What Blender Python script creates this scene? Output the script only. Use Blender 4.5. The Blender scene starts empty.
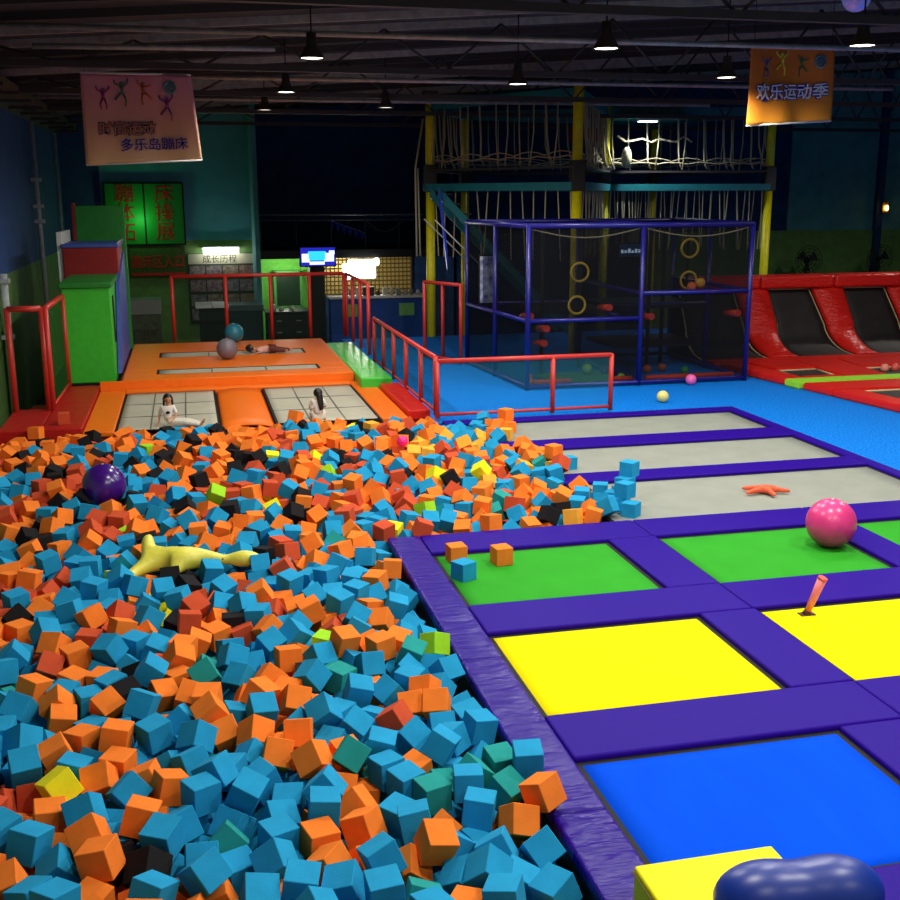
import bpy, bmesh, math, random
from mathutils import Vector, Matrix, Quaternion
random.seed(7)
PI=math.pi
scene=bpy.context.scene; COL=scene.collection
# ------------------------------------------------------------------ helpers
def lin(h):
    h=h.lstrip('#'); out=[]
    for i in (0,2,4):
        c=int(h[i:i+2],16)/255; out.append(c/12.92 if c<=.04045 else ((c+.055)/1.055)**2.4)
    return (*out,1)
MATS={}
def mat(name,color,rough=.6,spec=.5,metal=0,emis=0,bump=None,var=0,vscale=8,coat=0,alpha=1,noise_cols=None,stretch=None,sheen=0):
    if name in MATS: return MATS[name]
    m=bpy.data.materials.new(name); m.use_nodes=True; nt=m.node_tree; b=nt.nodes['Principled BSDF']
    c=lin(color) if isinstance(color,str) else color
    b.inputs['Base Color'].default_value=c; b.inputs['Roughness'].default_value=rough
    b.inputs['Specular IOR Level'].default_value=spec; b.inputs['Metallic'].default_value=metal
    b.inputs['Coat Weight'].default_value=coat; b.inputs['Alpha'].default_value=alpha
    if sheen: b.inputs['Sheen Weight'].default_value=sheen
    if emis: b.inputs['Emission Color'].default_value=c; b.inputs['Emission Strength'].default_value=emis
    tc=nt.nodes.new('ShaderNodeTexCoord'); vec=tc.outputs['Object']
    if stretch:
        mp=nt.nodes.new('ShaderNodeMapping'); mp.inputs['Scale'].default_value=stretch; nt.links.new(vec,mp.inputs[0]); vec=mp.outputs[0]
    if var:
        n=nt.nodes.new('ShaderNodeTexNoise'); n.inputs['Scale'].default_value=vscale; n.inputs['Detail'].default_value=5; nt.links.new(vec,n.inputs['Vector'])
        r=nt.nodes.new('ShaderNodeValToRGB'); r.color_ramp.elements[0].position=.32; r.color_ramp.elements[1].position=.68
        c0=lin(noise_cols[0]) if noise_cols else tuple(x*(1-var) for x in c[:3])+(1,)
        c1=lin(noise_cols[1]) if noise_cols else tuple(min(1,x*(1+var)) for x in c[:3])+(1,)
        r.color_ramp.elements[0].color=c0; r.color_ramp.elements[1].color=c1
        nt.links.new(n.outputs[0],r.inputs[0]); nt.links.new(r.outputs[0],b.inputs['Base Color'])
    if bump:
        n2=nt.nodes.new('ShaderNodeTexNoise'); n2.inputs['Scale'].default_value=bump[0]; n2.inputs['Detail'].default_value=bump[2] if len(bump)>2 else 4
        nt.links.new(vec,n2.inputs['Vector'])
        bp=nt.nodes.new('ShaderNodeBump'); bp.inputs['Strength'].default_value=bump[1]; bp.inputs['Distance'].default_value=.05
        nt.links.new(n2.outputs[0],bp.inputs['Height']); nt.links.new(bp.outputs[0],b.inputs['Normal'])
    MATS[name]=m; return m
def vinyl(name,color,rough=.34,strength=.35,stretch=(1,1,1),scale=6,spec=.28):
    return mat(name,color,rough,spec,bump=(scale,strength,3),stretch=stretch)
def netmat(name,color,cover):
    m=bpy.data.materials.new(name); m.use_nodes=True; nt=m.node_tree; nt.nodes.clear()
    o=nt.nodes.new('ShaderNodeOutputMaterial'); mx=nt.nodes.new('ShaderNodeMixShader'); t=nt.nodes.new('ShaderNodeBsdfTransparent'); d=nt.nodes.new('ShaderNodeBsdfDiffuse')
    d.inputs[0].default_value=lin(color); mx.inputs[0].default_value=cover
    nt.links.new(t.outputs[0],mx.inputs[1]); nt.links.new(d.outputs[0],mx.inputs[2]); nt.links.new(mx.outputs[0],o.inputs[0]); return m
class MB:
    def __init__(s): s.bm=bmesh.new()
    def box(s,x0,x1,y0,y1,z0,z1,bev=0,seg=2,mi=0):
        r=bmesh.ops.create_cube(s.bm,size=1); vs=r['verts']
        for v in vs: v.co=Vector(((x0+x1)/2+v.co.x*(x1-x0),(y0+y1)/2+v.co.y*(y1-y0),(z0+z1)/2+v.co.z*(z1-z0)))
        fs=list({f for v in vs for f in v.link_faces})
        for f in fs: f.material_index=mi
        if bev:
            es=list({e for v in vs for e in v.link_edges})
            rr=bmesh.ops.bevel(s.bm,geom=es,offset=bev,segments=seg,affect='EDGES',profile=.6)
            for f in rr['faces']: f.smooth=True; f.material_index=mi
        return s
    def hexa(s,pts,mi=0):   # 8 pts: bottom ring 4, top ring 4
        v=[s.bm.verts.new(p) for p in pts]
        for f in ((3,2,1,0),(4,5,6,7),(0,1,5,4),(1,2,6,5),(2,3,7,6),(3,0,4,7)):
            s.bm.faces.new([v[i] for i in f]).material_index=mi
        return s
    def slab(s,quad,z0,z1):
        return s.hexa([(x,y,z0) for x,y in quad]+[(x,y,z1) for x,y in quad])
    def tube(s,pts,r,n=8,cap=True,r1=None,mi=0):
        pts=[Vector(p) for p in pts]; rings=[]; up=None
        for i,p in enumerate(pts):
            d=(pts[min(i+1,len(pts)-1)]-pts[max(i-1,0)]).normalized()
            if up is None: up=Vector((0,0,1)) if abs(d.z)<.9 else Vector((1,0,0))
            a=d.cross(up).normalized(); b=d.cross(a).normalized(); up=-b if False else up
            rr=r if r1 is None else r+(r1-r)*i/(len(pts)-1)
            rings.append([s.bm.verts.new(p+a*math.cos(2*PI*k/n)*rr+b*math.sin(2*PI*k/n)*rr) for k in range(n)])
        for i in range(len(rings)-1):
            for k in range(n):
                f=s.bm.faces.new((rings[i][k],rings[i][(k+1)%n],rings[i+1][(k+1)%n],rings[i+1][k])); f.smooth=n>5; f.material_index=mi
        if cap and len(pts)>1:
            s.bm.faces.new(rings[0][::-1]).material_index=mi; s.bm.faces.new(rings[-1]).material_index=mi
        return s
    def lathe(s,c,prof,n=20,mi=0,smooth=True):   # prof: (r,z)
        rings=[]
        for r,z in prof:
            if r<1e-5: rings.append([s.bm.verts.new((c[0],c[1],c[2]+z))])
            else: rings.append([s.bm.verts.new((c[0]+r*math.cos(2*PI*k/n),c[1]+r*math.sin(2*PI*k/n),c[2]+z)) for k in range(n)])
        for a,b in zip(rings,rings[1:]):
            for k in range(n):
                q=[a[k%len(a)],a[(k+1)%len(a)],b[(k+1)%len(b)],b[k%len(b)]]
                u=[]
                for w in q:
                    if w not in u: u.append(w)
                if len(u)>2:
                    f=s.bm.faces.new(u); f.smooth=smooth; f.material_index=mi
        return s
    def ball(s,c,r,n=24,sc=(1,1,1)):
        rr=bmesh.ops.create_uvsphere(s.bm,u_segments=n,v_segments=max(8,n*2//3),radius=1)
        for v in rr['verts']: v.co=Vector((c[0]+v.co.x*r*sc[0],c[1]+v.co.y*r*sc[1],c[2]+v.co.z*r*sc[2]))
        for f in {f for v in rr['verts'] for f in v.link_faces}: f.smooth=True
        return s
    def torus(s,c,R,r,ax='y',n=20,m=8):
        rings=[]
        for i in range(n):
            a=2*PI*i/n; ring=[]
            for j in range(m):
                b=2*PI*j/m; u=(R+r*math.cos(b))*math.cos(a); v=(R+r*math.cos(b))*math.sin(a); w=r*math.sin(b)
                ring.append(s.bm.verts.new((c[0]+u,c[1]+w,c[2]+v) if ax=='y' else ((c[0]+w,c[1]+u,c[2]+v) if ax=='x' else (c[0]+u,c[1]+v,c[2]+w))))
            rings.append(ring)
        for i in range(n):
            for j in range(m):
                s.bm.faces.new((rings[i][j],rings[i][(j+1)%m],rings[(i+1)%n][(j+1)%m],rings[(i+1)%n][j])).smooth=True
        return s
    def grid(s,fn,nu,nv,thick=0,mi=0):
        G=[[s.bm.verts.new(fn(i/nu,j/nv)) for j in range(nv+1)] for i in range(nu+1)]
        for i in range(nu):
            for j in range(nv):
                f=s.bm.faces.new((G[i][j],G[i+1][j],G[i+1][j+1],G[i][j+1])); f.smooth=True; f.material_index=mi
        if thick:
            bmesh.ops.recalc_face_normals(s.bm,faces=s.bm.faces)
            bmesh.ops.solidify(s.bm,geom=list(s.bm.faces),thickness=thick)
        return s
    def build(s,name,m,parent=None,origin=None,recalc=True):
        if recalc: bmesh.ops.recalc_face_normals(s.bm,faces=s.bm.faces)
        if parent is not None: og=ORG[parent.name]
        else: og=Vector(origin) if origin is not None else s.base()
        for v in s.bm.verts: v.co-=og
        me=bpy.data.meshes.new(name); s.bm.to_mesh(me); s.bm.free()
        for mm in (m if isinstance(m,(list,tuple)) else [m]): me.materials.append(mm)
        o=bpy.data.objects.new(name,me); COL.objects.link(o)
        if parent is not None: o.parent=parent
        else: o.location=og
        ORG[o.name]=og
        return o
    def base(s):
        v=[x.co for x in s.bm.verts]
        return Vector(((min(c.x for c in v)+max(c.x for c in v))/2,(min(c.y for c in v)+max(c.y for c in v))/2,min(c.z for c in v)))
ORG={}
def thing(name,label,cat,loc,group=None):
    o=bpy.data.objects.new(name,None); COL.objects.link(o); o.location=loc; o.empty_display_size=.1
    ORG[o.name]=Vector(loc); return tag(o,label,cat,group)
def tag(o,label=None,cat=None,group=None,kind=None):
    if label: o['label']=label
    if cat: o['category']=cat
    if group: o['group']=group
    if kind: o['kind']=kind
    return o
def struct(name,mb,m,parent=None):
    o=mb.build(name,m,parent)
    if parent is None: o['kind']='structure'
    return o
def dup(root,loc,label=None,rotz=None,group=None):
    r=root.copy(); COL.objects.link(r); r.location=loc
    if rotz is not None: r.rotation_euler=(0,0,rotz)
    if label: r['label']=label
    if group: r['group']=group
    for ch in list(root.children):
        c=ch.copy(); COL.objects.link(c); c.parent=r
        for g in list(ch.children):
            d=g.copy(); COL.objects.link(d); d.parent=c
    return r
def skin_mesh(joints,edges,root=0,sub=2):
    me=bpy.data.meshes.new('tmp'); names=list(joints); me.from_pydata([joints[k][0] for k in names],[(names.index(a),names.index(b)) for a,b in edges],[])
    o=bpy.data.objects.new('tmp',me); COL.objects.link(o)
    o.modifiers.new('s','SKIN'); sv=me.skin_vertices[0].data
    for i,k in enumerate(names):
        r=joints[k][1]; sv[i].radius=(r,r) if not isinstance(r,tuple) else r
        sv[i].use_root=(i==root)
    ss=o.modifiers.new('u','SUBSURF'); ss.levels=sub; ss.render_levels=sub
    dg=bpy.context.evaluated_depsgraph_get(); nm=bpy.data.meshes.new_from_object(o.evaluated_get(dg))
    bpy.data.objects.remove(o); bm=bmesh.new(); bm.from_mesh(nm); bpy.data.meshes.remove(nm)
    for f in bm.faces: f.smooth=True
    b=MB(); b.bm.free(); b.bm=bm; return b
def text_mb(s,size,fn,depth=.004,bold=0,align='CENTER',sp=1.0):
    """text outline as mesh; fn maps local (x,y,z) -> world"""
    c=bpy.data.curves.new('t','FONT'); c.body=s; c.size=size; c.extrude=depth; c.align_x=align; c.offset=bold; c.space_character=sp; c.resolution_u=3
    o=bpy.data.objects.new('t',c); COL.objects.link(o); dg=bpy.context.evaluated_depsgraph_get(); nm=bpy.data.meshes.new_from_object(o.evaluated_get(dg))
    bpy.data.objects.remove(o); b=MB(); b.bm.from_mesh(nm); bpy.data.meshes.remove(nm)
    for v in b.bm.verts: v.co=Vector(fn(*v.co))
    return b
LAMPK=560
CUBES=[
113,527,8,-5,4,-54,0,
156,530,9,-5,-7,-24,0,
136,536,-1,-3,-1,47,1,
190,540,1,-5,66,-68,0,
50,540,10,-31,13,-92,0,
90,549,11,3,-1,-69,0,
113,555,-3,-7,-97,17,6,
154,557,9,-90,11,34,0,
20,564,8,53,62,-46,0,
174,564,-7,19,11,54,0,
69,568,5,-5,-19,58,0,
44,568,10,-56,-38,-54,0,
141,570,-4,9,-33,-31,0,
-40,581,8,28,77,56,0,
-93,583,10,93,-36,0,0,
95,588,7,97,12,18,0,
198,589,-4,-89,-19,-15,0,
-10,592,10,1,-76,43,0,
169,592,-2,-4,50,-23,0,
130,592,10,4,22,-66,1,
114,595,-8,76,-39,14,1,
64,596,1,-82,28,45,1,
-4,596,-13,59,-58,-40,1,
-76,598,-4,35,-56,-69,1,
-108,599,4,5,-14,-90,0,
32,605,3,-11,-47,-76,0,
143,608,-6,30,-59,74,0,
191,617,0,-50,-29,75,1,
-12,618,1,-63,-27,68,0,
-44,618,1,-8,50,-57,3,
-125,619,2,65,73,22,1,
-71,619,12,-37,49,-65,1,
10,620,-10,6,-3,83,0,
123,622,7,-9,9,99,0,
61,623,2,4,1,80,1,
211,629,12,10,-19,-94,1,
168,632,4,5,3,98,0,
36,632,2,-2,2,-98,0,
-97,633,-1,37,22,68,0,
91,635,0,56,-35,-9,1,
-60,639,-5,16,-20,-96,3,
-35,639,9,-3,-11,96,0,
4,643,-4,-10,-90,18,6,
-79,646,11,-56,-72,-40,1,
67,646,11,-3,4,-74,0,
116,647,-3,3,-4,92,0,
-116,655,7,23,75,61,0,
39,659,-3,10,-97,-18,0,
195,661,-2,47,51,70,6,
-25,662,1,-28,57,-1,0,
168,662,6,-5,0,-9,0,
-49,662,11,-7,14,-9,1,
90,664,-2,-33,27,89,1,
143,664,0,1,0,15,6,
8,669,-8,-37,83,20,0,
-135,672,7,-1,-6,92,0,
71,673,9,-75,-16,-33,0,
215,675,11,58,47,-50,0,
19,678,11,-1,-77,57,0,
128,681,1,4,-1,23,0,
-85,681,8,11,92,-33,0,
-11,683,10,-1,-1,-97,0,
47,685,-6,-72,-3,67,0,
178,685,-2,66,43,-8,6,
-109,692,1,-4,5,-65,1,
201,699,-3,8,-5,77,6,
101,701,-18,-2,3,0,1,
118,701,1,1,-4,-98,0,
30,704,3,80,23,-54,0,
-1,706,12,66,16,-52,0,
-59,710,3,86,3,-41,0,
-32,710,3,-14,4,-57,1,
140,710,-8,-3,-14,86,1,
94,711,11,42,-23,-87,6,
67,711,11,23,88,-33,1,
162,719,6,-50,-19,48,0,
-105,719,8,22,-11,-93,4,
9,723,2,-7,3,97,0,
118,727,6,-79,-60,5,0,
43,729,8,-56,70,37,1,
-145,729,-8,22,43,-88,2,
-49,732,-2,50,-67,-39,1,
-80,733,1,-17,-34,93,1,
-122,733,-6,-29,-72,9,2,
94,736,-3,18,-68,6,1,
-17,737,4,-23,8,84,0,
144,737,5,47,78,-2,0,
174,740,-2,51,-28,75,0,
25,743,-1,39,-28,87,0,
199,749,1,-5,8,-61,0,
-131,750,10,-2,25,-96,0,
-100,753,0,67,-1,-19,0,
61,753,11,-22,0,-9,1,
-34,754,-7,-37,4,53,0,
-69,756,-1,-14,-70,68,1,
86,760,-6,43,-59,-67,0,
30,764,8,33,31,3,1,
-13,768,8,-41,-4,-39,0,
174,768,-7,63,-66,29,0,
137,770,4,28,91,-9,2,
105,770,2,30,-35,-82,0,
196,771,-2,8,7,-99,0,
-113,776,3,68,-48,-36,1,
83,781,11,42,-75,48,0,
9,781,1,-74,60,10,1,
-71,782,9,9,4,99,1,
-44,787,6,-2,-6,88,0,
174,787,4,-32,-29,-75,1,
-138,792,8,-71,-51,-49,0,
156,797,-1,88,-13,3,1,
37,798,10,-38,-38,-52,0,
-2,800,12,-28,58,75,1,
-98,804,-3,-2,3,94,1,
-25,809,2,16,-55,72,0,
64,812,8,24,-53,-30,1,
17,817,-3,51,62,44,0,
171,819,2,-23,-28,-85,1,
116,820,7,11,13,-3,0,
-4,825,11,-2,-8,99,1,
-159,826,0,76,-4,-4,0,
142,827,-1,-31,30,-43,0,
38,827,10,-12,-60,67,1,
-54,829,11,-23,-81,-54,0,
186,836,-7,56,6,51,0,
-116,838,-1,-63,5,12,1,
60,844,0,9,7,-88,1,
163,845,0,5,4,-34,0,
-82,848,3,42,44,78,1,
-149,850,8,-89,24,3,0,
-18,851,3,14,-57,-35,1,
82,852,10,-30,42,16,0,
198,856,0,59,41,69,0,
-121,858,4,-23,-56,-70,1,
106,859,2,-4,5,-93,6,
47,866,4,-74,-43,-11,1,
-67,866,3,40,50,68,3,
-98,869,-1,2,4,20,0,
-40,871,-3,-95,-20,13,1,
134,871,6,96,8,-2,0,
-5,875,10,65,64,-4,6,
24,877,3,-51,46,-73,0,
-80,884,3,-5,-6,89,0,
-49,889,12,7,32,-6,0,
-119,889,-3,9,-1,-25,0,
174,890,5,-38,73,-43,6,
-143,891,5,-41,64,-62,1,
-26,893,-2,-3,-4,25,1,
148,899,10,3,-2,-55,1,
66,899,7,-10,2,9,1,
19,904,10,-19,-30,-92,0,
95,906,2,12,74,40,0,
-90,909,-3,2,-1,53,1,
-114,912,-2,8,4,45,1,
200,912,1,-28,49,-82,5,
118,914,12,3,14,-56,1,
-26,916,10,-55,14,25,1,
37,917,-5,-66,-32,64,0,
167,921,3,33,-55,-71,1,
-171,922,10,-2,-14,-96,0,
54,935,7,-90,-29,-7,0,
-137,940,2,28,80,19,2,
-86,945,12,-9,-76,-35,0,
-46,948,6,-13,-96,-16,0,
76,949,8,26,-38,12,0,
-167,951,10,-66,-24,-22,0,
-115,951,5,-3,-5,85,1,
-11,961,3,37,-38,-63,1,
-66,968,4,1,4,-31,0,
55,969,7,-73,-40,-4,1,
138,977,8,-27,-42,23,0,
7,983,0,6,-2,29,1,
33,983,-3,-5,-81,7,2,
162,983,-1,-24,-86,45,1,
-137,984,4,20,89,39,1,
-78,990,11,83,-53,-4,1,
-17,992,12,-76,2,7,2,
-108,993,1,3,4,63,2,
97,998,11,-69,-18,-7,1,
47,1002,8,-5,-1,98,0,
23,1004,1,-5,1,1,3,
182,1008,3,-75,-64,6,0,
-147,1011,7,-50,-28,82,0,
127,1013,11,-16,67,31,0,
-55,1021,8,32,-31,-41,0,
-29,1025,-3,13,-17,94,3,
-107,1026,12,-61,15,-48,1,
62,1026,0,-83,-2,50,2,
-172,1028,2,-3,1,-93,1,
34,1028,10,-82,12,-44,0,
-82,1033,9,77,-44,15,2,
-12,1038,9,44,76,-12,2,
104,1039,8,45,-66,-7,0,
197,1040,-3,4,-37,84,0,
147,1041,9,-1,4,-92,0,
13,1046,5,-18,29,-94,0,
52,1051,12,-60,-63,29,1,
-129,1052,10,2,-18,-77,0,
-178,1055,7,11,47,66,3,
-27,1062,10,-1,-15,-18,0,
-59,1073,1,2,-95,8,0,
84,1078,12,10,0,32,0,
174,1081,4,-1,-7,44,1,
-160,1082,1,4,-53,-45,1,
-94,1089,3,-62,27,-71,0,
-135,1090,7,-11,-91,31,0,
-183,1091,11,3,-3,28,0,
150,1091,4,9,-1,55,0,
124,1093,10,-2,-5,-43,0,
-43,1095,8,9,72,25,0,
17,1095,5,1,25,-90,0,
-111,1106,12,5,4,50,0,
-20,1108,5,12,22,28,3,
-72,1113,10,-13,18,19,0,
81,1124,11,53,-69,-35,2,
201,1133,-1,99,-9,-4,1,
-87,1133,11,71,60,36,0,
-161,1139,-1,47,-24,84,2,
6,1139,10,12,-98,-12,0,
143,1143,5,-26,4,-85,0,
59,1147,9,39,-5,0,0,
-127,1155,6,17,64,14,0,
121,1161,3,28,-37,89,1,
-181,1167,7,-8,9,-13,1,
177,1169,3,2,15,97,0,
150,1170,11,-16,4,87,1,
-148,1176,-1,69,-45,11,2,
-203,1179,2,2,9,93,1,
-120,1181,11,0,-1,-74,0,
91,1183,11,54,-27,67,2,
-86,1193,8,-8,-36,-12,0,
180,1196,5,9,94,25,1,
-1,1197,9,26,-7,-96,0,
40,1202,6,48,2,73,0,
-52,1203,1,68,-35,-61,0,
-23,1203,1,-29,7,44,3,
122,1204,11,73,58,-1,1,
-166,1206,12,5,-8,27,0,
-68,1222,6,-49,21,80,1,
49,1225,11,-95,17,-6,0,
261,1255,4,40,-40,-60,2,
3,1256,5,-21,24,8,1,
214,1259,3,40,64,-27,2,
349,1260,4,83,-55,5,1,
484,1261,2,12,1,96,1,
457,1261,3,-13,-5,-34,7,
152,1266,5,61,69,-28,0,
427,1268,5,-25,-16,-95,3,
-52,1270,0,-1,-4,100,0,
539,1271,4,0,0,37,0,
509,1275,9,43,24,26,0,
-109,1279,-6,-89,29,19,0,
298,1280,4,-72,32,-61,0,
390,1283,3,-81,-26,40,0,
-162,1284,0,2,-7,-94,1,
-196,1293,-1,68,-20,7,1,
-28,1295,-6,64,6,-46,0,
541,1296,24,0,0,-96,0,
-131,1304,1,71,-35,21,1,
24,1319,-2,9,-6,98,1,
354,1320,8,5,5,-27,1,
49,1320,8,17,79,58,1,
-78,1321,7,22,-44,-21,1,
141,1326,7,81,-21,-44,1,
-131,1327,8,-43,18,-86,2,
-162,1330,1,-54,-40,-64,0,
560,1330,43,0,0,-43,0,
-204,1334,2,76,-33,39,3,
-17,1341,9,3,94,-22,0,
470,1342,7,-47,85,25,1,
113,1345,8,23,-88,39,3,
17,1350,7,-28,32,13,0,
-178,1351,9,3,61,-46,1,
87,1356,5,0,59,65,0,
337,1359,7,0,45,79,1,
-230,1361,2,-24,80,18,1,
-101,1366,7,2,7,-81,2,
-127,1368,9,70,-34,63,2,
35,1374,10,73,-16,-5,3,
-55,1375,8,14,26,92,0,
194,1381,11,18,59,-13,2,
231,1385,10,55,6,74,1,
-170,1392,8,-68,55,46,1,
-20,1393,11,-24,-51,-71,3,
-239,1412,6,-97,-6,-19,2,
-81,1416,13,-9,18,-96,0,
-214,1439,7,-15,24,-94,1,
66,1441,12,-9,5,95,1,
-32,1441,14,60,-9,-67,0,
19,1442,13,-24,-47,46,5,
116,1448,12,-18,66,49,0,
91,1451,15,70,8,-3,2,
206,1462,12,-1,-12,92,1,
394,1478,14,-13,-86,-28,4,
-188,1505,16,53,-63,48,1,
-1,1517,15,-20,97,-7,3,
138,1518,14,59,68,-42,1,
519,1524,25,0,0,-55,1,
-240,1539,7,-11,20,55,0,
-42,1546,12,-44,24,-29,0,
-24,1649,14,84,-46,-28,1,
-64,659,-39,-24,-29,-1,1,
207,1344,-40,15,-49,-86,0,
-45,663,-21,-7,17,93,0,
-51,691,-42,-14,-21,83,0,
111,938,-41,-94,27,3,0,
170,706,-39,58,18,-41,0,
-29,810,-30,78,-31,47,0,
-109,1489,-21,-57,-17,-80,1,
301,1313,-21,-16,69,25,1,
-114,853,-22,-8,-1,94,1,
151,666,-22,11,10,26,0,
-37,1296,-25,35,-19,-72,6,
-122,1261,-21,59,45,-47,0,
199,644,-44,6,4,-8,0,
144,633,-43,-8,-2,-27,0,
182,1220,-22,49,78,39,0,
135,587,-24,1,-6,81,0,
-27,614,-21,-45,25,85,1,
-69,820,-21,5,3,-32,3,
221,1259,-45,28,63,65,1,
248,1305,-41,-36,44,-53,1,
151,1342,-29,49,-61,51,0,
252,1420,-22,60,68,42,2,
139,874,-43,-70,17,-37,1,
185,668,-25,68,-14,4,1,
125,695,-23,95,22,-12,0,
29,677,-23,-64,65,-38,0,
114,819,-38,-28,-85,-43,0,
89,664,-28,0,-1,84,0,
402,1361,-21,-12,-6,-91,6,
197,605,-23,17,-57,71,0,
312,1782,-2,-5,9,42,2,
117,768,-39,21,-25,-37,6,
-145,977,-18,22,-30,-92,0,
280,1306,-6,40,-16,-6,1,
349,1351,-22,42,21,-76,1,
-106,880,-23,-59,30,27,0,
127,1098,-39,-35,-3,-44,1,
333,1372,-22,57,-58,57,0,
171,647,-16,-65,47,-59,0,
72,897,-18,-4,2,78,1,
261,1546,-31,-85,-47,-13,2,
29,1201,-26,-80,-37,-12,0,
423,1262,-17,-2,-48,32,1,
-84,1451,-20,-67,12,-53,1,
-117,687,-39,36,-26,49,1,
61,1286,-21,-23,-9,-15,0,
196,562,-16,-83,15,39,0,
238,1282,-30,2,-2,-99,1,
118,727,-20,-97,-11,-23,6,
-14,1414,-18,2,2,41,3,
465,1655,-23,0,-1,100,1,
49,635,-27,-9,1,71,0,
184,913,-19,-57,-10,30,0,
381,1315,-24,6,-66,44,2,
295,1276,-21,-9,-11,-99,1,
-98,1251,-13,6,-2,11,1,
124,1329,-13,10,-95,9,1,
-73,1554,1,-63,-33,13,0,
197,1058,-22,2,5,33,0,
168,716,-17,71,5,69,0,
67,839,-21,4,-3,63,0,
481,1365,-5,-8,4,33,1,
-37,850,-19,-8,19,98,0,
9,698,-19,1,-8,-91,0,
-9,658,-22,-61,-9,71,0,
259,1288,-11,-42,-39,-41,1,
-140,869,-12,25,63,37,0,
197,1202,-13,8,10,86,0,
-51,635,-29,31,-38,-85,1,
-91,1361,-22,9,-3,73,0,
483,1765,-22,-79,45,-32,7,
137,1304,-26,88,-37,-30,0,
127,631,-23,10,78,-49,0,
3,790,-20,38,46,80,0,
437,1461,-29,71,2,11,1,
217,1270,-16,-3,-2,100,0,
415,1924,-8,-68,60,-31,1,
110,1005,-8,-10,-4,27,1,
-266,1919,-22,-34,69,6,3,
275,1462,-21,2,-15,53,2,
-205,1329,-23,-2,5,99,0,
160,1281,-15,30,-49,-59,6,
-21,687,-42,6,15,-71,0,
334,1277,-15,2,57,23,0,
57,1206,-23,-26,58,9,0,
25,644,-19,15,-41,-26,0,
147,1600,-9,0,-4,-97,1,
358,1358,-1,14,28,70,0,
85,1032,-16,38,-74,10,0,
189,1175,-19,2,3,4,1,
108,1445,-13,43,-15,-70,1,
353,1570,-5,4,30,-37,1,
103,779,-18,50,46,72,0,
-136,680,-27,-53,58,61,1,
-12,1201,-21,-44,-23,-86,0,
462,1609,-36,33,-71,35,2,
30,1035,-20,-14,65,-45,2,
199,1242,-14,61,14,-71,0,
-30,1221,-14,-64,56,52,6,
-228,1370,-22,-52,31,-80,1,
472,1282,-14,9,-7,95,1,
-100,987,-24,-18,-41,-69,0,
505,1367,11,-10,-49,-77,1,
-62,1402,-4,59,69,-36,3,
-135,1285,-15,-6,-7,58,1,
-49,1111,-10,-8,-8,84,4,
115,754,-16,-77,23,59,0,
294,1537,-4,-46,79,-7,3,
159,1573,-20,75,-29,58,0,
81,801,-22,41,11,50,0,
81,872,-26,31,38,81,0,
475,1579,-24,-13,0,98,2,
0,738,-18,1,10,-40,0,
167,1568,2,7,-7,-53,1,
-130,704,-15,9,-98,1,1,
71,1000,-6,78,-52,28,0,
-74,757,-27,49,3,65,0,
-62,731,-23,-87,-5,-20,0,
95,1705,-14,70,37,-40,0,
-114,785,-21,-22,54,-65,1,
-10,766,-17,-8,69,-70,6,
75,630,-21,60,-77,-21,0,
-104,1516,-6,-25,-56,56,1,
374,1263,-10,-13,-86,27,0,
13,1284,-14,-6,-1,-95,0,
170,1607,0,-15,-92,-29,1,
443,1277,-14,-55,8,-60,0,
-202,1104,-5,3,-1,96,2,
69,683,-20,-89,-2,5,0,
-2,945,-21,-36,-53,-44,6,
-51,798,-18,-34,69,-45,0,
-32,1433,-6,63,-10,-66,3,
-88,1340,-5,0,-6,93,5,
90,1100,-23,-73,35,-56,0,
29,1244,-24,-12,-4,-98,0,
-154,797,-43,-22,74,-60,2,
-98,728,-19,-20,31,-81,0,
144,1632,-3,-8,1,-98,1,
164,617,-15,8,4,82,0,
-160,821,-29,2,-45,-27,0,
-74,618,-20,-45,-67,20,1,
-142,789,-24,9,-83,53,2,
237,1461,1,-55,45,65,2,
240,1435,-5,3,5,-63,2,
-75,1374,-5,47,-78,-10,1,
145,632,-12,79,-2,32,1,
-181,1341,-10,56,78,-26,1,
2,1494,-2,5,7,77,2,
455,1301,1,3,-80,-60,3,
41,1285,-2,45,14,-19,1,
-129,995,-18,9,-36,-91,1,
-78,1273,-7,-14,4,43,0,
231,1291,-9,27,68,-12,4,
97,798,-2,0,0,93,0,
82,821,-7,-9,-41,-88,1,
-72,1091,-8,65,18,-13,1,
-155,1438,-5,-52,-66,17,0,
432,1361,-21,41,11,27,7,
-164,933,-13,48,49,-52,6,
-7,1092,-8,-9,54,83,2,
-133,1739,-1,-16,82,-54,3,
264,1448,-3,9,-38,87,2,
-104,669,-12,29,61,3,1,
67,751,-18,-48,-11,-87,1,
316,1561,-13,55,-20,66,1,
459,1684,-20,-86,-32,11,1,
400,1262,-7,-5,15,-98,1,
217,1388,-12,72,38,17,1,
90,960,-10,17,-5,37,0,
-35,700,-19,71,41,56,0,
-94,1489,6,63,-46,-61,0,
-167,1306,-16,-25,-14,7,0,
-218,1627,-8,-4,-61,-76,2,
270,1420,-2,8,2,87,0,
-29,1708,-1,0,-4,-53,3,
196,1084,-12,64,-61,-47,0,
-249,1455,0,-2,-2,99,2,
155,691,-13,2,80,28,6,
-11,1050,-11,70,30,50,1,
420,1463,-9,-84,-1,-54,0,
152,953,-12,81,5,-56,0,
-66,1347,-3,28,-25,78,1,
104,1049,-12,88,15,-4,1,
-169,779,-18,-21,37,-37,2,
319,1648,-3,-1,61,79,1,
52,798,-25,6,1,24,1,
24,716,-18,4,-5,28,0,
439,1547,-7,-62,-26,36,1,
-38,1048,-11,36,81,11,4,
81,876,-1,-51,47,-55,3,
-173,1910,-19,42,41,-77,2,
-169,1370,-8,61,-29,67,0,
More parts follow.
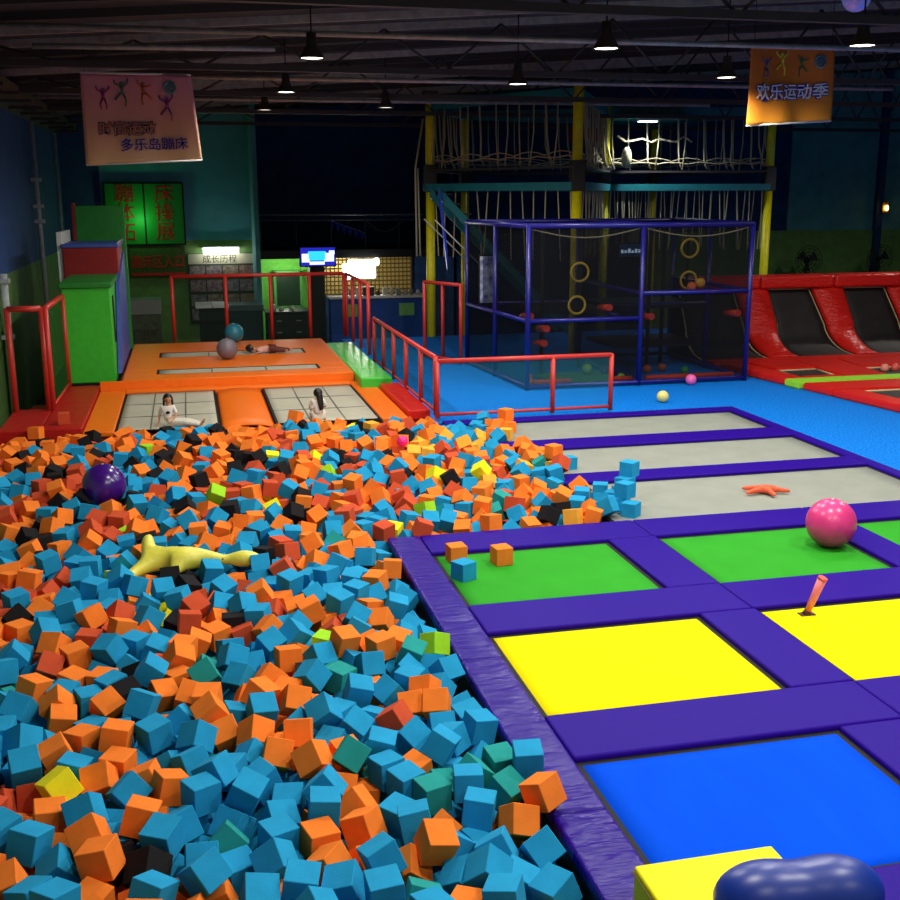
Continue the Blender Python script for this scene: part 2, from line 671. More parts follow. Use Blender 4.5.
484,1321,0,0,-4,97,0,
-155,1203,-11,-38,-28,-71,0,
192,1733,-7,-31,-25,91,1,
-119,1569,-3,-32,-14,-78,0,
-42,827,-13,3,-7,-83,1,
-111,1046,-7,-58,65,-49,2,
123,1296,-3,76,27,57,1,
492,1293,0,24,-42,86,1,
-178,960,-19,21,-51,-81,0,
144,1582,15,-29,41,-82,1,
-22,785,-13,96,19,-22,0,
41,1108,-6,-26,-88,38,2,
119,1735,2,31,-12,26,1,
107,618,-15,-10,-53,42,0,
-54,965,-16,81,-13,-57,0,
371,1851,-5,-88,-24,-41,2,
27,1260,-3,-1,-81,-21,1,
-95,938,-10,93,-10,-21,0,
437,1488,-12,61,52,-60,2,
146,1473,-18,86,4,-40,1,
195,1311,-24,2,-4,-93,0,
249,1511,-6,18,-25,72,0,
7,999,-21,26,53,65,0,
241,1588,-2,6,6,-92,2,
-121,1192,-10,-67,-37,-58,0,
422,1316,-10,84,-45,23,1,
-6,1222,0,-10,80,41,1,
29,1136,-5,5,-10,-95,1,
-35,1079,-11,24,-12,9,4,
-72,1466,2,-4,-4,56,1,
-90,706,-8,70,1,-66,1,
28,1579,-8,-1,5,-68,1,
384,1400,-7,-11,-26,-24,1,
9,892,-18,14,-22,29,0,
-13,687,-15,-81,-5,-25,0,
420,1561,2,1,-6,-10,2,
55,928,-20,-39,-52,-35,0,
417,1352,1,-25,86,28,1,
-71,804,-1,68,73,-3,0,
-91,1509,15,-30,-18,-47,0,
-97,1598,6,-15,-46,46,0,
-199,1475,-8,-46,-17,-79,2,
-184,1193,-4,-51,6,80,0,
49,767,-10,-9,8,-95,1,
46,823,-16,0,7,0,1,
334,1330,1,93,-36,3,0,
352,1929,-7,41,84,35,0,
316,1300,-4,7,2,48,1,
408,1487,-4,43,17,88,7,
18,1203,-6,55,-28,16,0,
450,1594,-12,38,4,-58,1,
275,1261,-18,-58,-71,-3,1,
-139,747,-18,4,92,35,2,
-116,969,-16,16,22,-96,1,
-44,1246,-13,18,-2,94,6,
-151,1048,0,0,-95,-33,0,
45,612,-15,75,-43,-37,0,
341,1455,-13,7,3,-46,0,
-84,1313,-21,-83,47,16,1,
95,1204,-8,76,44,-31,1,
98,1750,6,10,0,-34,1,
125,1260,-4,-3,0,-89,1,
36,583,-11,-10,6,90,1,
-59,1569,9,-10,81,-52,3,
-233,1431,-11,57,60,21,1,
158,1347,-6,1,-1,80,0,
199,640,-18,-1,-4,-96,1,
109,1176,-10,-29,-50,-82,1,
35,1735,6,28,-2,84,1,
67,1939,-8,-62,-18,12,1,
-135,1514,-11,15,-25,81,0,
-216,1410,-6,78,-57,-21,1,
-82,1579,14,25,-11,85,1,
-159,1108,-2,-8,-78,2,1,
52,1229,-13,53,20,-82,0,
86,608,-10,-46,-38,80,1,
203,1326,-4,-7,-2,88,0,
-68,662,-6,8,4,73,0,
-124,1533,5,-5,-4,-87,0,
73,1057,-2,-17,-76,-19,1,
-128,1651,-2,-43,-66,-43,2,
485,1790,-12,13,-20,87,0,
288,1484,-22,12,33,-65,0,
-90,968,-6,4,-3,-4,0,
248,1612,8,31,78,14,0,
-13,1273,-4,-33,93,4,0,
-186,1315,-1,1,-9,-49,3,
-158,998,-16,66,-40,55,2,
280,1560,-16,-1,-2,1,2,
104,1272,2,5,-4,100,0,
163,1429,-24,-59,-76,-20,0,
399,1378,0,1,0,86,2,
114,969,-3,-69,-15,-32,2,
-153,1492,3,3,2,-98,3,
297,1444,-18,49,-65,-50,0,
-183,1726,-1,-68,57,10,0,
-221,1385,-5,8,-3,-10,1,
-168,1615,-6,5,-2,-55,2,
250,1387,-19,-61,-65,43,2,
375,1333,-7,-97,5,-18,6,
80,1081,-8,10,-3,67,0,
-117,1346,-5,-7,-1,81,2,
-88,1298,-3,-2,-9,75,0,
-43,679,-5,66,18,70,1,
216,1576,-1,-1,-1,95,2,
187,1580,2,81,-38,35,0,
313,1260,-4,63,-24,74,1,
-93,1425,-3,16,18,-32,1,
84,1289,-8,-83,44,-15,0,
-36,1661,-5,-63,-52,36,1,
217,1605,-1,20,-36,-87,3,
-89,1395,-1,19,-29,-84,1,
68,1623,-4,56,-57,-6,3,
-11,1654,-7,80,-31,-4,1,
117,926,-18,39,35,52,6,
249,1488,3,-61,-2,69,0,
-39,1394,-3,4,-8,68,1,
-132,659,-14,7,-1,-95,1,
154,1319,-11,14,31,38,0,
-116,1072,-1,5,-7,65,0,
64,1341,3,-1,5,-66,1,
398,1669,3,-2,79,57,2,
210,1504,8,-38,76,21,0,
140,1939,-11,40,-6,-87,1,
-148,1352,-1,3,96,-24,0,
110,1674,-10,-4,12,75,0,
24,1515,2,-29,53,-49,1,
236,1765,2,-28,-65,-17,0,
336,1741,-3,27,96,4,1,
109,1694,6,-75,-11,38,0,
-19,1349,-21,5,-7,72,3,
106,1074,-3,89,-14,43,0,
190,1482,-1,-1,1,74,1,
-158,1651,-1,1,4,83,0,
-57,775,-15,-10,-92,-9,0,
161,756,-28,15,-16,-40,0,
10,1072,-5,-50,25,-11,2,
195,730,-18,6,-44,-41,0,
-184,1635,2,-44,73,-15,3,
-30,1625,-2,7,-5,50,1,
189,1452,-7,-49,73,12,0,
241,1724,1,-4,9,100,1,
-165,896,-8,14,-43,-67,6,
-298,1722,-12,-47,23,-46,1,
69,1106,-3,4,1,-88,0,
11,1026,-5,-33,43,73,1,
-8,1436,7,10,4,84,0,
369,1291,-18,-17,44,-88,3,
417,1433,-1,0,-8,-33,0,
-10,1536,-1,-9,-5,45,1,
418,1289,-7,58,4,-33,0,
172,1637,5,-50,75,-16,4,
48,896,-12,-39,44,75,0,
55,709,-13,22,-69,52,0,
172,1001,-18,8,26,96,1,
-288,1884,-21,-97,-6,8,1,
162,1205,-9,-4,-3,65,0,
174,1430,0,0,3,99,0,
349,1299,-5,-93,1,37,1,
63,788,-2,-40,0,77,0,
331,1767,8,-26,22,83,1,
310,1405,0,18,-22,75,1,
159,898,-14,29,-28,-88,0,
441,1334,2,-62,-69,24,0,
-27,1809,-2,56,-45,-63,0,
68,1563,1,26,-77,6,3,
136,1116,-11,-5,14,-66,1,
311,1747,7,27,-55,-5,2,
-109,1726,1,5,1,-89,0,
110,1472,-8,90,34,-9,1,
76,1399,-13,-34,-33,-21,1,
209,1658,3,17,-47,87,3,
398,1303,-9,31,-22,47,1,
-65,1761,1,-69,0,71,1,
-25,1594,0,-45,41,69,1,
457,1393,-6,-68,-21,-71,1,
-141,1678,5,6,10,49,2,
-60,844,-11,-1,5,-76,0,
-125,1489,1,-43,-31,-17,0,
-169,1832,-5,7,-3,-99,3,
112,1629,2,1,-1,-44,0,
359,1594,0,-63,5,76,0,
-159,1757,0,-47,20,54,1,
-142,638,1,-2,10,93,1,
103,883,-8,-2,-11,9,6,
-159,1422,10,-52,24,52,0,
61,1905,-2,-7,-28,-62,1,
-253,1594,-8,81,-16,-22,1,
55,1596,-3,10,-62,-39,3,
291,1639,-1,-9,3,-47,1,
66,1208,0,-7,0,-36,3,
-148,1393,-10,-21,51,21,0,
452,1565,-1,-23,-70,56,1,
-92,825,-7,-3,-2,-36,0,
500,1605,8,-13,-97,-18,1,
366,1443,4,-1,-8,-100,0,
28,847,-5,-56,71,41,1,
486,1497,-4,26,6,94,0,
136,1188,1,22,-37,84,0,
190,1524,-2,69,10,-3,0,
-33,640,-16,-89,34,11,0,
181,1665,4,2,-5,-85,1,
-172,1612,13,-61,78,0,2,
-73,1198,-11,69,32,-30,0,
92,1907,-6,61,-31,-31,1,
-92,1060,3,6,-2,-37,0,
84,1502,6,28,-57,61,0,
126,1056,2,5,-4,-7,0,
126,1797,-6,54,-22,78,2,
152,1615,13,24,13,25,2,
78,923,-3,51,26,-4,1,
-99,1552,8,-7,-48,-87,0,
268,1532,1,45,64,63,2,
107,834,-13,12,-87,38,0,
39,1390,-10,56,7,47,0,
-230,1604,5,-26,64,-25,0,
-195,1143,-6,6,12,83,2,
42,1624,5,30,24,41,1,
242,1403,-2,-80,-51,21,2,
339,1479,-13,9,-13,26,0,
150,1496,-2,-28,95,5,0,
-231,1649,6,-78,12,-22,1,
177,1361,4,-7,8,-46,1,
125,896,-4,-4,-72,-66,0,
-40,1358,-6,47,-85,-22,0,
342,1606,12,-6,6,-74,7,
135,995,-8,3,8,-99,2,
408,1404,-3,-62,-63,-47,0,
-151,956,-13,68,-24,-68,0,
-46,1686,-7,-86,43,-26,1,
429,1517,-4,5,-17,-43,2,
124,791,-7,-3,13,46,0,
239,1665,-1,42,-81,-26,0,
132,1468,2,-72,-44,28,1,
202,1371,-7,13,64,69,1,
-113,1412,8,-67,-57,-47,1,
-290,1834,-4,8,48,87,1,
192,884,-8,-53,70,32,0,
87,1020,4,-72,67,-3,1,
76,1538,10,26,-61,-63,0,
-19,568,-3,48,-70,-30,1,
102,1416,-3,-8,0,-11,2,
249,1554,8,35,70,-61,0,
448,1364,1,-34,82,24,1,
215,1716,12,-1,-4,89,1,
-175,1667,12,-24,-26,-16,0,
387,1430,-1,-2,0,-86,1,
-272,1711,4,9,-5,90,1,
-36,1525,-2,-6,31,-95,1,
186,1340,3,-5,11,-94,2,
-215,1157,0,79,46,-40,2,
273,1936,-18,53,9,64,1,
-136,771,-6,1,-5,-13,0,
6,1346,-17,-72,55,5,0,
37,1490,5,-46,61,-62,2,
327,1576,2,18,36,-82,0,
70,1311,-5,-41,48,9,0,
-153,1533,3,68,70,-8,2,
-128,1021,-3,-5,-2,-96,0,
103,1526,7,-12,-1,-96,2,
459,1791,-2,17,23,72,0,
124,1910,-8,16,-23,-71,2,
163,1476,2,23,-10,29,2,
-181,1119,1,-77,-54,-16,2,
-13,1013,-7,16,80,-23,1,
260,1639,3,1,-11,-87,0,
478,1633,-3,-5,-30,-91,1,
290,1927,-8,-10,56,73,0,
97,1323,-4,74,-67,9,0,
-51,1929,-2,4,1,22,3,
276,1568,8,-18,-66,-52,1,
-201,1535,-4,-11,-56,-64,1,
38,1556,-4,6,4,-10,1,
-175,1557,-7,44,23,-20,2,
-175,1513,-1,21,2,-38,1,
79,1870,1,-19,-29,87,1,
-69,935,-5,-64,59,-47,0,
-233,1493,-20,4,5,38,2,
7,1116,-8,18,12,-61,0,
314,1368,-1,-61,25,73,0,
-298,1686,8,5,-3,14,1,
456,1469,-8,15,-90,-32,1,
-30,1941,-6,55,47,-53,0,
-156,1725,7,56,58,-55,3,
398,1457,0,-23,-19,-62,7,
-107,1320,-2,29,83,-2,2,
-67,1525,6,65,33,-50,0,
198,945,-9,-47,-30,-39,0,
343,1853,1,-3,1,53,1,
-43,1458,0,-72,-24,57,1,
460,1671,0,-28,-87,-35,0,
479,1810,1,-9,8,-90,0,
81,694,-3,-2,26,82,1,
-82,1835,-7,19,-20,-95,1,
197,1000,-17,-2,95,11,0,
13,1545,-2,-2,-2,94,1,
372,1560,11,54,52,-43,2,
165,870,-4,-37,82,-36,0,
482,1471,4,27,-68,39,0,
70,1419,-4,20,10,21,1,
19,961,-15,53,-44,-1,0,
108,1104,4,-7,-2,90,0,
-51,1638,9,12,61,46,3,
41,739,-17,-15,84,-7,0,
152,1390,3,-40,-48,25,2,
-65,1801,2,1,-2,-38,1,
-143,915,-9,-35,41,-83,0,
-75,1662,-1,27,20,75,0,
-293,1765,-10,49,-20,59,2,
247,1906,-8,-11,-3,95,1,
-254,1683,1,-81,-20,50,3,
359,1752,0,16,-78,52,0,
17,922,-17,82,-21,18,0,
244,1261,-13,32,-3,80,0,
36,1350,-8,-72,-54,39,1,
179,1401,4,6,-68,-68,1,
170,1054,-3,34,14,-60,0,
-18,1681,2,77,46,-25,1,
-66,689,-11,37,8,-5,0,
-41,922,-3,-25,19,-93,2,
472,1593,1,0,-62,-74,0,
-256,1622,5,48,62,-17,0,
-196,1069,2,19,61,-38,2,
65,659,-12,-65,45,-42,1,
383,1596,11,-31,39,-73,2,
45,951,-9,-15,-64,20,0,
388,1821,-5,49,74,45,1,
305,1329,-1,60,4,-68,0,
-86,774,-8,9,-69,-52,0,
139,921,2,-63,12,-63,1,
400,1329,4,-12,-6,-93,2,
414,1830,-5,-49,-46,-61,0,
151,1165,-10,-2,-11,-41,0,
-17,977,-17,43,-28,-78,6,
-229,1326,-10,-18,60,43,0,
287,1453,4,-1,91,-27,0,
-236,1558,-4,-31,-87,12,2,
255,1309,-1,61,-38,49,0,
-151,706,2,-35,63,47,2,
-159,803,-8,20,-22,-39,0,
133,1535,-1,-1,-56,36,2,
-74,1688,0,84,-25,1,0,
-57,999,-2,35,33,70,1,
5,1639,8,-14,10,-84,2,
-200,1598,7,1,-4,2,3,
279,1502,-3,-44,12,-32,2,
-64,1294,-1,-11,-5,99,3,
18,941,2,-18,1,16,0,
238,1869,-4,1,-5,-94,1,
-40,1873,2,-22,-8,-82,0,
82,1259,0,18,34,-40,0,
-293,1789,5,-31,-59,-73,1,
-205,1210,-1,-98,-7,-6,1,
-59,1703,13,-20,-92,30,1,
255,1340,-5,7,56,39,2,
-267,1870,-8,-60,-29,-8,1,
131,849,-8,-6,3,76,1,
77,1448,-11,42,12,72,1,
-45,553,9,10,0,68,1,
151,781,-14,25,-42,-24,0,
368,1713,-1,13,96,-13,7,
133,1657,2,-18,-40,-68,0,
388,1355,4,24,-51,-75,6,
222,1785,1,-50,-24,-79,1,
5,1826,3,5,6,-97,1,
497,1453,10,45,42,57,0,
487,1405,-13,-10,74,-65,1,
117,1136,-2,-19,28,11,0,
-18,1145,-5,45,-15,-73,3,
-183,1754,10,-1,3,75,0,
182,1547,4,35,-1,-69,5,
-221,1455,-7,-82,16,-54,1,
-55,1426,5,88,32,-35,0,
-168,1235,-17,16,-3,-92,0,
-271,1578,7,-25,-40,-32,0,
-138,1220,-1,2,4,-87,0,
264,1589,14,-72,-27,-32,0,
208,1552,4,10,-23,-95,2,
139,1748,4,-1,-8,-60,2,
83,1170,-7,-37,22,-16,0,
122,1503,-1,-53,-2,6,1,
-213,1552,10,-3,-1,33,2,
449,1700,-3,23,50,47,7,
254,1749,10,-5,-1,-53,0,
-83,1783,5,46,-33,-72,1,
-36,980,-2,-21,-36,83,0,
14,1900,-11,56,-13,11,1,
7,1409,0,-84,24,-28,1,
-101,1208,-2,89,-30,22,0,
-156,1856,-10,-26,-18,93,2,
-220,1692,-3,29,-78,53,1,
141,1717,8,-22,-43,87,2,
252,1699,-3,-38,-47,75,1,
-153,1454,13,35,14,64,3,
268,1796,-2,42,-5,87,0,
-86,1447,12,62,-9,-78,3,
3,1598,10,-1,-4,56,0,
-57,1496,4,-38,-57,19,2,
-289,1906,-6,-18,25,61,1,
383,1497,0,5,-1,-84,0,
-190,1410,8,-5,0,-17,0,
-7,1914,-2,3,-95,15,1,
105,1572,1,-17,-78,-24,0,
-10,1727,4,15,-84,16,3,
-320,1866,-12,71,40,39,1,
458,1647,7,17,51,35,0,
304,1481,-2,-31,48,77,1,
195,1704,-2,-4,5,-45,1,
391,1742,-3,59,-70,11,0,
-47,600,-12,5,92,30,1,
-194,1372,3,-58,66,-33,3,
-262,1547,2,-15,0,-73,0,
419,1648,-4,-73,40,-45,2,
-239,1825,-5,-5,-67,54,3,
15,1469,-2,-24,67,42,1,
86,1812,7,44,-56,-67,1,
342,1507,0,5,0,-34,1,
-283,1652,-2,-91,5,19,1,
-23,941,7,99,-17,-3,1,
311,1683,-2,-16,-70,9,2,
-76,1866,-6,-3,-4,-65,1,
-11,1389,-14,-33,-65,-33,2,
-67,1153,-15,1,4,-40,1,
280,1703,-6,58,40,-68,1,
32,1602,8,19,-95,-7,1,
353,1632,1,-9,-84,-18,7,
313,1819,8,54,-66,-42,2,
-321,1923,-19,65,26,-27,1,
182,1909,0,-61,38,5,3,
63,1390,4,36,-18,-20,0,
353,1794,1,55,50,10,2,
-228,1799,4,66,-34,-65,1,
379,1941,-11,3,92,-33,2,
-135,1701,2,-92,6,39,2,
158,1844,-1,-8,-2,63,1,
-196,1043,-3,39,-60,59,1,
319,1502,11,-12,-12,-96,1,
-160,1699,8,-19,27,-7,1,
-252,1726,1,8,-56,60,1,
-128,1864,-3,-2,-20,-98,1,
-232,1712,7,-60,-69,25,1,
-161,761,2,3,2,-4,0,
198,1155,-12,-51,54,60,1,
-116,1620,3,1,9,-60,0,
136,1349,0,-56,-40,67,3,
-2,1324,-3,33,3,-64,0,
-135,1115,-3,-48,-86,-15,0,
318,1455,0,-20,-40,37,1,
-219,1254,-9,-72,49,-12,0,
228,1362,-2,36,-86,-36,0,
320,1531,0,-64,51,25,1,
430,1685,-4,66,-24,65,7,
284,1395,-8,44,81,-3,0,
264,1396,6,-24,2,94,2,
41,1449,7,0,0,-100,2,
-84,1114,-7,-9,-80,-57,0,
103,937,0,1,6,-26,5,
157,1446,8,-48,69,43,0,
283,1825,-3,4,14,-15,3,
82,1147,1,-7,-87,49,0,
309,1715,-1,92,-15,-14,3,
181,1720,13,55,67,-28,1,
364,1663,0,7,4,-97,7,
140,751,-11,2,-90,43,0,
292,1371,2,-3,4,-32,1,
159,1298,5,2,-80,-60,0,
227,1682,12,-61,62,35,1,
-23,1772,-6,-48,-7,57,1,
76,1649,10,7,0,99,3,
-163,786,8,32,18,-70,0,
-61,1132,2,-80,22,-31,1,
-267,1762,4,44,20,34,3,
306,1429,5,52,17,68,0,
-4,913,-4,-65,-35,-32,6,
321,1863,-3,-72,-55,-37,1,
6,1796,-4,-46,17,-24,1,
-157,1265,-22,32,19,-38,2,
-40,1832,-8,6,0,-31,0,
27,1695,6,-86,5,6,0,
491,1730,5,-6,-50,-66,0,
273,1479,11,-9,-2,66,2,
-68,1893,-6,-20,-23,29,1,
193,1290,-3,-2,1,29,0,
-167,1794,1,-59,-47,31,1,
504,1571,11,-42,-28,-37,1,
-36,1130,9,69,-66,23,3,
374,1892,-9,10,-35,19,2,
443,1447,0,1,0,85,1,
340,1884,-3,48,87,10,1,
-66,1046,-7,-4,0,88,1,
199,767,-23,3,-5,15,0,
371,1622,13,44,-11,-67,2,
370,1383,7,-3,-3,40,1,
-91,1012,-2,-44,2,88,2,
139,1866,-6,-4,3,75,2,
200,1627,11,69,-27,-23,3,
230,1629,4,1,1,-27,2,
57,1133,-5,38,15,-68,0,
-181,1000,-6,-14,-4,-61,1,
-179,1262,-4,-1,-4,-77,3,
278,1614,7,83,10,-45,3,
390,1866,-1,-94,-22,-24,1,
4,1692,14,2,-6,14,1,
86,1226,4,3,8,27,2,
-181,1537,12,49,-85,14,2,
131,1839,1,12,5,-8,2,
80,982,2,-85,38,-36,0,
-138,1559,10,-90,-4,27,1,
162,1134,-9,67,-31,59,0,
-197,1022,2,3,5,68,1,
36,1888,-4,73,-41,11,3,
3,1875,3,44,-54,4,0,
-198,1708,9,-19,12,-60,1,
79,1589,7,-86,-42,-30,2,
470,1519,3,13,-56,2,7,
-227,1478,3,-1,-20,-2,2,
85,1475,-6,-11,20,58,4,
-236,1516,-4,28,91,-29,1,
-126,805,-7,29,-81,-20,0,
192,1602,13,-11,35,-65,0,
54,1084,3,-7,46,11,0,
138,1776,-2,-13,-81,-11,2,
-241,1772,0,-39,-84,7,1,
197,807,-12,-61,15,-59,0,
63,1733,12,5,30,-2,1,
-48,1595,13,87,12,44,1,
-62,906,-2,-45,-9,-32,3,
429,1809,0,3,-7,89,0,
-181,1866,-1,44,-12,16,3,
47,1412,3,2,-2,-98,0,
-59,1840,5,60,52,-59,0,
-254,1799,1,37,71,-8,0,
-5,1296,7,1,-4,-5,1,
506,1640,10,91,15,-33,1,
92,1386,2,-2,-25,73,4,
-224,1290,-11,-69,27,50,0,
265,1862,-4,33,-34,72,0,
-320,1820,1,-46,75,-25,1,
184,1819,5,1,7,99,0,
-115,1759,5,26,-83,-49,1,
-144,1838,1,-77,-39,10,1,
114,1815,8,16,-23,-81,2,
382,1695,6,-71,49,49,0,
334,1397,7,43,4,-39,2,
13,1378,-1,-39,40,-57,2,
319,1924,-6,-4,54,-31,3,
286,1738,2,-38,4,13,0,
148,1555,15,56,-39,-44,1,
-141,1807,3,6,3,-75,1,
107,1482,13,-4,95,-21,2,
489,1764,3,-6,5,-11,1,
64,1690,-1,63,-24,74,3,
106,1854,4,2,-88,-42,1,
281,1662,13,-25,-20,-70,1,
289,1772,5,48,-7,-52,0,
227,1319,2,-34,42,-76,0,
284,1881,0,-32,-45,71,3,
-132,1590,6,-48,-34,-10,2,
156,1814,-4,10,0,50,1,
398,1724,10,-25,37,-8,7,
331,1719,15,22,-87,36,3,
187,1939,-7,-16,93,31,1,
109,1654,7,11,1,71,4,
357,1483,5,72,-32,-25,1,
-16,1367,3,-91,-37,-8,1,
-50,1733,6,-17,-31,-82,3,
134,949,6,11,28,60,0,
106,1775,5,87,-16,8,1,
-34,1325,-8,23,-11,-86,1,
176,1267,2,-6,93,10,1,
152,1245,-8,43,68,53,0,
51,1511,16,79,2,54,0,
131,1686,9,-81,19,48,2,
99,1718,11,66,-16,50,1,
-173,1584,3,18,-47,-82,2,
282,1524,15,51,-43,15,0,
-256,1482,7,-89,-8,44,0,
-216,1756,-5,10,0,77,2,
348,1696,5,-93,-6,29,7,
460,1420,-2,0,-52,-20,1,
295,1850,6,1,3,-49,7,
263,1368,4,76,47,32,2,
498,1343,6,2,4,-82,0,
-24,1752,9,-3,-55,14,1,
303,1556,9,89,24,30,1,
257,1827,1,-67,-40,31,0,
463,1759,-1,-43,-15,-50,7,
52,1649,-8,-5,-2,99,3,
-43,1784,0,27,5,96,0,
317,1696,14,-70,31,-41,1,
208,1921,-2,0,44,-51,1,
111,1235,-6,-76,32,-27,0,
35,1851,-2,-17,65,-29,1,
26,1229,-3,-87,23,4,0,
-141,1264,-2,43,81,39,0,
273,1902,-7,-59,19,-40,4,
126,1610,16,6,23,-73,0,
-209,1508,2,11,-64,-76,2,
-164,872,1,-29,-7,-89,0,
-179,1486,3,-79,-56,8,1,
156,1681,12,20,-39,53,0,
-92,1167,-1,-9,6,30,4,
-196,1911,-4,1,2,46,1,
442,1739,4,-67,-2,53,0,
162,1785,1,75,62,21,1,
-308,1735,7,37,89,-9,2,
-267,1846,0,-64,-76,-8,1,
-167,975,-1,73,34,48,0,
-297,1936,-10,0,-11,45,1,
-148,1622,6,14,-15,-98,0,
204,1753,11,11,-28,-95,1,
157,1019,-2,-59,45,60,1,
-221,1876,-7,-47,-63,60,1,
246,1525,9,23,-85,46,0,
-148,1783,6,59,11,75,0,
-26,1504,6,83,-1,-40,1,
511,1313,7,-14,6,-6,0,
392,1791,7,-4,50,-84,1,
54,1710,7,41,13,-90,3,
239,1805,2,70,9,-69,0,
499,1523,6,73,62,21,6,
24,1941,-4,-11,-75,-13,0,
-240,1270,0,-4,7,-21,0,
-196,1794,2,70,21,49,0,
52,1668,11,3,9,92,3,
509,1788,10,39,6,-86,1,
-135,1505,12,-10,33,-91,2,
504,1822,6,54,-83,7,1,
340,1657,12,-3,-6,-45,7,
174,1762,14,6,-92,-38,0,
130,1417,7,2,35,-64,3,
339,1555,11,3,-2,-38,0,
431,1383,1,64,62,44,1,
487,1428,-2,-21,71,35,0,
304,1584,8,-31,49,65,1,
-245,1896,-8,1,-1,-74,1,
193,1858,5,-28,26,75,0,
438,1609,6,-61,-22,51,0,
162,1880,1,-68,-41,-15,0,
-72,1606,13,10,44,-84,0,
-221,1851,-3,7,-5,-97,1,
-115,1676,14,-3,7,0,0,
177,945,-3,26,28,-5,0,
164,1530,9,1,-55,-66,1,
-190,976,8,-16,-71,58,1,
406,1524,9,-46,68,-57,0,
232,1831,2,-39,65,-45,1,
213,1303,-2,3,7,46,0,
95,1298,5,42,-40,-81,1,
-115,1805,8,-39,-58,71,1,
52,1258,4,-21,51,47,3,
467,1448,-1,-73,-25,-63,0,
23,1758,15,-26,93,-20,1,
331,1797,11,19,-15,46,1,
382,1649,11,8,-4,-91,0,
-177,1438,13,-33,51,78,3,
-105,1880,-2,2,-4,91,0,
174,1951,12,70,-13,61,1,
280,1329,5,-39,-52,73,5,
66,1281,6,-40,44,-35,0,
190,974,-9,-59,6,68,0,
-206,1628,10,-81,-55,9,3,
-126,1906,0,47,76,-3,1,
397,1763,8,-48,26,-23,1,
363,1770,11,-4,63,71,0,
209,1402,3,89,1,31,1,
-259,1946,-15,69,-73,0,3,
458,1493,4,13,-83,35,0,
-52,1670,13,5,15,-91,3,
223,1891,-2,72,-17,-53,1,
-270,1956,5,-44,60,37,1,
326,1474,11,-7,37,77,4,
320,1602,15,-4,-85,52,7,
56,1468,10,1,3,88,2,
229,1419,12,-90,-11,-40,1,
173,1505,8,11,26,76,0,
514,1500,7,-14,5,83,7,
147,1221,5,-22,-41,15,6,
369,1735,13,-81,-25,24,1,
-18,1889,1,71,39,19,1,
447,1829,-1,-30,85,39,0,
19,1565,14,-85,18,46,1,
-77,1731,12,1,5,34,5,
-117,1932,-3,-58,19,65,1,
113,1552,13,-15,52,-73,3,
-20,1562,12,-81,-3,33,1,
288,1688,14,3,3,-99,1,
222,1478,15,3,36,-89,0,
415,1619,3,0,-3,100,1,
367,1512,13,92,-18,-18,1,
386,1537,15,60,44,13,0,
-278,1739,-2,-68,-32,-54,2,
514,1478,17,13,50,-67,2,
11,1668,16,45,4,3,0,
275,1277,5,18,73,13,0,
342,1451,13,-6,-85,9,3,
-215,1955,-14,-76,-29,-37,1,
86,1623,16,22,-25,-92,3,
84,1680,2,91,-15,12,1,
130,1388,8,7,8,99,1,
359,1409,10,24,-62,-41,0,
-176,1935,-5,-18,-25,-84,3,
484,1848,-3,7,-10,46,0,
-113,1844,4,-92,23,-25,2,
-69,557,11,9,-24,91,1,
502,1864,8,25,54,-2,0,
-9,1780,12,50,59,61,3,
416,1744,11,-36,-38,-85,0,
-92,1909,-4,11,-42,60,1,
258,1679,15,-32,-75,39,1,
-139,1402,11,43,-41,46,0,
251,1931,-4,-70,-43,-37,1,
33,1914,-1,-58,-10,-70,3,
-90,1708,10,-29,33,87,0,
-187,1228,2,49,67,-1,1,
175,1319,7,-6,-1,97,2,
49,1760,12,61,74,27,1,
517,1544,10,36,37,-31,1,
423,1584,4,-76,-3,63,1,
32,1646,15,-54,23,73,1,
-297,1863,-2,-33,37,-78,1,
418,1669,10,-80,-23,46,7,
176,1223,3,6,-6,54,1,
51,1579,11,21,60,21,3,
-204,1678,10,12,23,-49,1,
419,1700,11,39,-28,21,0,
78,1702,15,33,9,-77,1,
159,1924,-3,5,47,-71,0,
462,1537,5,38,35,68,0,
64,1786,11,-5,6,-100,1,
-222,1907,-6,-58,-46,-40,1,
-93,1624,15,-13,38,-24,3,
466,1617,5,83,-43,25,1,
490,1546,9,-57,-20,79,1,
219,1856,5,-89,-16,39,1,
537,1327,4,0,0,-91,0,
555,1345,4,0,0,-4,0,
550,1320,24,0,0,-47,0,
535,1370,4,0,0,-20,0,
530,1300,4,0,0,60,0,
545,1530,4,0,0,8,0,
524,1594,4,0,0,30,1,
510,1750,4,0,0,-28,7,
531,1806,4,0,0,10,1,
530,1820,24,0,0,-52,1,
-61,1482,-15,-8,7,56,0,
-84,1499,-14,1,5,-89,0,
365,1689,-16,-1,0,-85,0,
-90,466,-16,10,3,-76,1,
-84,1600,-16,-22,95,4,0,
-86,1575,-10,4,5,-67,0,
175,1861,-17,-8,-6,44,0,
-228,1212,-12,-44,17,-17,2,
353,1387,-11,-21,29,84,1,
-318,1796,-16,-45,64,62,0,
-35,1483,-2,-39,-55,-74,0,
-160,1736,-16,-4,2,64,0,
35,505,-16,84,13,51,1,
84,1577,-15,-13,-17,-96,0,
-298,1812,-14,6,-10,27,3,
434,1784,-12,-7,-12,-98,0,
-155,1466,-8,59,4,-51,0,
-101,431,-12,-2,1,-71,1,
462,1348,-16,6,2,24,1,
-110,1590,-16,71,-24,62,0,
18,1719,-7,-37,21,-51,1,
-279,1040,-15,64,-11,-39,0,
-134,1756,-17,-15,79,-58,2,
-69,390,-8,28,91,-6,1,
30,410,-15,50,-42,-67,0,
-155,1887,-16,2,-3,-73,3,
-272,1788,-7,34,-74,33,1,
-320,1681,-6,4,-12,94,1,
47,1011,-14,-92,35,-20,1,
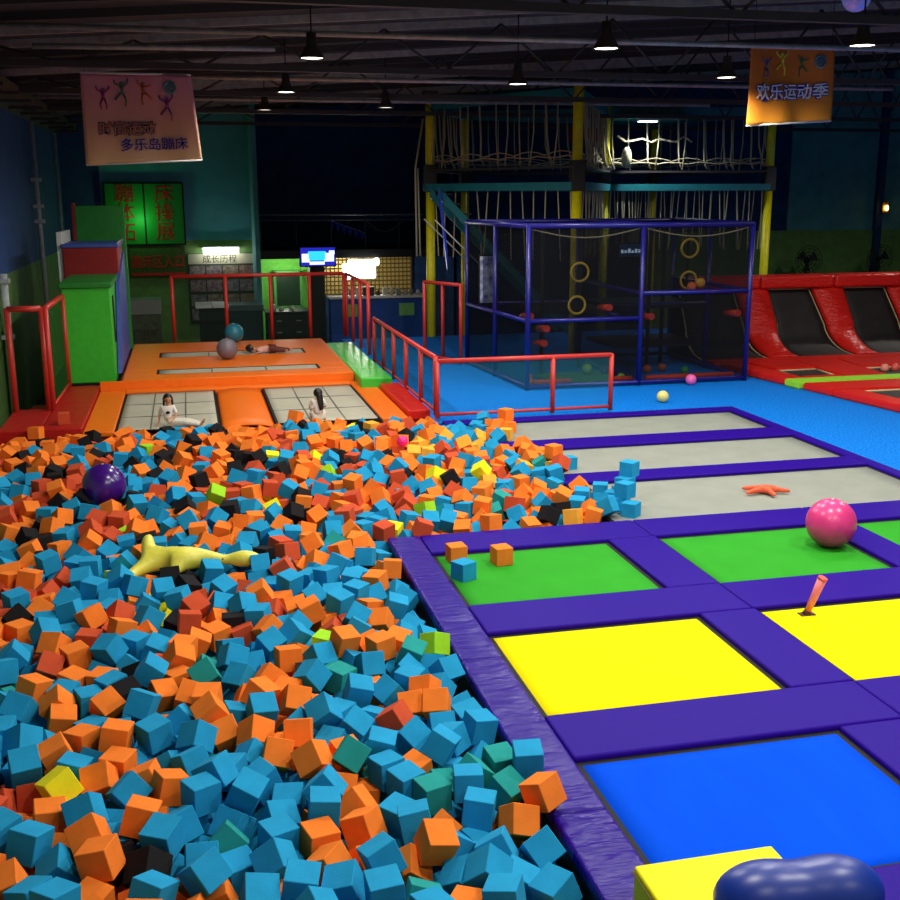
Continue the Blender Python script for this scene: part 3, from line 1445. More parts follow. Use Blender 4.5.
-183,1085,-13,34,68,-53,2,
53,1745,-16,-5,-19,-59,3,
-74,491,-7,23,-44,-57,1,
-194,1393,-12,-10,-6,77,3,
364,1828,-15,20,-78,49,1,
-254,1215,-14,-52,-44,63,1,
95,1817,-15,-89,16,-6,1,
213,1462,-12,67,-66,-30,1,
-115,1389,-5,65,-14,-47,2,
223,1340,-16,-12,29,94,0,
-193,1843,-15,-3,2,-36,0,
17,453,-15,-8,1,11,0,
437,1406,-15,-72,-48,17,1,
-9,355,-6,16,14,-78,1,
120,1761,-12,5,-19,-94,0,
95,540,-13,-82,51,-4,0,
482,1730,-16,-40,-34,-20,0,
-5,377,2,20,1,-58,0,
-172,1171,-16,-40,48,-66,1,
188,1648,-14,-9,-70,19,1,
-260,1569,-15,-49,21,10,0,
-156,691,-15,-26,2,-64,1,
62,1854,-13,3,-2,19,3,
156,502,0,10,-9,-97,1,
-23,1739,-12,94,26,-1,1,
102,430,-15,3,6,100,0,
203,1682,-7,5,-6,37,0,
222,1743,-5,-31,52,13,1,
-84,448,3,9,-2,-91,1,
-43,1891,-15,-27,-93,8,3,
398,1575,-2,-2,1,48,0,
-291,1020,-15,39,85,-27,1,
-224,1668,-9,59,59,-8,2,
-63,1589,-9,-3,-3,32,3,
57,522,-11,13,-92,18,0,
262,1726,-4,95,-1,-9,1,
64,1881,-15,-15,9,30,1,
-273,1156,-7,29,79,44,1,
483,1611,-16,-88,30,36,1,
-133,1548,-16,3,2,75,2,
42,554,-12,15,66,-22,0,
-58,575,-9,-5,8,50,0,
401,1700,-7,2,1,86,2,
138,1676,-13,1,-8,61,2,
46,1309,-16,-1,-3,-45,0,
92,1764,-15,55,-76,8,3,
105,455,-10,25,76,-50,0,
84,575,-15,-60,-72,-32,0,
-102,1670,-7,-31,-26,59,3,
-132,1623,-15,43,52,-60,3,
83,1840,-1,1,-6,-95,1,
122,1403,-15,0,-1,-84,3,
243,1643,-16,-63,-66,-1,0,
78,435,-14,15,90,-42,0,
36,1526,-16,-38,-6,-90,2,
20,487,-5,7,70,-48,0,
43,1701,-14,64,-6,47,1,
-86,476,8,60,3,73,1,
369,1418,-14,62,7,53,0,
-176,733,-12,-31,71,57,1,
164,1724,-6,-22,-62,-75,0,
25,1683,-16,89,-36,25,1,
-192,1753,-13,93,-19,-12,1,
90,1790,-8,36,30,0,1,
276,1588,-10,47,-6,-49,2,
-31,529,-2,3,-2,-95,1,
61,501,0,-12,-72,29,0,
-193,753,-14,-84,43,7,1,
0,1305,-16,-55,17,-82,1,
116,1591,-1,95,-31,6,1,
68,1518,-7,-18,-8,23,1,
346,1538,-10,28,-35,4,1,
-251,1041,-8,-47,69,36,2,
125,1091,-13,-10,44,17,0,
-122,554,-11,-89,-4,-37,1,
-130,1422,-2,20,97,-8,2,
133,1027,-8,85,-23,-1,0,
3,1145,-14,-29,-20,-47,1,
-40,1559,-7,-71,58,7,1,
-276,1681,-13,81,-11,50,0,
106,1534,-15,18,-67,-71,1,
440,1655,-15,47,58,-41,0,
284,1783,-16,3,-95,-13,1,
-246,1174,-15,0,2,2,0,
-47,443,-1,-71,12,-15,1,
210,1868,-16,71,13,-25,1,
295,1804,-8,63,-49,52,1,
100,508,-10,0,1,77,0,
223,1488,-9,68,29,68,1,
23,1658,-4,9,-50,-86,1,
31,785,-14,-34,-42,-80,1,
389,1545,-9,3,0,-100,1,
49,1064,-16,-56,-50,-27,1,
21,1630,-8,66,36,24,1,
-47,1751,-13,6,10,-81,0,
-160,1674,-14,-9,-50,39,0,
-183,1885,-15,14,-89,17,2,
40,426,0,-21,59,66,0,
62,1492,-4,-3,-1,99,1,
134,1442,-7,68,0,-3,1,
-94,1622,-15,-35,69,-62,0,
25,1752,-10,-76,44,-48,0,
157,363,-4,76,3,-28,0,
-289,1567,-11,23,41,28,0,
286,1669,-12,46,70,-42,0,
32,1052,-2,0,-50,-84,0,
-189,1820,-12,2,0,-97,0,
90,1553,-9,-75,-20,-60,1,
273,1622,-16,-29,73,-29,0,
-19,474,-9,59,69,20,1,
297,1757,-12,35,-4,2,3,
-266,1111,-15,62,22,-14,2,
-52,1614,-9,5,7,48,3,
70,412,-1,0,-2,-42,0,
-142,1070,-9,-37,-74,-51,1,
-219,1581,-6,-6,5,88,2,
-47,1144,-15,-23,-60,-34,0,
5,550,-15,16,42,-2,0,
211,1626,-15,84,-42,-35,0,
-140,1328,-15,62,-62,-42,1,
-65,1719,-10,80,42,40,1,
-265,1133,2,-73,-47,17,1,
358,1493,-16,1,7,25,3,
374,1777,-8,-14,53,-53,1,
0,1694,-9,-76,-23,-58,0,
126,1206,-15,-3,7,-96,0,
-87,1226,-13,-55,-40,17,1,
-197,1657,-5,59,-74,2,1,
88,1608,-6,18,21,90,0,
-202,966,-14,-52,75,40,0,
4,405,2,-73,-25,9,1,
-287,1093,-16,1,-2,76,2,
-178,1775,-9,-24,-43,-85,0,
221,1698,-8,4,3,-100,2,
130,442,-2,26,-2,-7,1,
219,1525,-2,59,-37,13,0,
149,1705,-15,-2,5,-84,1,
327,1616,-5,-10,-57,-75,1,
93,1120,-10,-37,-38,30,0,
-157,847,-17,73,33,31,0,
69,1764,-2,-41,-41,-71,3,
125,1706,-7,42,-23,60,0,
-191,906,-14,6,-9,83,0,
401,1887,-14,-7,20,57,1,
187,1796,-5,-72,6,4,0,
-232,1194,3,-3,-1,100,0,
-296,1156,2,49,1,-87,1,
396,1801,-17,-7,6,-98,0,
457,1853,-9,-38,49,77,0,
-313,1521,-4,-52,-20,17,1,
-306,1616,-17,30,-54,-21,1,
-31,949,-15,-77,61,4,1,
117,404,-10,0,15,-53,0,
247,1538,-13,64,-42,-53,1,
-293,1183,-4,5,-3,-30,2,
389,1627,-6,60,7,10,1,
-249,1248,-15,45,-46,7,1,
-207,1356,-14,46,23,-43,0,
-263,1417,-15,82,28,-40,2,
-89,1749,-5,93,-36,2,3,
-269,1438,5,-41,47,3,2,
-59,534,-3,51,-16,-67,0,
97,1497,-13,-55,49,1,1,
170,1688,-11,59,-47,44,1,
-254,1706,-17,-2,-5,-94,2,
43,1469,-12,-8,-2,77,0,
-244,1228,5,87,20,-41,1,
406,1597,-5,-11,-1,55,0,
-243,1155,-3,-11,-48,6,0,
-181,700,-11,-2,-5,-69,1,
-321,1558,-1,54,28,61,0,
-226,1037,4,-40,52,0,2,
-194,779,0,5,-5,99,0,
20,1871,-15,12,-74,63,1,
99,413,5,46,-6,-36,1,
-296,1490,-11,5,11,40,2,
1,1760,-2,-8,-4,-69,1,
-217,1066,-14,-6,-37,78,2,
-104,411,2,-57,-50,54,0,
-110,460,4,-14,14,46,1,
265,1668,-9,52,57,57,2,
58,1798,-7,59,-32,-62,3,
-160,664,-7,-1,-64,-73,0,
-241,1747,-9,-1,-14,61,2,
-272,1519,2,0,2,-98,0,
101,1872,-13,-69,-4,62,1,
-210,928,-16,-94,22,15,1,
-178,604,-10,38,-69,40,1,
-153,505,-15,-4,-2,-36,1,
-24,403,-5,5,8,-79,0,
163,1755,-7,18,89,39,2,
-191,664,-2,11,2,-34,1,
374,1468,-9,-88,-28,37,0,
-255,1648,-5,-50,-39,54,1,
-73,1626,-1,68,9,-27,0,
27,391,2,11,2,95,0,
27,1781,0,24,81,54,0,
-213,1731,-2,0,-5,-50,2,
156,415,-11,25,19,95,1,
-111,492,-1,-79,-15,43,1,
115,1380,-13,-46,-19,-35,0,
9,1613,-9,-4,-2,93,1,
-232,868,-13,-2,6,82,0,
116,352,-10,61,-5,-15,1,
-270,1312,-17,20,27,39,1,
175,1031,-16,-78,34,49,1,
-184,1690,-2,7,3,-41,0,
-278,1202,-9,-64,28,6,1,
-229,841,-1,-91,21,-7,0,
264,1769,-6,-12,-36,92,0,
-312,1705,2,47,-38,75,0,
392,1520,-11,-23,-52,9,0,
256,1568,-14,3,-1,60,2,
38,363,-2,-11,12,-95,1,
-199,1569,-2,94,-30,5,1,
84,1657,-11,3,0,100,0,
86,479,-7,41,-80,-16,0,
78,510,7,-6,-8,15,1,
177,516,-5,-39,73,-14,1,
-54,410,-8,-37,-36,-15,1,
0,1573,-1,66,1,75,2,
-141,543,4,-21,96,-12,1,
-293,1599,0,6,-26,29,1,
-188,946,-2,-7,72,-51,0,
148,1413,-12,-11,-57,-69,2,
338,1679,-14,93,-6,-33,0,
-258,1370,-16,-13,-2,25,0,
457,1720,-14,-60,54,50,1,
-43,373,-3,6,-1,-26,0,
7,468,5,-2,-6,92,1,
-281,1386,-17,2,4,-9,1,
67,547,-8,-57,-14,74,0,
199,443,-13,-76,20,-50,0,
-304,1227,-10,-10,-32,-89,1,
260,1880,-15,12,-20,-96,1,
338,1817,-4,8,0,1,3,
-106,534,-1,17,-84,-51,1,
-126,1825,-9,-49,65,-53,1,
-218,1125,2,84,-18,-42,0,
126,1886,-12,-2,0,68,2,
-249,1395,-8,26,0,63,2,
212,1426,-4,-13,71,46,1,
41,1432,-11,61,41,64,1,
-99,1814,-12,-39,-48,73,2,
484,1557,-9,25,-38,-84,1,
188,1881,-8,-27,-39,5,1,
-13,504,-2,-3,-6,1,0,
-320,1206,-2,-42,-84,-25,2,
-202,1598,-15,59,-41,67,1,
299,1605,-5,43,42,-48,1,
-129,473,6,1,25,42,0,
-196,1447,-4,3,1,15,0,
-180,849,1,-12,-2,84,1,
-296,1451,-9,61,4,-44,0,
-13,717,-15,-43,0,-80,0,
-60,1316,-14,42,61,46,1,
-115,1101,-10,0,-4,19,0,
-318,1470,-11,81,-38,1,2,
-219,1086,4,-4,-7,69,2,
-314,1583,1,39,-66,-2,0,
40,462,-8,-37,7,75,0,
104,1352,-14,73,-19,-48,1,
-265,936,-13,2,68,-61,0,
-267,906,-7,23,67,63,0,
431,1759,-11,20,67,40,2,
-5,1849,-9,-12,-4,-13,3,
-65,459,-1,-25,58,37,1,
-105,1695,-6,40,-8,-63,3,
-230,897,-10,50,-35,5,0,
-148,1575,-4,-75,37,37,2,
-292,1418,-15,-7,-62,-48,2,
160,1900,-14,19,-75,42,1,
31,1812,-4,30,-73,61,1,
-319,1392,3,48,13,-80,0,
313,1888,-14,0,35,-9,1,
50,403,12,-7,3,25,0,
-320,1636,-11,64,-22,-50,1,
-322,1178,-1,-1,2,57,0,
-264,1185,5,44,-65,10,2,
-225,1780,-13,89,42,-17,1,
431,1617,-16,3,-2,40,1,
71,457,-4,-31,-79,37,0,
-71,362,-4,-21,-62,68,0,
423,1719,-2,26,42,-70,0,
-215,804,1,-50,0,-60,0,
-297,1408,4,83,14,10,1,
15,570,-13,51,-44,-58,0,
214,1815,-8,82,34,18,1,
49,447,12,-82,-2,-11,0,
-285,1628,-6,9,11,-64,0,
-288,1538,0,-18,-56,55,2,
-84,544,1,-47,-39,26,0,
21,519,-1,-51,-22,52,1,
340,1655,-10,-67,-6,74,1,
-96,1645,3,-40,62,-23,0,
315,1838,-12,-45,-73,-1,1,
-277,1223,-2,-57,-34,-46,0,
74,1370,-9,-1,7,-39,1,
141,467,-1,-2,6,68,0,
-48,498,-2,2,-4,-52,1,
-4,442,-1,27,17,83,0,
-319,1262,-16,42,70,-55,1,
-193,825,-2,5,7,16,0,
-23,428,5,-51,-8,45,1,
15,354,-2,72,62,-13,1,
-88,572,-9,-2,-3,-78,0,
-37,347,-2,64,-2,21,0,
156,548,-17,-5,5,42,0,
317,1435,-14,13,-46,61,2,
110,478,1,-60,0,40,1,
168,391,-9,-39,-71,37,0,
79,1731,-8,10,-99,-2,3,
-224,981,-1,62,-75,11,0,
-167,637,-3,63,-12,-76,1,
339,1415,-6,87,42,-19,2,
-289,1342,-13,-78,-20,-30,0,
-217,745,-2,88,20,43,2,
-287,1294,-4,12,0,-90,0,
-238,1013,-6,5,-12,-74,0,
-127,583,-14,69,43,-4,0,
-267,1023,-2,1,-59,57,0,
-293,1123,-1,74,-1,-47,2,
22,446,12,46,-19,65,0,
-322,1142,2,0,3,-65,1,
61,346,-6,-26,-75,49,0,
177,1109,-9,56,26,4,0,
-268,1822,-14,-4,-8,-99,1,
-249,981,3,-9,-3,-89,1,
-139,449,-17,-69,-31,33,1,
157,1661,-4,2,-1,2,1,
-282,1057,2,-40,31,82,0,
-312,1098,-10,35,-93,1,0,
-221,776,-6,9,25,-80,2,
49,1532,4,-59,31,-60,0,
368,1526,-9,20,-45,33,1,
-133,512,0,33,11,-92,0,
186,399,-1,53,-56,55,1,
187,1842,-11,-24,-28,-89,0,
-269,1082,3,5,4,-8,2,
-242,1100,6,-39,79,33,2,
-14,1462,-1,0,2,-61,0,
-298,1362,3,-13,16,-97,0,
-271,1106,9,-3,-2,77,2,
-321,1430,-4,57,-77,21,0,
-251,885,3,62,59,31,0,
-224,954,4,-29,-94,19,0,
-280,1257,-7,8,-13,-11,1,
-121,1779,-8,13,-4,-99,1,
-319,1656,10,-70,31,47,0,
-206,883,-2,71,-48,-17,1,
-236,921,1,11,-10,-68,0,
138,417,6,-8,-10,-9,1,
-97,380,-6,-7,-2,-96,1,
-188,897,7,-3,7,-32,0,
134,492,3,-8,1,22,1,
-280,1470,-6,-30,44,-78,2,
-106,1132,-2,-87,-31,28,0,
-318,1342,-8,-85,38,-30,1,
-321,1284,-2,-11,-7,-99,2,
194,1771,-5,-25,52,71,0,
410,1778,-5,-45,-33,-9,1,
-147,601,-1,2,-97,21,0,
-278,996,-5,1,3,92,1,
91,381,-2,3,-5,86,0,
-246,806,-12,3,8,-19,0,
-274,1407,5,0,5,-63,2,
-306,1074,1,16,-34,-31,2,
-211,859,5,-37,-29,-88,0,
-135,398,-4,4,46,-87,1,
-163,578,1,3,-3,95,1,
-42,470,6,84,-25,-8,1,
-203,690,2,-14,-29,62,1,
-251,1005,12,-42,-52,-60,0,
-124,435,1,38,-20,-62,0,
57,476,2,25,38,47,0,
185,348,-2,-22,-32,-32,0,
-251,1301,0,4,-69,-25,0,
-204,1001,3,5,5,-74,0,
-184,750,8,-67,44,-19,1,
172,439,-1,-13,-2,52,0,
-128,570,9,-65,-49,58,1,
178,486,-7,13,1,20,0,
-119,367,1,75,-55,-16,1,
124,377,3,-5,8,-64,1,
-296,1098,11,-67,-60,30,2,
-27,456,10,-9,-3,95,1,
-281,1494,10,10,1,-85,2,
68,731,-2,21,-41,-89,1,
61,1826,-6,52,46,63,1,
147,385,7,-4,6,-51,0,
-295,1208,11,8,2,95,2,
-172,715,7,51,56,44,0,
-242,1057,8,-2,0,95,2,
-5,531,4,-3,4,93,1,
-205,717,-1,-32,41,72,0,
-254,859,6,85,-19,49,0,
-74,422,-2,-27,80,22,0,
-320,1310,-2,-2,93,28,1,
-292,1322,2,-18,3,-36,1,
-160,456,-1,23,-56,-64,0,
-212,914,4,-94,22,-3,1,
-252,824,8,15,24,-68,0,
-310,1619,8,-32,-79,-5,0,
135,348,4,-17,-21,-15,0,
-184,801,7,-61,-59,-43,0,
86,345,-17,-29,63,-36,0,
-318,1767,-1,-1,4,-36,1,
-319,1486,9,-92,-10,-16,0,
198,498,-2,56,31,-5,0,
58,374,1,16,75,39,0,
-88,391,12,10,8,93,1,
-253,782,-9,-61,71,7,2,
-319,1119,8,0,38,68,1,
-164,616,10,47,-78,-38,0,
-241,800,9,-10,-2,-64,2,
-215,1056,12,11,-7,-38,0,
-287,1383,4,4,-8,-27,1,
-241,760,4,7,9,-34,1,
-256,1347,1,-43,-30,-41,0,
82,354,9,-18,71,64,0,
-175,515,-4,38,-52,-69,1,
-166,683,10,-29,-4,-91,1,
198,423,-2,-41,39,-6,0,
-315,1029,-6,-60,-14,-65,0,
-219,648,-14,57,17,68,1,
-319,1229,12,-22,81,7,1,
-173,544,-1,14,79,-59,0,
195,373,-5,-37,-48,-4,0,
37,500,9,-1,-1,32,0,
-186,569,-4,58,71,-31,0,
-266,1276,-2,66,20,-32,1,
-88,346,-7,0,79,24,0,
-251,950,5,-62,25,22,0,
-198,591,2,64,-51,-45,0,
165,466,7,13,29,-93,0,
-157,500,9,-74,-14,-26,1,
-68,510,12,12,-3,-36,1,
109,438,11,-45,28,23,0,
-321,1455,7,-14,45,87,2,
-304,1002,2,-44,-43,-64,0,
532,1567,4,0,0,65,1]
NB=300
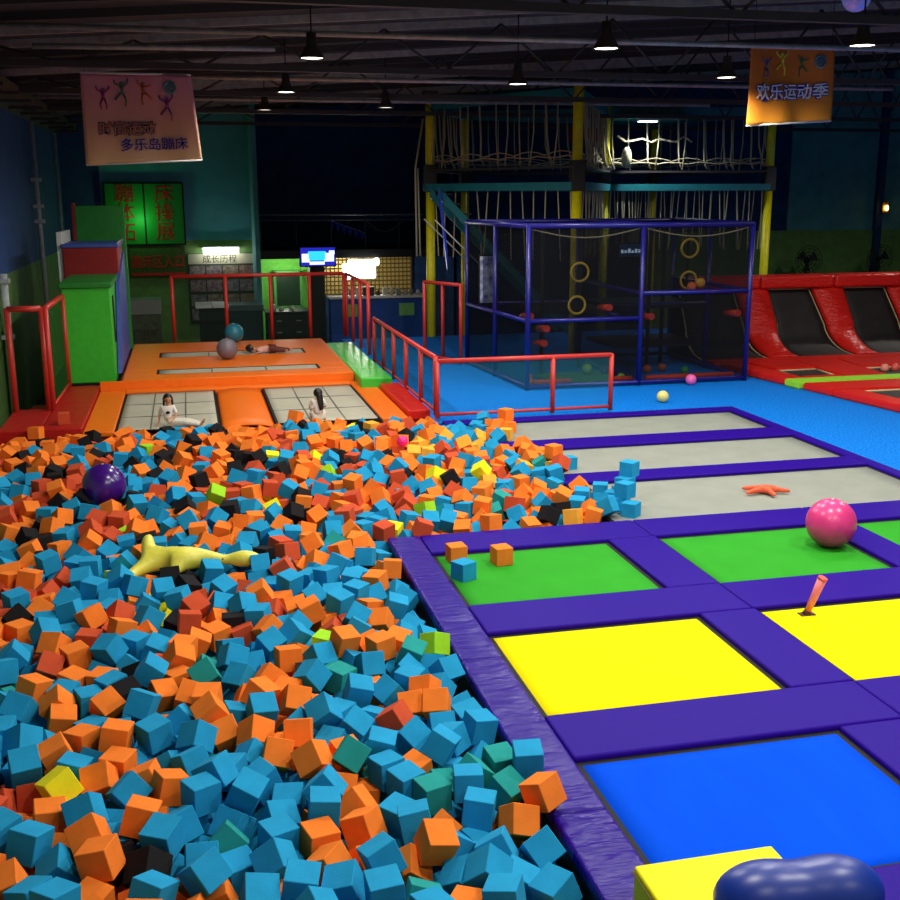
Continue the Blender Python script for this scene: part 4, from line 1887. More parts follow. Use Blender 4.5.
LABELS="""level blue foam cube at the picture bottom centre right, teal on its left
level blue foam cube at the picture bottom right
level orange foam cube at the picture bottom right
tilted blue foam cube beside the purple pad edge, nearest of its kind there
steeply tipped blue foam cube at the picture bottom centre right
level blue foam cube at the picture bottom centre right, teal on its right
tilted teal foam cube at the picture bottom centre right
corner-up blue foam cube at the picture bottom right
tilted blue foam cube at the picture bottom centre left, blue on its left
tilted blue foam cube beside the purple pad edge, second nearest of its kind there
tilted blue foam cube at the picture bottom centre right, blue on its right
level blue foam cube at the picture bottom centre right, orange behind it
steeply tipped blue foam cube at the picture bottom right
tilted blue foam cube at the picture bottom centre left, black on its left
level blue foam cube at the picture bottom left
tilted blue foam cube at the picture bottom centre right, orange on its right
corner-up blue foam cube beside the purple pad edge
steeply tipped blue foam cube at the picture bottom centre left, orange in front
steeply tipped blue foam cube in the near pit right, blue on its left
tilted orange foam cube in the near pit right
corner-up orange foam cube at the picture bottom centre right
tilted orange foam cube at the picture bottom centre right
tilted orange foam cube at the picture bottom centre left
level orange foam cube at the picture bottom left, blue on its left
tilted blue foam cube at the picture bottom left
corner-up blue foam cube at the picture bottom centre left
steeply tipped blue foam cube in the near pit right, orange on its left
steeply tipped orange foam cube beside the purple pad edge, blue on its left
steeply tipped blue foam cube at the picture bottom centre left, blue in front
corner-up black foam cube at the picture bottom left
tilted orange foam cube at the picture bottom left
level orange foam cube at the picture bottom left, orange on its left
level blue foam cube at the picture bottom centre left
level blue foam cube in the near pit centre right, teal behind it
level orange foam cube in the near pit centre right, blue on its left
tilted orange foam cube beside the purple pad edge
level blue foam cube in the near pit right, nearest of its kind there
level blue foam cube in the near pit centre left, orange on its right
steeply tipped blue foam cube at the picture bottom left
tilted orange foam cube in the near pit centre right
tilted black foam cube at the picture bottom left
level blue foam cube in the near pit centre left, orange behind it
corner-up teal foam cube in the near pit centre left
corner-up orange foam cube in the near pit left, blue behind it
level blue foam cube in the near pit centre right, blue behind and orange in front
level blue foam cube in the near pit centre right, orange on its left
tilted blue foam cube in the near pit left, orange behind it
tilted blue foam cube in the near pit centre right, nearest of its kind there
tilted teal foam cube beside the purple pad edge, blue on its left
tilted blue foam cube in the near pit centre left, nearest of its kind there
level blue foam cube in the near pit right, teal on its left
tilted orange foam cube in the near pit left
corner-up orange foam cube in the near pit centre right
level teal foam cube in the near pit right
steeply tipped blue foam cube in the near pit centre left
level blue foam cube in the near pit left, blue on its right
corner-up blue foam cube in the near pit centre right
level blue foam cube beside the purple pad edge, teal on its left
tilted blue foam cube in the near pit centre left, second nearest of its kind there
level blue foam cube in the near pit right, third nearest of its kind there
corner-up blue foam cube in the near pit left
level blue foam cube in the near pit centre left, orange left, blue behind
tilted blue foam cube in the near pit centre right, second nearest of its kind there
steeply tipped teal foam cube beside the purple pad edge
level orange foam cube in the near pit left
level teal foam cube beside the purple pad edge
level orange foam cube in the near pit centre right, orange on its left
level blue foam cube in the near pit centre right, teal on its left
tilted blue foam cube in the near pit centre right, orange on its right
tilted blue foam cube in the near pit centre left, third nearest of its kind there
steeply tipped blue foam cube in the near pit left
tilted orange foam cube in the near pit centre left, orange on its left
tilted orange foam cube in the mid pit right
corner-up teal foam cube in the mid pit centre right
corner-up orange foam cube in the mid pit centre right, orange right, orange behind
tilted blue foam cube in the mid pit right, blue on its left
tilted yellow foam cube in the near pit left
level blue foam cube in the near pit centre left, blue left and blue right
level blue foam cube in the mid pit centre right
steeply tipped orange foam cube in the mid pit centre right
steeply tipped brick red foam cube in the near pit left, red on its right
tilted orange foam cube in the near pit centre left, blue on its left
corner-up orange foam cube in the near pit left, orange behind it
steeply tipped brick red foam cube in the near pit left, orange on its right
level orange foam cube in the mid pit centre right, teal on its right
tilted blue foam cube in the mid pit centre left, blue on its left
corner-up blue foam cube in the mid pit right
tilted blue foam cube beside the purple pad edge, third nearest of its kind there
steeply tipped blue foam cube in the mid pit centre left
level blue foam cube beside the purple pad edge, second nearest of its kind there
tilted blue foam cube in the near pit left, blue behind it
level blue foam cube in the near pit left, orange on its left
tilted orange foam cube in the mid pit centre right, blue on its left
corner-up blue foam cube in the mid pit centre left, orange on its left
level orange foam cube in the mid pit left, blue on its right
tilted blue foam cube in the mid pit centre right, blue on its right
corner-up orange foam cube in the mid pit centre right, blue behind it
corner-up blue foam cube in the mid pit centre left, orange on its right
steeply tipped blue foam cube beside the purple pad edge, orange behind it
steeply tipped brick red foam cube in the mid pit right
steeply tipped blue foam cube in the mid pit centre right
level blue foam cube beside the purple pad edge, third nearest of its kind there
tilted orange foam cube in the mid pit left, orange on its right
corner-up blue foam cube in the mid pit centre right
steeply tipped orange foam cube in the mid pit centre left, blue on its left
level orange foam cube in the mid pit left, black on its right
level blue foam cube in the mid pit centre left
steeply tipped orange foam cube beside the purple pad edge, second nearest of its kind there
steeply tipped blue foam cube in the mid pit left
steeply tipped orange foam cube in the mid pit right, red on its left
tilted blue foam cube in the mid pit centre right, orange on its right
steeply tipped orange foam cube in the mid pit centre left, orange in front
level orange foam cube in the mid pit left, orange on its right
corner-up blue foam cube in the mid pit centre left, orange behind it
corner-up orange foam cube in the mid pit centre right, blue on its right
tilted blue foam cube in the mid pit centre left, orange on its left
steeply tipped orange foam cube in the mid pit right, blue on its left
tilted blue foam cube in the mid pit right, teal on its left
level orange foam cube in the mid pit centre left
level blue foam cube in the mid pit left, blue on its left
steeply tipped blue foam cube in the mid pit right
tilted orange foam cube in the mid pit centre right, orange on its left
tilted blue foam cube in the mid pit centre left, black on its left
steeply tipped blue foam cube beside the purple pad edge, orange in front
tilted orange foam cube in the mid pit left, orange on its left
level orange foam cube in the mid pit centre right, orange on its right
level blue foam cube further back right, orange on its right
steeply tipped orange foam cube in the mid pit left, blue on its left
corner-up blue foam cube in the mid pit left
steeply tipped orange foam cube in the mid pit centre left, orange left, blue in front
steeply tipped blue foam cube further back centre right, black on its left
steeply tipped blue foam cube beside the purple pad edge, third nearest of its kind there
steeply tipped orange foam cube in the mid pit left, orange on its left
level teal foam cube further back centre right
corner-up orange foam cube further back centre right
level black foam cube in the mid pit centre left
level blue foam cube in the mid pit left, second nearest of its kind there
tilted orange foam cube in the mid pit centre left
tilted blue foam cube further back right, blue on its right
corner-up teal foam cube further back centre left
corner-up blue foam cube further back centre right, blue left and orange right
level blue foam cube further back left, black on its right
steeply tipped blue foam cube further back centre left, black on its left
level blue foam cube in the mid pit left, third nearest of its kind there
tilted teal foam cube beside the purple pad edge, orange on its left
tilted orange foam cube in the mid pit left, red behind it
level orange foam cube further back centre left, blue on its left
level orange foam cube further back right, orange on its right
level orange foam cube further back centre right, nearest of its kind there
steeply tipped blue foam cube further back centre right, third nearest of its kind there
corner-up blue foam cube further back centre right, orange on its left
level orange foam cube further back left, orange left, blue behind
level orange foam cube further back left, nearest of its kind there
tilted lime green foam cube beside the purple pad edge
tilted orange foam cube further back right, orange on its right
steeply tipped orange foam cube further back centre left
steeply tipped blue foam cube further back centre right, second nearest of its kind there
level orange foam cube further back right, teal in front
tilted blue foam cube further back left, teal in front
steeply tipped blue foam cube further back centre right, orange behind it
corner-up brick red foam cube further back left, orange on its right
tilted blue foam cube further back left, orange behind it
tilted blue foam cube further back centre left, nearest of its kind there
steeply tipped blue foam cube further back centre right, blue left, blue right, orange in front
steeply tipped blue foam cube further back left, blue on its left
level orange foam cube further back left, red on its right
tilted orange foam cube further back centre left, orange on its left
level blue foam cube further back centre left, blue on its left
steeply tipped orange foam cube further back centre right, nearest of its kind there
corner-up blue foam cube further back right, orange behind it
level orange foam cube further back centre left, orange on its left
tilted brick red foam cube further back centre right, orange on its left
steeply tipped orange foam cube further back right, blue on its left
steeply tipped orange foam cube further back left, red in front
tilted orange foam cube further back centre left, red on its left
level brick red foam cube further back centre left, black on its left
level brick red foam cube further back left
tilted orange foam cube further back centre right, blue on its left
level blue foam cube further back centre right, red on its right
level black foam cube further back centre right, orange on its left
tilted blue foam cube beside the purple pad edge, blue behind and orange in front
steeply tipped blue foam cube further back left, orange on its left
level blue foam cube further back right, second nearest of its kind there
steeply tipped blue foam cube further back centre left, yellow on its right
tilted black foam cube further back centre left, yellow on its left
tilted orange foam cube further back left, blue on its right
steeply tipped brick red foam cube further back centre right
level orange foam cube further back left, black behind it
corner-up blue foam cube further back centre right, orange behind it
corner-up brick red foam cube further back centre left
steeply tipped brick red foam cube further back centre left
steeply tipped blue foam cube further back right, nearest of its kind there
steeply tipped blue foam cube beside the purple pad edge, fourth nearest of its kind there
level blue foam cube further back right, blue right, orange in front
steeply tipped blue foam cube further back centre right, red on its left
steeply tipped orange foam cube further back centre right, second nearest of its kind there
tilted blue foam cube further back left, orange on its right
steeply tipped black foam cube further back left
tilted blue foam cube further back centre left, red on its right
steeply tipped blue foam cube further back centre left, orange left, blue right, blue in front
level blue foam cube further back centre right, blue on its right
level orange foam cube beside the purple pad edge, blue on its left
corner-up orange foam cube further back left, blue on its left
steeply tipped blue foam cube further back centre left, blue left, blue right, blue behind
corner-up blue foam cube further back left
level blue foam cube further back left, red on its left
level blue foam cube further back right, fourth nearest of its kind there
level blue foam cube further back right, fifth nearest of its kind there
tilted blue foam cube further back centre left, orange on its left
tilted blue foam cube further back centre right, blue on its left
level blue foam cube further back left, third nearest of its kind there
tilted black foam cube further back centre left, blue on its left
tilted blue foam cube further back centre left, fourth nearest of its kind there
tilted brick red foam cube further back centre right, blue on its left
level orange foam cube beside the purple pad edge, orange on its left
corner-up blue foam cube further back centre left, blue on its left
steeply tipped brick red foam cube further back left
tilted blue foam cube further back centre right, blue on its right
tilted blue foam cube further back right, orange on its left
corner-up blue foam cube further back centre right, blue left and black right
tilted blue foam cube further back left, red left, blue behind
corner-up orange foam cube further back right, orange left and blue right
level orange foam cube further back left, red in front
tilted blue foam cube beside the purple pad edge, orange behind it
tilted orange foam cube further back right, teal behind it
corner-up brick red foam cube further back left, blue on its right
level orange foam cube further back left, fifth nearest of its kind there
level blue foam cube further back left, fourth nearest of its kind there
tilted brick red foam cube further back centre right, black on its left
steeply tipped blue foam cube further back centre left, orange right, blue in front
steeply tipped orange foam cube beside the purple pad edge, third nearest of its kind there
tilted blue foam cube further back centre right, orange on its right
corner-up blue foam cube further back centre right, blue right, blue behind
corner-up blue foam cube further back centre left, teal on its right
steeply tipped black foam cube further back centre left
steeply tipped orange foam cube further back right, orange left and blue right
level blue foam cube further back left, orange on its right
tilted orange foam cube further back centre left, blue on its left
tilted blue foam cube further back centre right, orange on its left
tilted brick red foam cube further back right, blue on its right
steeply tipped orange foam cube further back centre right, blue left and orange right
level brick red foam cube further back right, blue on its left
level orange foam cube further back right, teal behind it
level orange foam cube further back right, blue right, orange behind
tilted amber foam cube further back right
corner-up blue foam cube further back right, blue behind it
steeply tipped black foam cube further back right
level blue foam cube further back centre left, orange on its left
level blue foam cube further back right, sixth nearest of its kind there
steeply tipped blue foam cube further back right, third nearest of its kind there
steeply tipped blue foam cube further back centre left, red on its right
tilted blue foam cube further back right, blue behind it
steeply tipped blue foam cube further back right, teal on its left
level orange foam cube further back left, blue on its left
tilted orange foam cube further back left, orange in front
steeply tipped blue foam cube further back centre left, orange behind and blue in front
level blue foam cube further back right, seventh nearest of its kind there
corner-up orange foam cube further back left, red on its left
level orange foam cube further back centre right, second nearest of its kind there
level orange foam cube further back right, blue on its left
tilted orange foam cube further back centre right, orange on its left
corner-up orange foam cube further back centre left
steeply tipped orange foam cube further back right, black on its left
corner-up brick red foam cube further back left, blue on its left
level blue foam cube further back left, orange in front
level blue foam cube further back right, eighth nearest of its kind there
tilted black foam cube further back left
steeply tipped blue foam cube further back centre left, orange behind and orange in front
tilted orange foam cube further back right, orange on its left
corner-up black foam cube further back right
corner-up blue foam cube further back centre right, red on its left
steeply tipped orange foam cube further back left, black on its left
steeply tipped blue foam cube further back centre right, orange on its left
corner-up orange foam cube further back right, red on its left
tilted orange foam cube further back left, red behind it
level brick red foam cube further back centre left, red on its left
tilted brick red foam cube further back centre left
level black foam cube further back centre right, blue on its left
steeply tipped blue foam cube further back centre left, blue right, orange in front
tilted brick red foam cube further back right, orange on its right
steeply tipped orange foam cube further back right, blue in front
steeply tipped orange foam cube further back left, blue left and blue right
steeply tipped black foam cube further back centre right
tilted brick red foam cube further back left
tilted blue foam cube further back centre left, black behind and orange in front
steeply tipped orange foam cube further back left, red on its left
level orange foam cube further back centre right, red on its left
corner-up blue foam cube further back centre left, black on its right
steeply tipped lime green foam cube further back centre right
tilted blue foam cube further back right, red on its left
level brick red foam cube further back right, orange on its left
level orange foam cube further back right, blue behind and red in front
steeply tipped yellow foam cube further back right
tilted orange foam cube further back left, red on its left
tilted black foam cube further back centre right
corner-up orange foam cube further back right, orange on its right
level orange foam cube further back right, red on its right
tilted blue foam cube further back left, red on its right
tilted blue foam cube further back centre left, orange behind it
steeply tipped orange foam cube further back centre right, black on its left""".split("\n")
# ------------------------------------------------------------------ materials
PURPLE=vinyl('purple_vinyl','#280a88',.5,.12,(1,1,1),4,.05)
PURPLE2=vinyl('wrinkled_purple_vinyl','#280a88',.3,.9,(1.2,6,1),2.2,.2)
ORANGE=vinyl('orange_vinyl','#f47416',.42,.3)
REDV=vinyl('red_vinyl','#d8231a',.38,.5,(1,1,1),5)
REDW=vinyl('wrinkled_red_vinyl','#d6231b',.34,.9,(1,1,2.5),5)
DKRED=vinyl('dark_red_vinyl','#b01d18',.45,.3)
LIME=vinyl('lime_vinyl','#9be03a',.45,.3)
GREENV=vinyl('green_vinyl','#3fc63f',.3,.35)
BEDK=mat('black_mesh_bed','#232323',.6,.35,bump=(220,.2),var=.25,vscale=3)
BEDGREY=mat('grey_mesh_bed','#90958c',.7,.12,bump=(260,.15),var=.06,vscale=2)
BEDTAN=mat('pale_grey_mesh_bed','#b5b2a0',.6,.3,bump=(260,.15),var=.06,vscale=2)
BEDGREEN=mat('green_mesh_bed','#309a28',.75,.06,bump=(260,.15),var=.06,vscale=2)
BEDYEL=mat('yellow_mesh_bed','#f6e800',.75,.05,bump=(260,.12),var=.03,vscale=2)
BEDBLUE=mat('blue_mesh_bed','#004ee2',.75,.03,bump=(260,.15),var=.06,vscale=1.5,stretch=(3,.7,1))
BLACK=mat('black_webbing','#0c0c10',.7,.3)
DARKTARP=mat('dark_green_tarp','#28302a',.6,.3,var=.2)
TURF=mat('blue_turf','#0c8cf8',.8,.08,bump=(90,.6),var=.3,vscale=28,noise_cols=('#0560d8','#149aff'))
CONC=mat('dark_concrete','#2c2e30',.6,.4,var=.2,vscale=3)
ROOF=mat('dark_brown_roof_sheet','#3b3b3d',.7,.3,var=.25,vscale=1.5,bump=(12,.2),stretch=(1,6,1))
STEEL=mat('dim_steel','#a39c96',.55,.4,metal=.3,var=.2,vscale=6)
STEELD=mat('dark_steel','#463f3d',.6,.4,metal=.3)
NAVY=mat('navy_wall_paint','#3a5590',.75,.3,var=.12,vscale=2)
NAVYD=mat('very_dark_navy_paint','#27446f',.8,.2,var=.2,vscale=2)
TEALW=mat('teal_wall_paint','#5fb0c0',.75,.3,var=.1,vscale=2)
TEALD=mat('dark_teal_wall_paint','#5c9ea0',.75,.3,var=.15,vscale=2)
WGREEN=mat('green_wall_paint','#6c9450',.7,.3,var=.15,vscale=3)
PIPEW=mat('off_white_conduit','#b4babd',.5,.4,var=.15,vscale=8)
REDP=mat('red_painted_tube','#c8332b',.4,.5,var=.08,vscale=10)
BLUEP=mat('blue_painted_tube','#171572',.35,.5,var=.08,vscale=10)
YELP=mat('yellow_painted_pole','#f0e212',.4,.5,var=.08,vscale=6)
TEALB=mat('teal_painted_beam','#1f7c82',.5,.4,var=.12,vscale=5)
ROPE=mat('pale_rope','#c9bd97',.85,.2,bump=(60,.5))
WHITE=mat('white_plastic','#dcdcd6',.5,.4)
NETB=netmat('black_safety_net','#1c1d20',.32)
NETT=netmat('teal_safety_net','#1d6a78',.30)
GLASS=netmat('dim_balcony_glass','#0c1016',.35)
# ------------------------------------------------------------------ setting
struct('floor',MB().box(-4.4,28.6,-2,42,-1.4,-1.2),CONC)
tb=MB(); tb.box(10.13,28.4,2,19.12,-1.19,-.045); tb.box(4.2,28.4,19.12,31.5,-1.19,-.045)
struct('floor_turf',tb,TURF)
wl=struct('wall_left',MB().box(-4.3,-4.0,-2,42,2.3,7.2),NAVY)
struct('wall_left_dado',MB().box(-4.3,-4.0,-2,42,-1.2,2.3),WGREEN)
struct('wall_right',MB().box(28.3,28.6,-2,42,-1.2,9.6),TEALD)
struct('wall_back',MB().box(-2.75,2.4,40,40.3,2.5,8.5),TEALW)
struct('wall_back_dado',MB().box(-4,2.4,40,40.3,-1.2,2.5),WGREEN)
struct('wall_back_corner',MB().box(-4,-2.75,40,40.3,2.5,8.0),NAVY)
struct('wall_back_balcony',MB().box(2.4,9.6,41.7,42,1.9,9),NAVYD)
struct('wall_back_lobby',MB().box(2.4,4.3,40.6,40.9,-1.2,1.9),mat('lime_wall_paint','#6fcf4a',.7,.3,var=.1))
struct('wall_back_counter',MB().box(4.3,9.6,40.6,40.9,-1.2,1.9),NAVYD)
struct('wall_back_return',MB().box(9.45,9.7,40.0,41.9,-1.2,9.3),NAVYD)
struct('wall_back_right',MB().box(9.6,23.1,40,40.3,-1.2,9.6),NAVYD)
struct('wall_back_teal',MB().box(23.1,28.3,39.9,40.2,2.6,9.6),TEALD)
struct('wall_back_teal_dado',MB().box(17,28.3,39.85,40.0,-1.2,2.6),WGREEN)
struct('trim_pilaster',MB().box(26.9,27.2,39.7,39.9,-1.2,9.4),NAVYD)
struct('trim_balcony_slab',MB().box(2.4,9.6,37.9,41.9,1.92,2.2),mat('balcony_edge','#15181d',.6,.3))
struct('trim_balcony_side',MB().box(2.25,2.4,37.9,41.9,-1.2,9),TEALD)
# ceiling: one sloping sheet roof with trusses, purlins, pipes
def rz(x): return 6.55+.07*(x+4)
cb=MB().hexa([(-4.3,-2,rz(-4.3)),(28.6,-2,rz(28.6)),(28.6,42,rz(28.6)),(-4.3,42,rz(-4.3)),(-4.3,-2,rz(-4.3)+.15),(28.6,-2,rz(28.6)+.15),(28.6,42,rz(28.6)+.15),(-4.3,42,rz(-4.3)+.15)])
ceil=struct('ceiling',cb,ROOF)
ceil['label']='dark brown sheet metal roof'
y=11.
while y<40:
    p=MB(); d=.13
    p.hexa([(-4,y,rz(-4)-d),(28.3,y,rz(28.3)-d),(28.3,y+.07,rz(28.3)-d),(-4,y+.07,rz(-4)-d),(-4,y,rz(-4)),(28.3,y,rz(28.3)),(28.3,y+.07,rz(28.3)),(-4,y+.07,rz(-4))])
    p.build('purlin',STEEL if int(y)%2 else STEELD,ceil); y+=1.45
for y in (13.6,20.8,26.0,31.2,36.4):
    t=MB(); zb=6.22; zt=lambda x: rz(x)-.15
    t.box(-4,28.3,y-.06,y+.06,zb-.05,zb+.06)
    x=-4; k=0
    while x<27:
        t.tube([(x,y,zb),(x+1.1,y,zt(x+1.1))],.025,6); t.tube([(x+1.1,y,zt(x+1.1)),(x+2.2,y,zb)],.025,6); x+=2.2
    t.build('truss',STEELD,ceil)
for y,z,x0,x1 in ((18.1,6.45,-2.9,18),(23.4,6.3,-1.5,16),(28.6,6.3,-3.5,14),(33.5,6.35,-3,20),(19.3,6.32,-2.2,1.6)):
    MB().tube([(x0,y,z),(x1,y,z+.05)],.045,8).build('pipe',STEEL,ceil)
for x in (-3.4,):
    MB().box(x-.1,x+.1,12,39,6.12,6.3).build('cable_tray',mat('brown_tray','#5b4a34',.6,.3),ceil)
br=MB()
for y in range(13,40,2): br.box(-4,-3.2,y,y+.07,6.05,6.12)
br.build('tray_bracket',STEELD,ceil)
MB().hexa([(-4,8,6.0),(-3.72,8,6.5),(-3.72,40,6.5),(-4,40,6.0),(-4,8,6.1),(-3.72,8,6.6),(-3.72,40,6.6),(-4,40,6.1)]).build('eave_board',mat('brown_eave','#4a3c36',.7,.3,var=.2),ceil)
# conduits on the left wall
for x,y,r,l in ((-3.86,32.2,.065,'pale conduit pipe running up the navy left wall, nearer one with brackets'),(-3.86,37.6,.055,'thinner pale conduit pipe on the navy left wall behind the green tower'),(-3.86,25.2,.09,'pale conduit pipe at the left picture edge behind red railing')):
    t=thing('conduit_pipe',l,'pipe',(x,y,-1.2),'conduit pipes on the left wall')
    MB().tube([(x,y,-1.2),(x,y,5.95 if y>26 else 2.4)],r,10).build('pipe',PIPEW,t)
    for z in ((3.7,3.3,4.4,.8) if y<36 and y>26 else (1.,2.2)): MB().box(x-.13,x+.13,y-.12,y+.12,z,z+.1,.01).build('bracket',PIPEW,t)
# ------------------------------------------------------------------ lamps
SHADE=mat('dark_lamp_shade','#4b4238',.5,.4,metal=.4)
BULB=mat('lamp_glow','#fff4e2',.5,emis=9)
DIMB=mat('lamp_glow_dim','#fff4e2',.5,emis=1.6)
LAMPS=[]
def lamp(x,y,lab,power,dim=False,z=5.95):
    t=thing('pendant_lamp',lab,'lamp',(x,y,z),'high bay pendant lamps under the roof')
    top=rz(x)-.02
    MB().tube([(x,y,z+.33),(x,y,top)],.012,6).build('cord',BLACK,t)
    MB().lathe((x,y,z),[(0,.36),(.07,.36),(.08,.2),(.09,.17),(.185,.02),(.19,0),(.18,0),(.08,.155),(0,.155)],24).build('lamp_shade',SHADE,t)
    MB().lathe((x,y,z),[(0,.015),(.165,.015),(.165,.03),(0,.03)],24).build('bulb',DIMB if dim else BULB,t)
    if power:
        L=bpy.data.lights.new('lamp_light','SPOT'); L.energy=power; L.spot_size=math.radians(172); L.spot_blend=.5; L.shadow_soft_size=.12; L.color=(1,.95,.86)
        o=bpy.data.objects.new('lamp_light',L); COL.objects.link(o); o.parent=t; o.location=(0,0,-.02)
    return t
vis=[(1.93,16.9,'dark pendant lamp just right of the pink hanging banner',1),(2.04,22.4,'dark pendant lamp second in its row, behind the one beside the pink banner',1),(1.95,27.0,'dim pendant lamp over the far end of the orange court',.35),
 (6.0,20.0,'dark pendant lamp above the left corner of the rope course',1),(4.6,25.8,'small unlit looking pendant lamp near the dark balcony',.3),(5.76,15.0,'bright pendant lamp at top centre, nearest of the middle row',1),
 (9.2,18.2,'pendant lamp between the rope course top and the orange banner',.8),(9.06,14.0,'bright pendant lamp right of the orange hanging banner',1)]
# ------------------------------------------------------------------ foam pit shell and trampoline deck
struct('floor_pit',MB().box(-3.5,5.1,3.2,19.6,-.62,-.555),DARKTARP)
db=MB(); db.box(2.17,10.11,2.2,12.44,-1.19,-.115); db.box(5.02,10.11,12.44,19.1,-1.19,-.115)
db.build('deck_platform',DARKTARP)
tag(bpy.data.objects['deck_platform'],'dark base deck carrying the purple padded trampolines','base')
struct('trim_pit_left',MB().box(-3.6,-3.38,3,19.75,-1.19,.16),DKRED)
struct('trim_pit_front',MB().box(-3.5,2.1,2.9,3.25,-1.19,.1),DARKTARP)
GP='purple pads around the trampolines'
def pad(x0,x1,y0,y1,label,m=None,z0=-.1,z1=0.,bev=.03,name='safety_pad',cat='pad',group=GP):
    o=MB().box(x0,x1,y0,y1,z0,z1,bev,3).build(name,m or PURPLE)
    return tag(o,label,cat,group)
g=.004
pad(2.15,2.54-g,3.0,6.2,'wrinkled purple pad strip along the pit, nearest length beside the yellow block',PURPLE2)
pad(2.15,2.54-g,6.2+g,8.75,'wrinkled purple pad strip along the pit beside the left yellow bed',PURPLE2)
pad(2.15,2.54-g,8.75+g,12.42,'wrinkled purple pad strip along the pit beside the left green bed',PURPLE2)
for (y0,y1,nm) in ((6.88,7.58,'between blue and yellow beds'),(9.30,10.04,'between yellow and green beds'),(11.74,12.42,'between green and grey beds')):
    pad(2.54,5.28,y0,y1-g,f'long purple pad {nm}, left length starting at the pit')
    pad(5.28+g,7.66,y0,y1-g,f'long purple pad {nm}, middle length')
    pad(7.66+g,9.92-g,y0,y1-g,f'long purple pad {nm}, right length toward the blue turf')
for (y0,y1,nm) in ((5.2,6.88,'blue'),(7.58,9.30,'yellow'),(10.04,11.74,'green')):
    pad(4.70,5.3,y0,y1-2*g,f'short purple divider pad to the right of the left {nm} bed')
    pad(7.46,7.93,y0,y1-2*g,f'short purple divider pad to the right of the second {nm} bed')
pad(2.54,9.8,3.4,5.2-g,'purple pad in front of the blue bed, under the peanut ball')
for (y0,y1,nm) in ((14.33,14.85,'between the two nearest grey beds'),(16.50,17.15,'between the two farthest grey beds')):
    pad(5.06 if y0<15 else 4.78,9.92-g,y0,y1-g,f'long purple pad {nm}, its left end buried in cubes')
pad(4.35,10.13,18.78,19.1,'long purple pad closing the far end of the grey beds before the red railing')
pad(9.92,10.13,11.5,18.78-g,'narrow purple pad along the right end of the grey beds beside turf')
pad(9.92,10.13,3.5,11.5-g,'narrow purple pad along the right end of the coloured beds beside turf')
def bed(x0,x1,y0,y1,m,label,z=-.055):
    t=thing('trampoline',label,'trampoline',((x0+x1)/2,(y0+y1)/2,z-.012),'flat trampoline beds')
    cx,cy=(x0+x1)/2,(y0+y1)/2; hx,hy=(x1-x0)/2,(y1-y0)/2
    MB().grid(lambda u,v:(x0+.03+u*(x1-x0-.06),y0+.03+v*(y1-y0-.06),z-.004-.012*math.sin(PI*u)*math.sin(PI*v)+.008),12,12,.008).build('jump_bed',m,t)
    e=MB(); w=.05
    e.box(x0,x1,y0,y0+w,z-.01,z+.012); e.box(x0,x1,y1-w,y1,z-.01,z+.012); e.box(x0,x0+w,y0+w,y1-w,z-.01,z+.012); e.box(x1-w,x1,y0+w,y1-w,z-.01,z+.012)
    e.build('edge_webbing',BLACK,t); return t
bed(2.54,4.70,5.2,6.88,BEDBLUE,'bright blue trampoline bed at the lower right beside the yellow block')
bed(5.3,7.46,5.2,6.88,BEDBLUE,'second blue trampoline bed right of the first, mostly out of frame')
bed(2.54,4.70,7.58,9.30,BEDYEL,'left yellow trampoline bed, whole, next to the foam pit')
bed(5.3,7.46,7.58,9.30,BEDYEL,'right yellow trampoline bed with the pink toy club, cut by the frame')
bed(7.93,9.92,7.58,9.30,BEDYEL,'third yellow trampoline bed, out at the far right')
bed(2.54,4.70,10.04,11.74,BEDGREEN,'left green trampoline bed with three loose foam cubes on it')
bed(5.3,7.46,10.04,11.74,BEDGREEN,'middle green trampoline bed with the pink ball on it')
bed(7.93,9.92,10.04,11.74,BEDGREEN,'right green trampoline bed cut off by the picture edge')
bed(5.05,9.92,12.42,14.33,BEDGREY,'long grey trampoline bed with the orange starfish on it')
bed(5.05,9.92,14.85,16.50,BEDGREY,'long grey trampoline bed, middle one of the three')
bed(5.05,9.92,17.15,18.78,BEDGREY,'long grey trampoline bed, farthest of the three, before the railing')
# ------------------------------------------------------------------ orange court
GO='orange pads of the far court'
def opad(*a,**k): k.setdefault('group',GO); k.setdefault('m',ORANGE); return pad(*a,**k)
CP=mat('court_plinth','#6b2a12',.7,.3)
tag(MB().box(-1.94,4.25,19.62,23.85,-1.19,-.115).build('court_plinth',CP),'dark plinth under the front half of the orange court','base')
tag(MB().box(-1.55,3.45,23.9,30.4,-1.19,.15).build('court_plinth',CP),'dark plinth under the raised rear half of the orange court','base')
tag(MB().box(-3.36,-1.97,19.85,24.3,-1.19,-.31).build('court_plinth',CP),'dark plinth under the dark red corner pads','base')
opad(-1.95,-1.42,19.6,23.84,'orange side pad left of the front bed with the seated girl')
z=-.02
o=MB().grid(lambda u,v:(.42+u*.98,19.6+v*3.95,-.1+.115*math.sin(PI*u)**.5+.0),16,6,.03).build('safety_pad',ORANGE); tag(o,'bulging orange divider pad between the two front court beds','pad',GO)
opad(3.33,3.83,19.6,23.84,'orange side pad right of the front bed with the long haired girl')
opad(-1.42,3.33,23.56,23.84,'orange pad closing the far edge of the two front court beds',z1=.02)
opad(-1.5,3.45,23.9,24.62,'long orange pad at the front lip of the raised court',z0=.152,z1=.2)
tag(MB().box(-1.94,3.45,23.86,23.895,-.1,.2,.01).build('front_skirt',ORANGE),'orange vinyl skirt on the step up to the raised court','pad',GO)
opad(-1.5,3.45,25.35,27.25,'wide orange pad between the two narrow raised beds',z0=.152,z1=.2)
opad(-1.5,3.45,28.15,29.95,'orange pad at the far edge of the raised court below red railing',z0=.152,z1=.2)
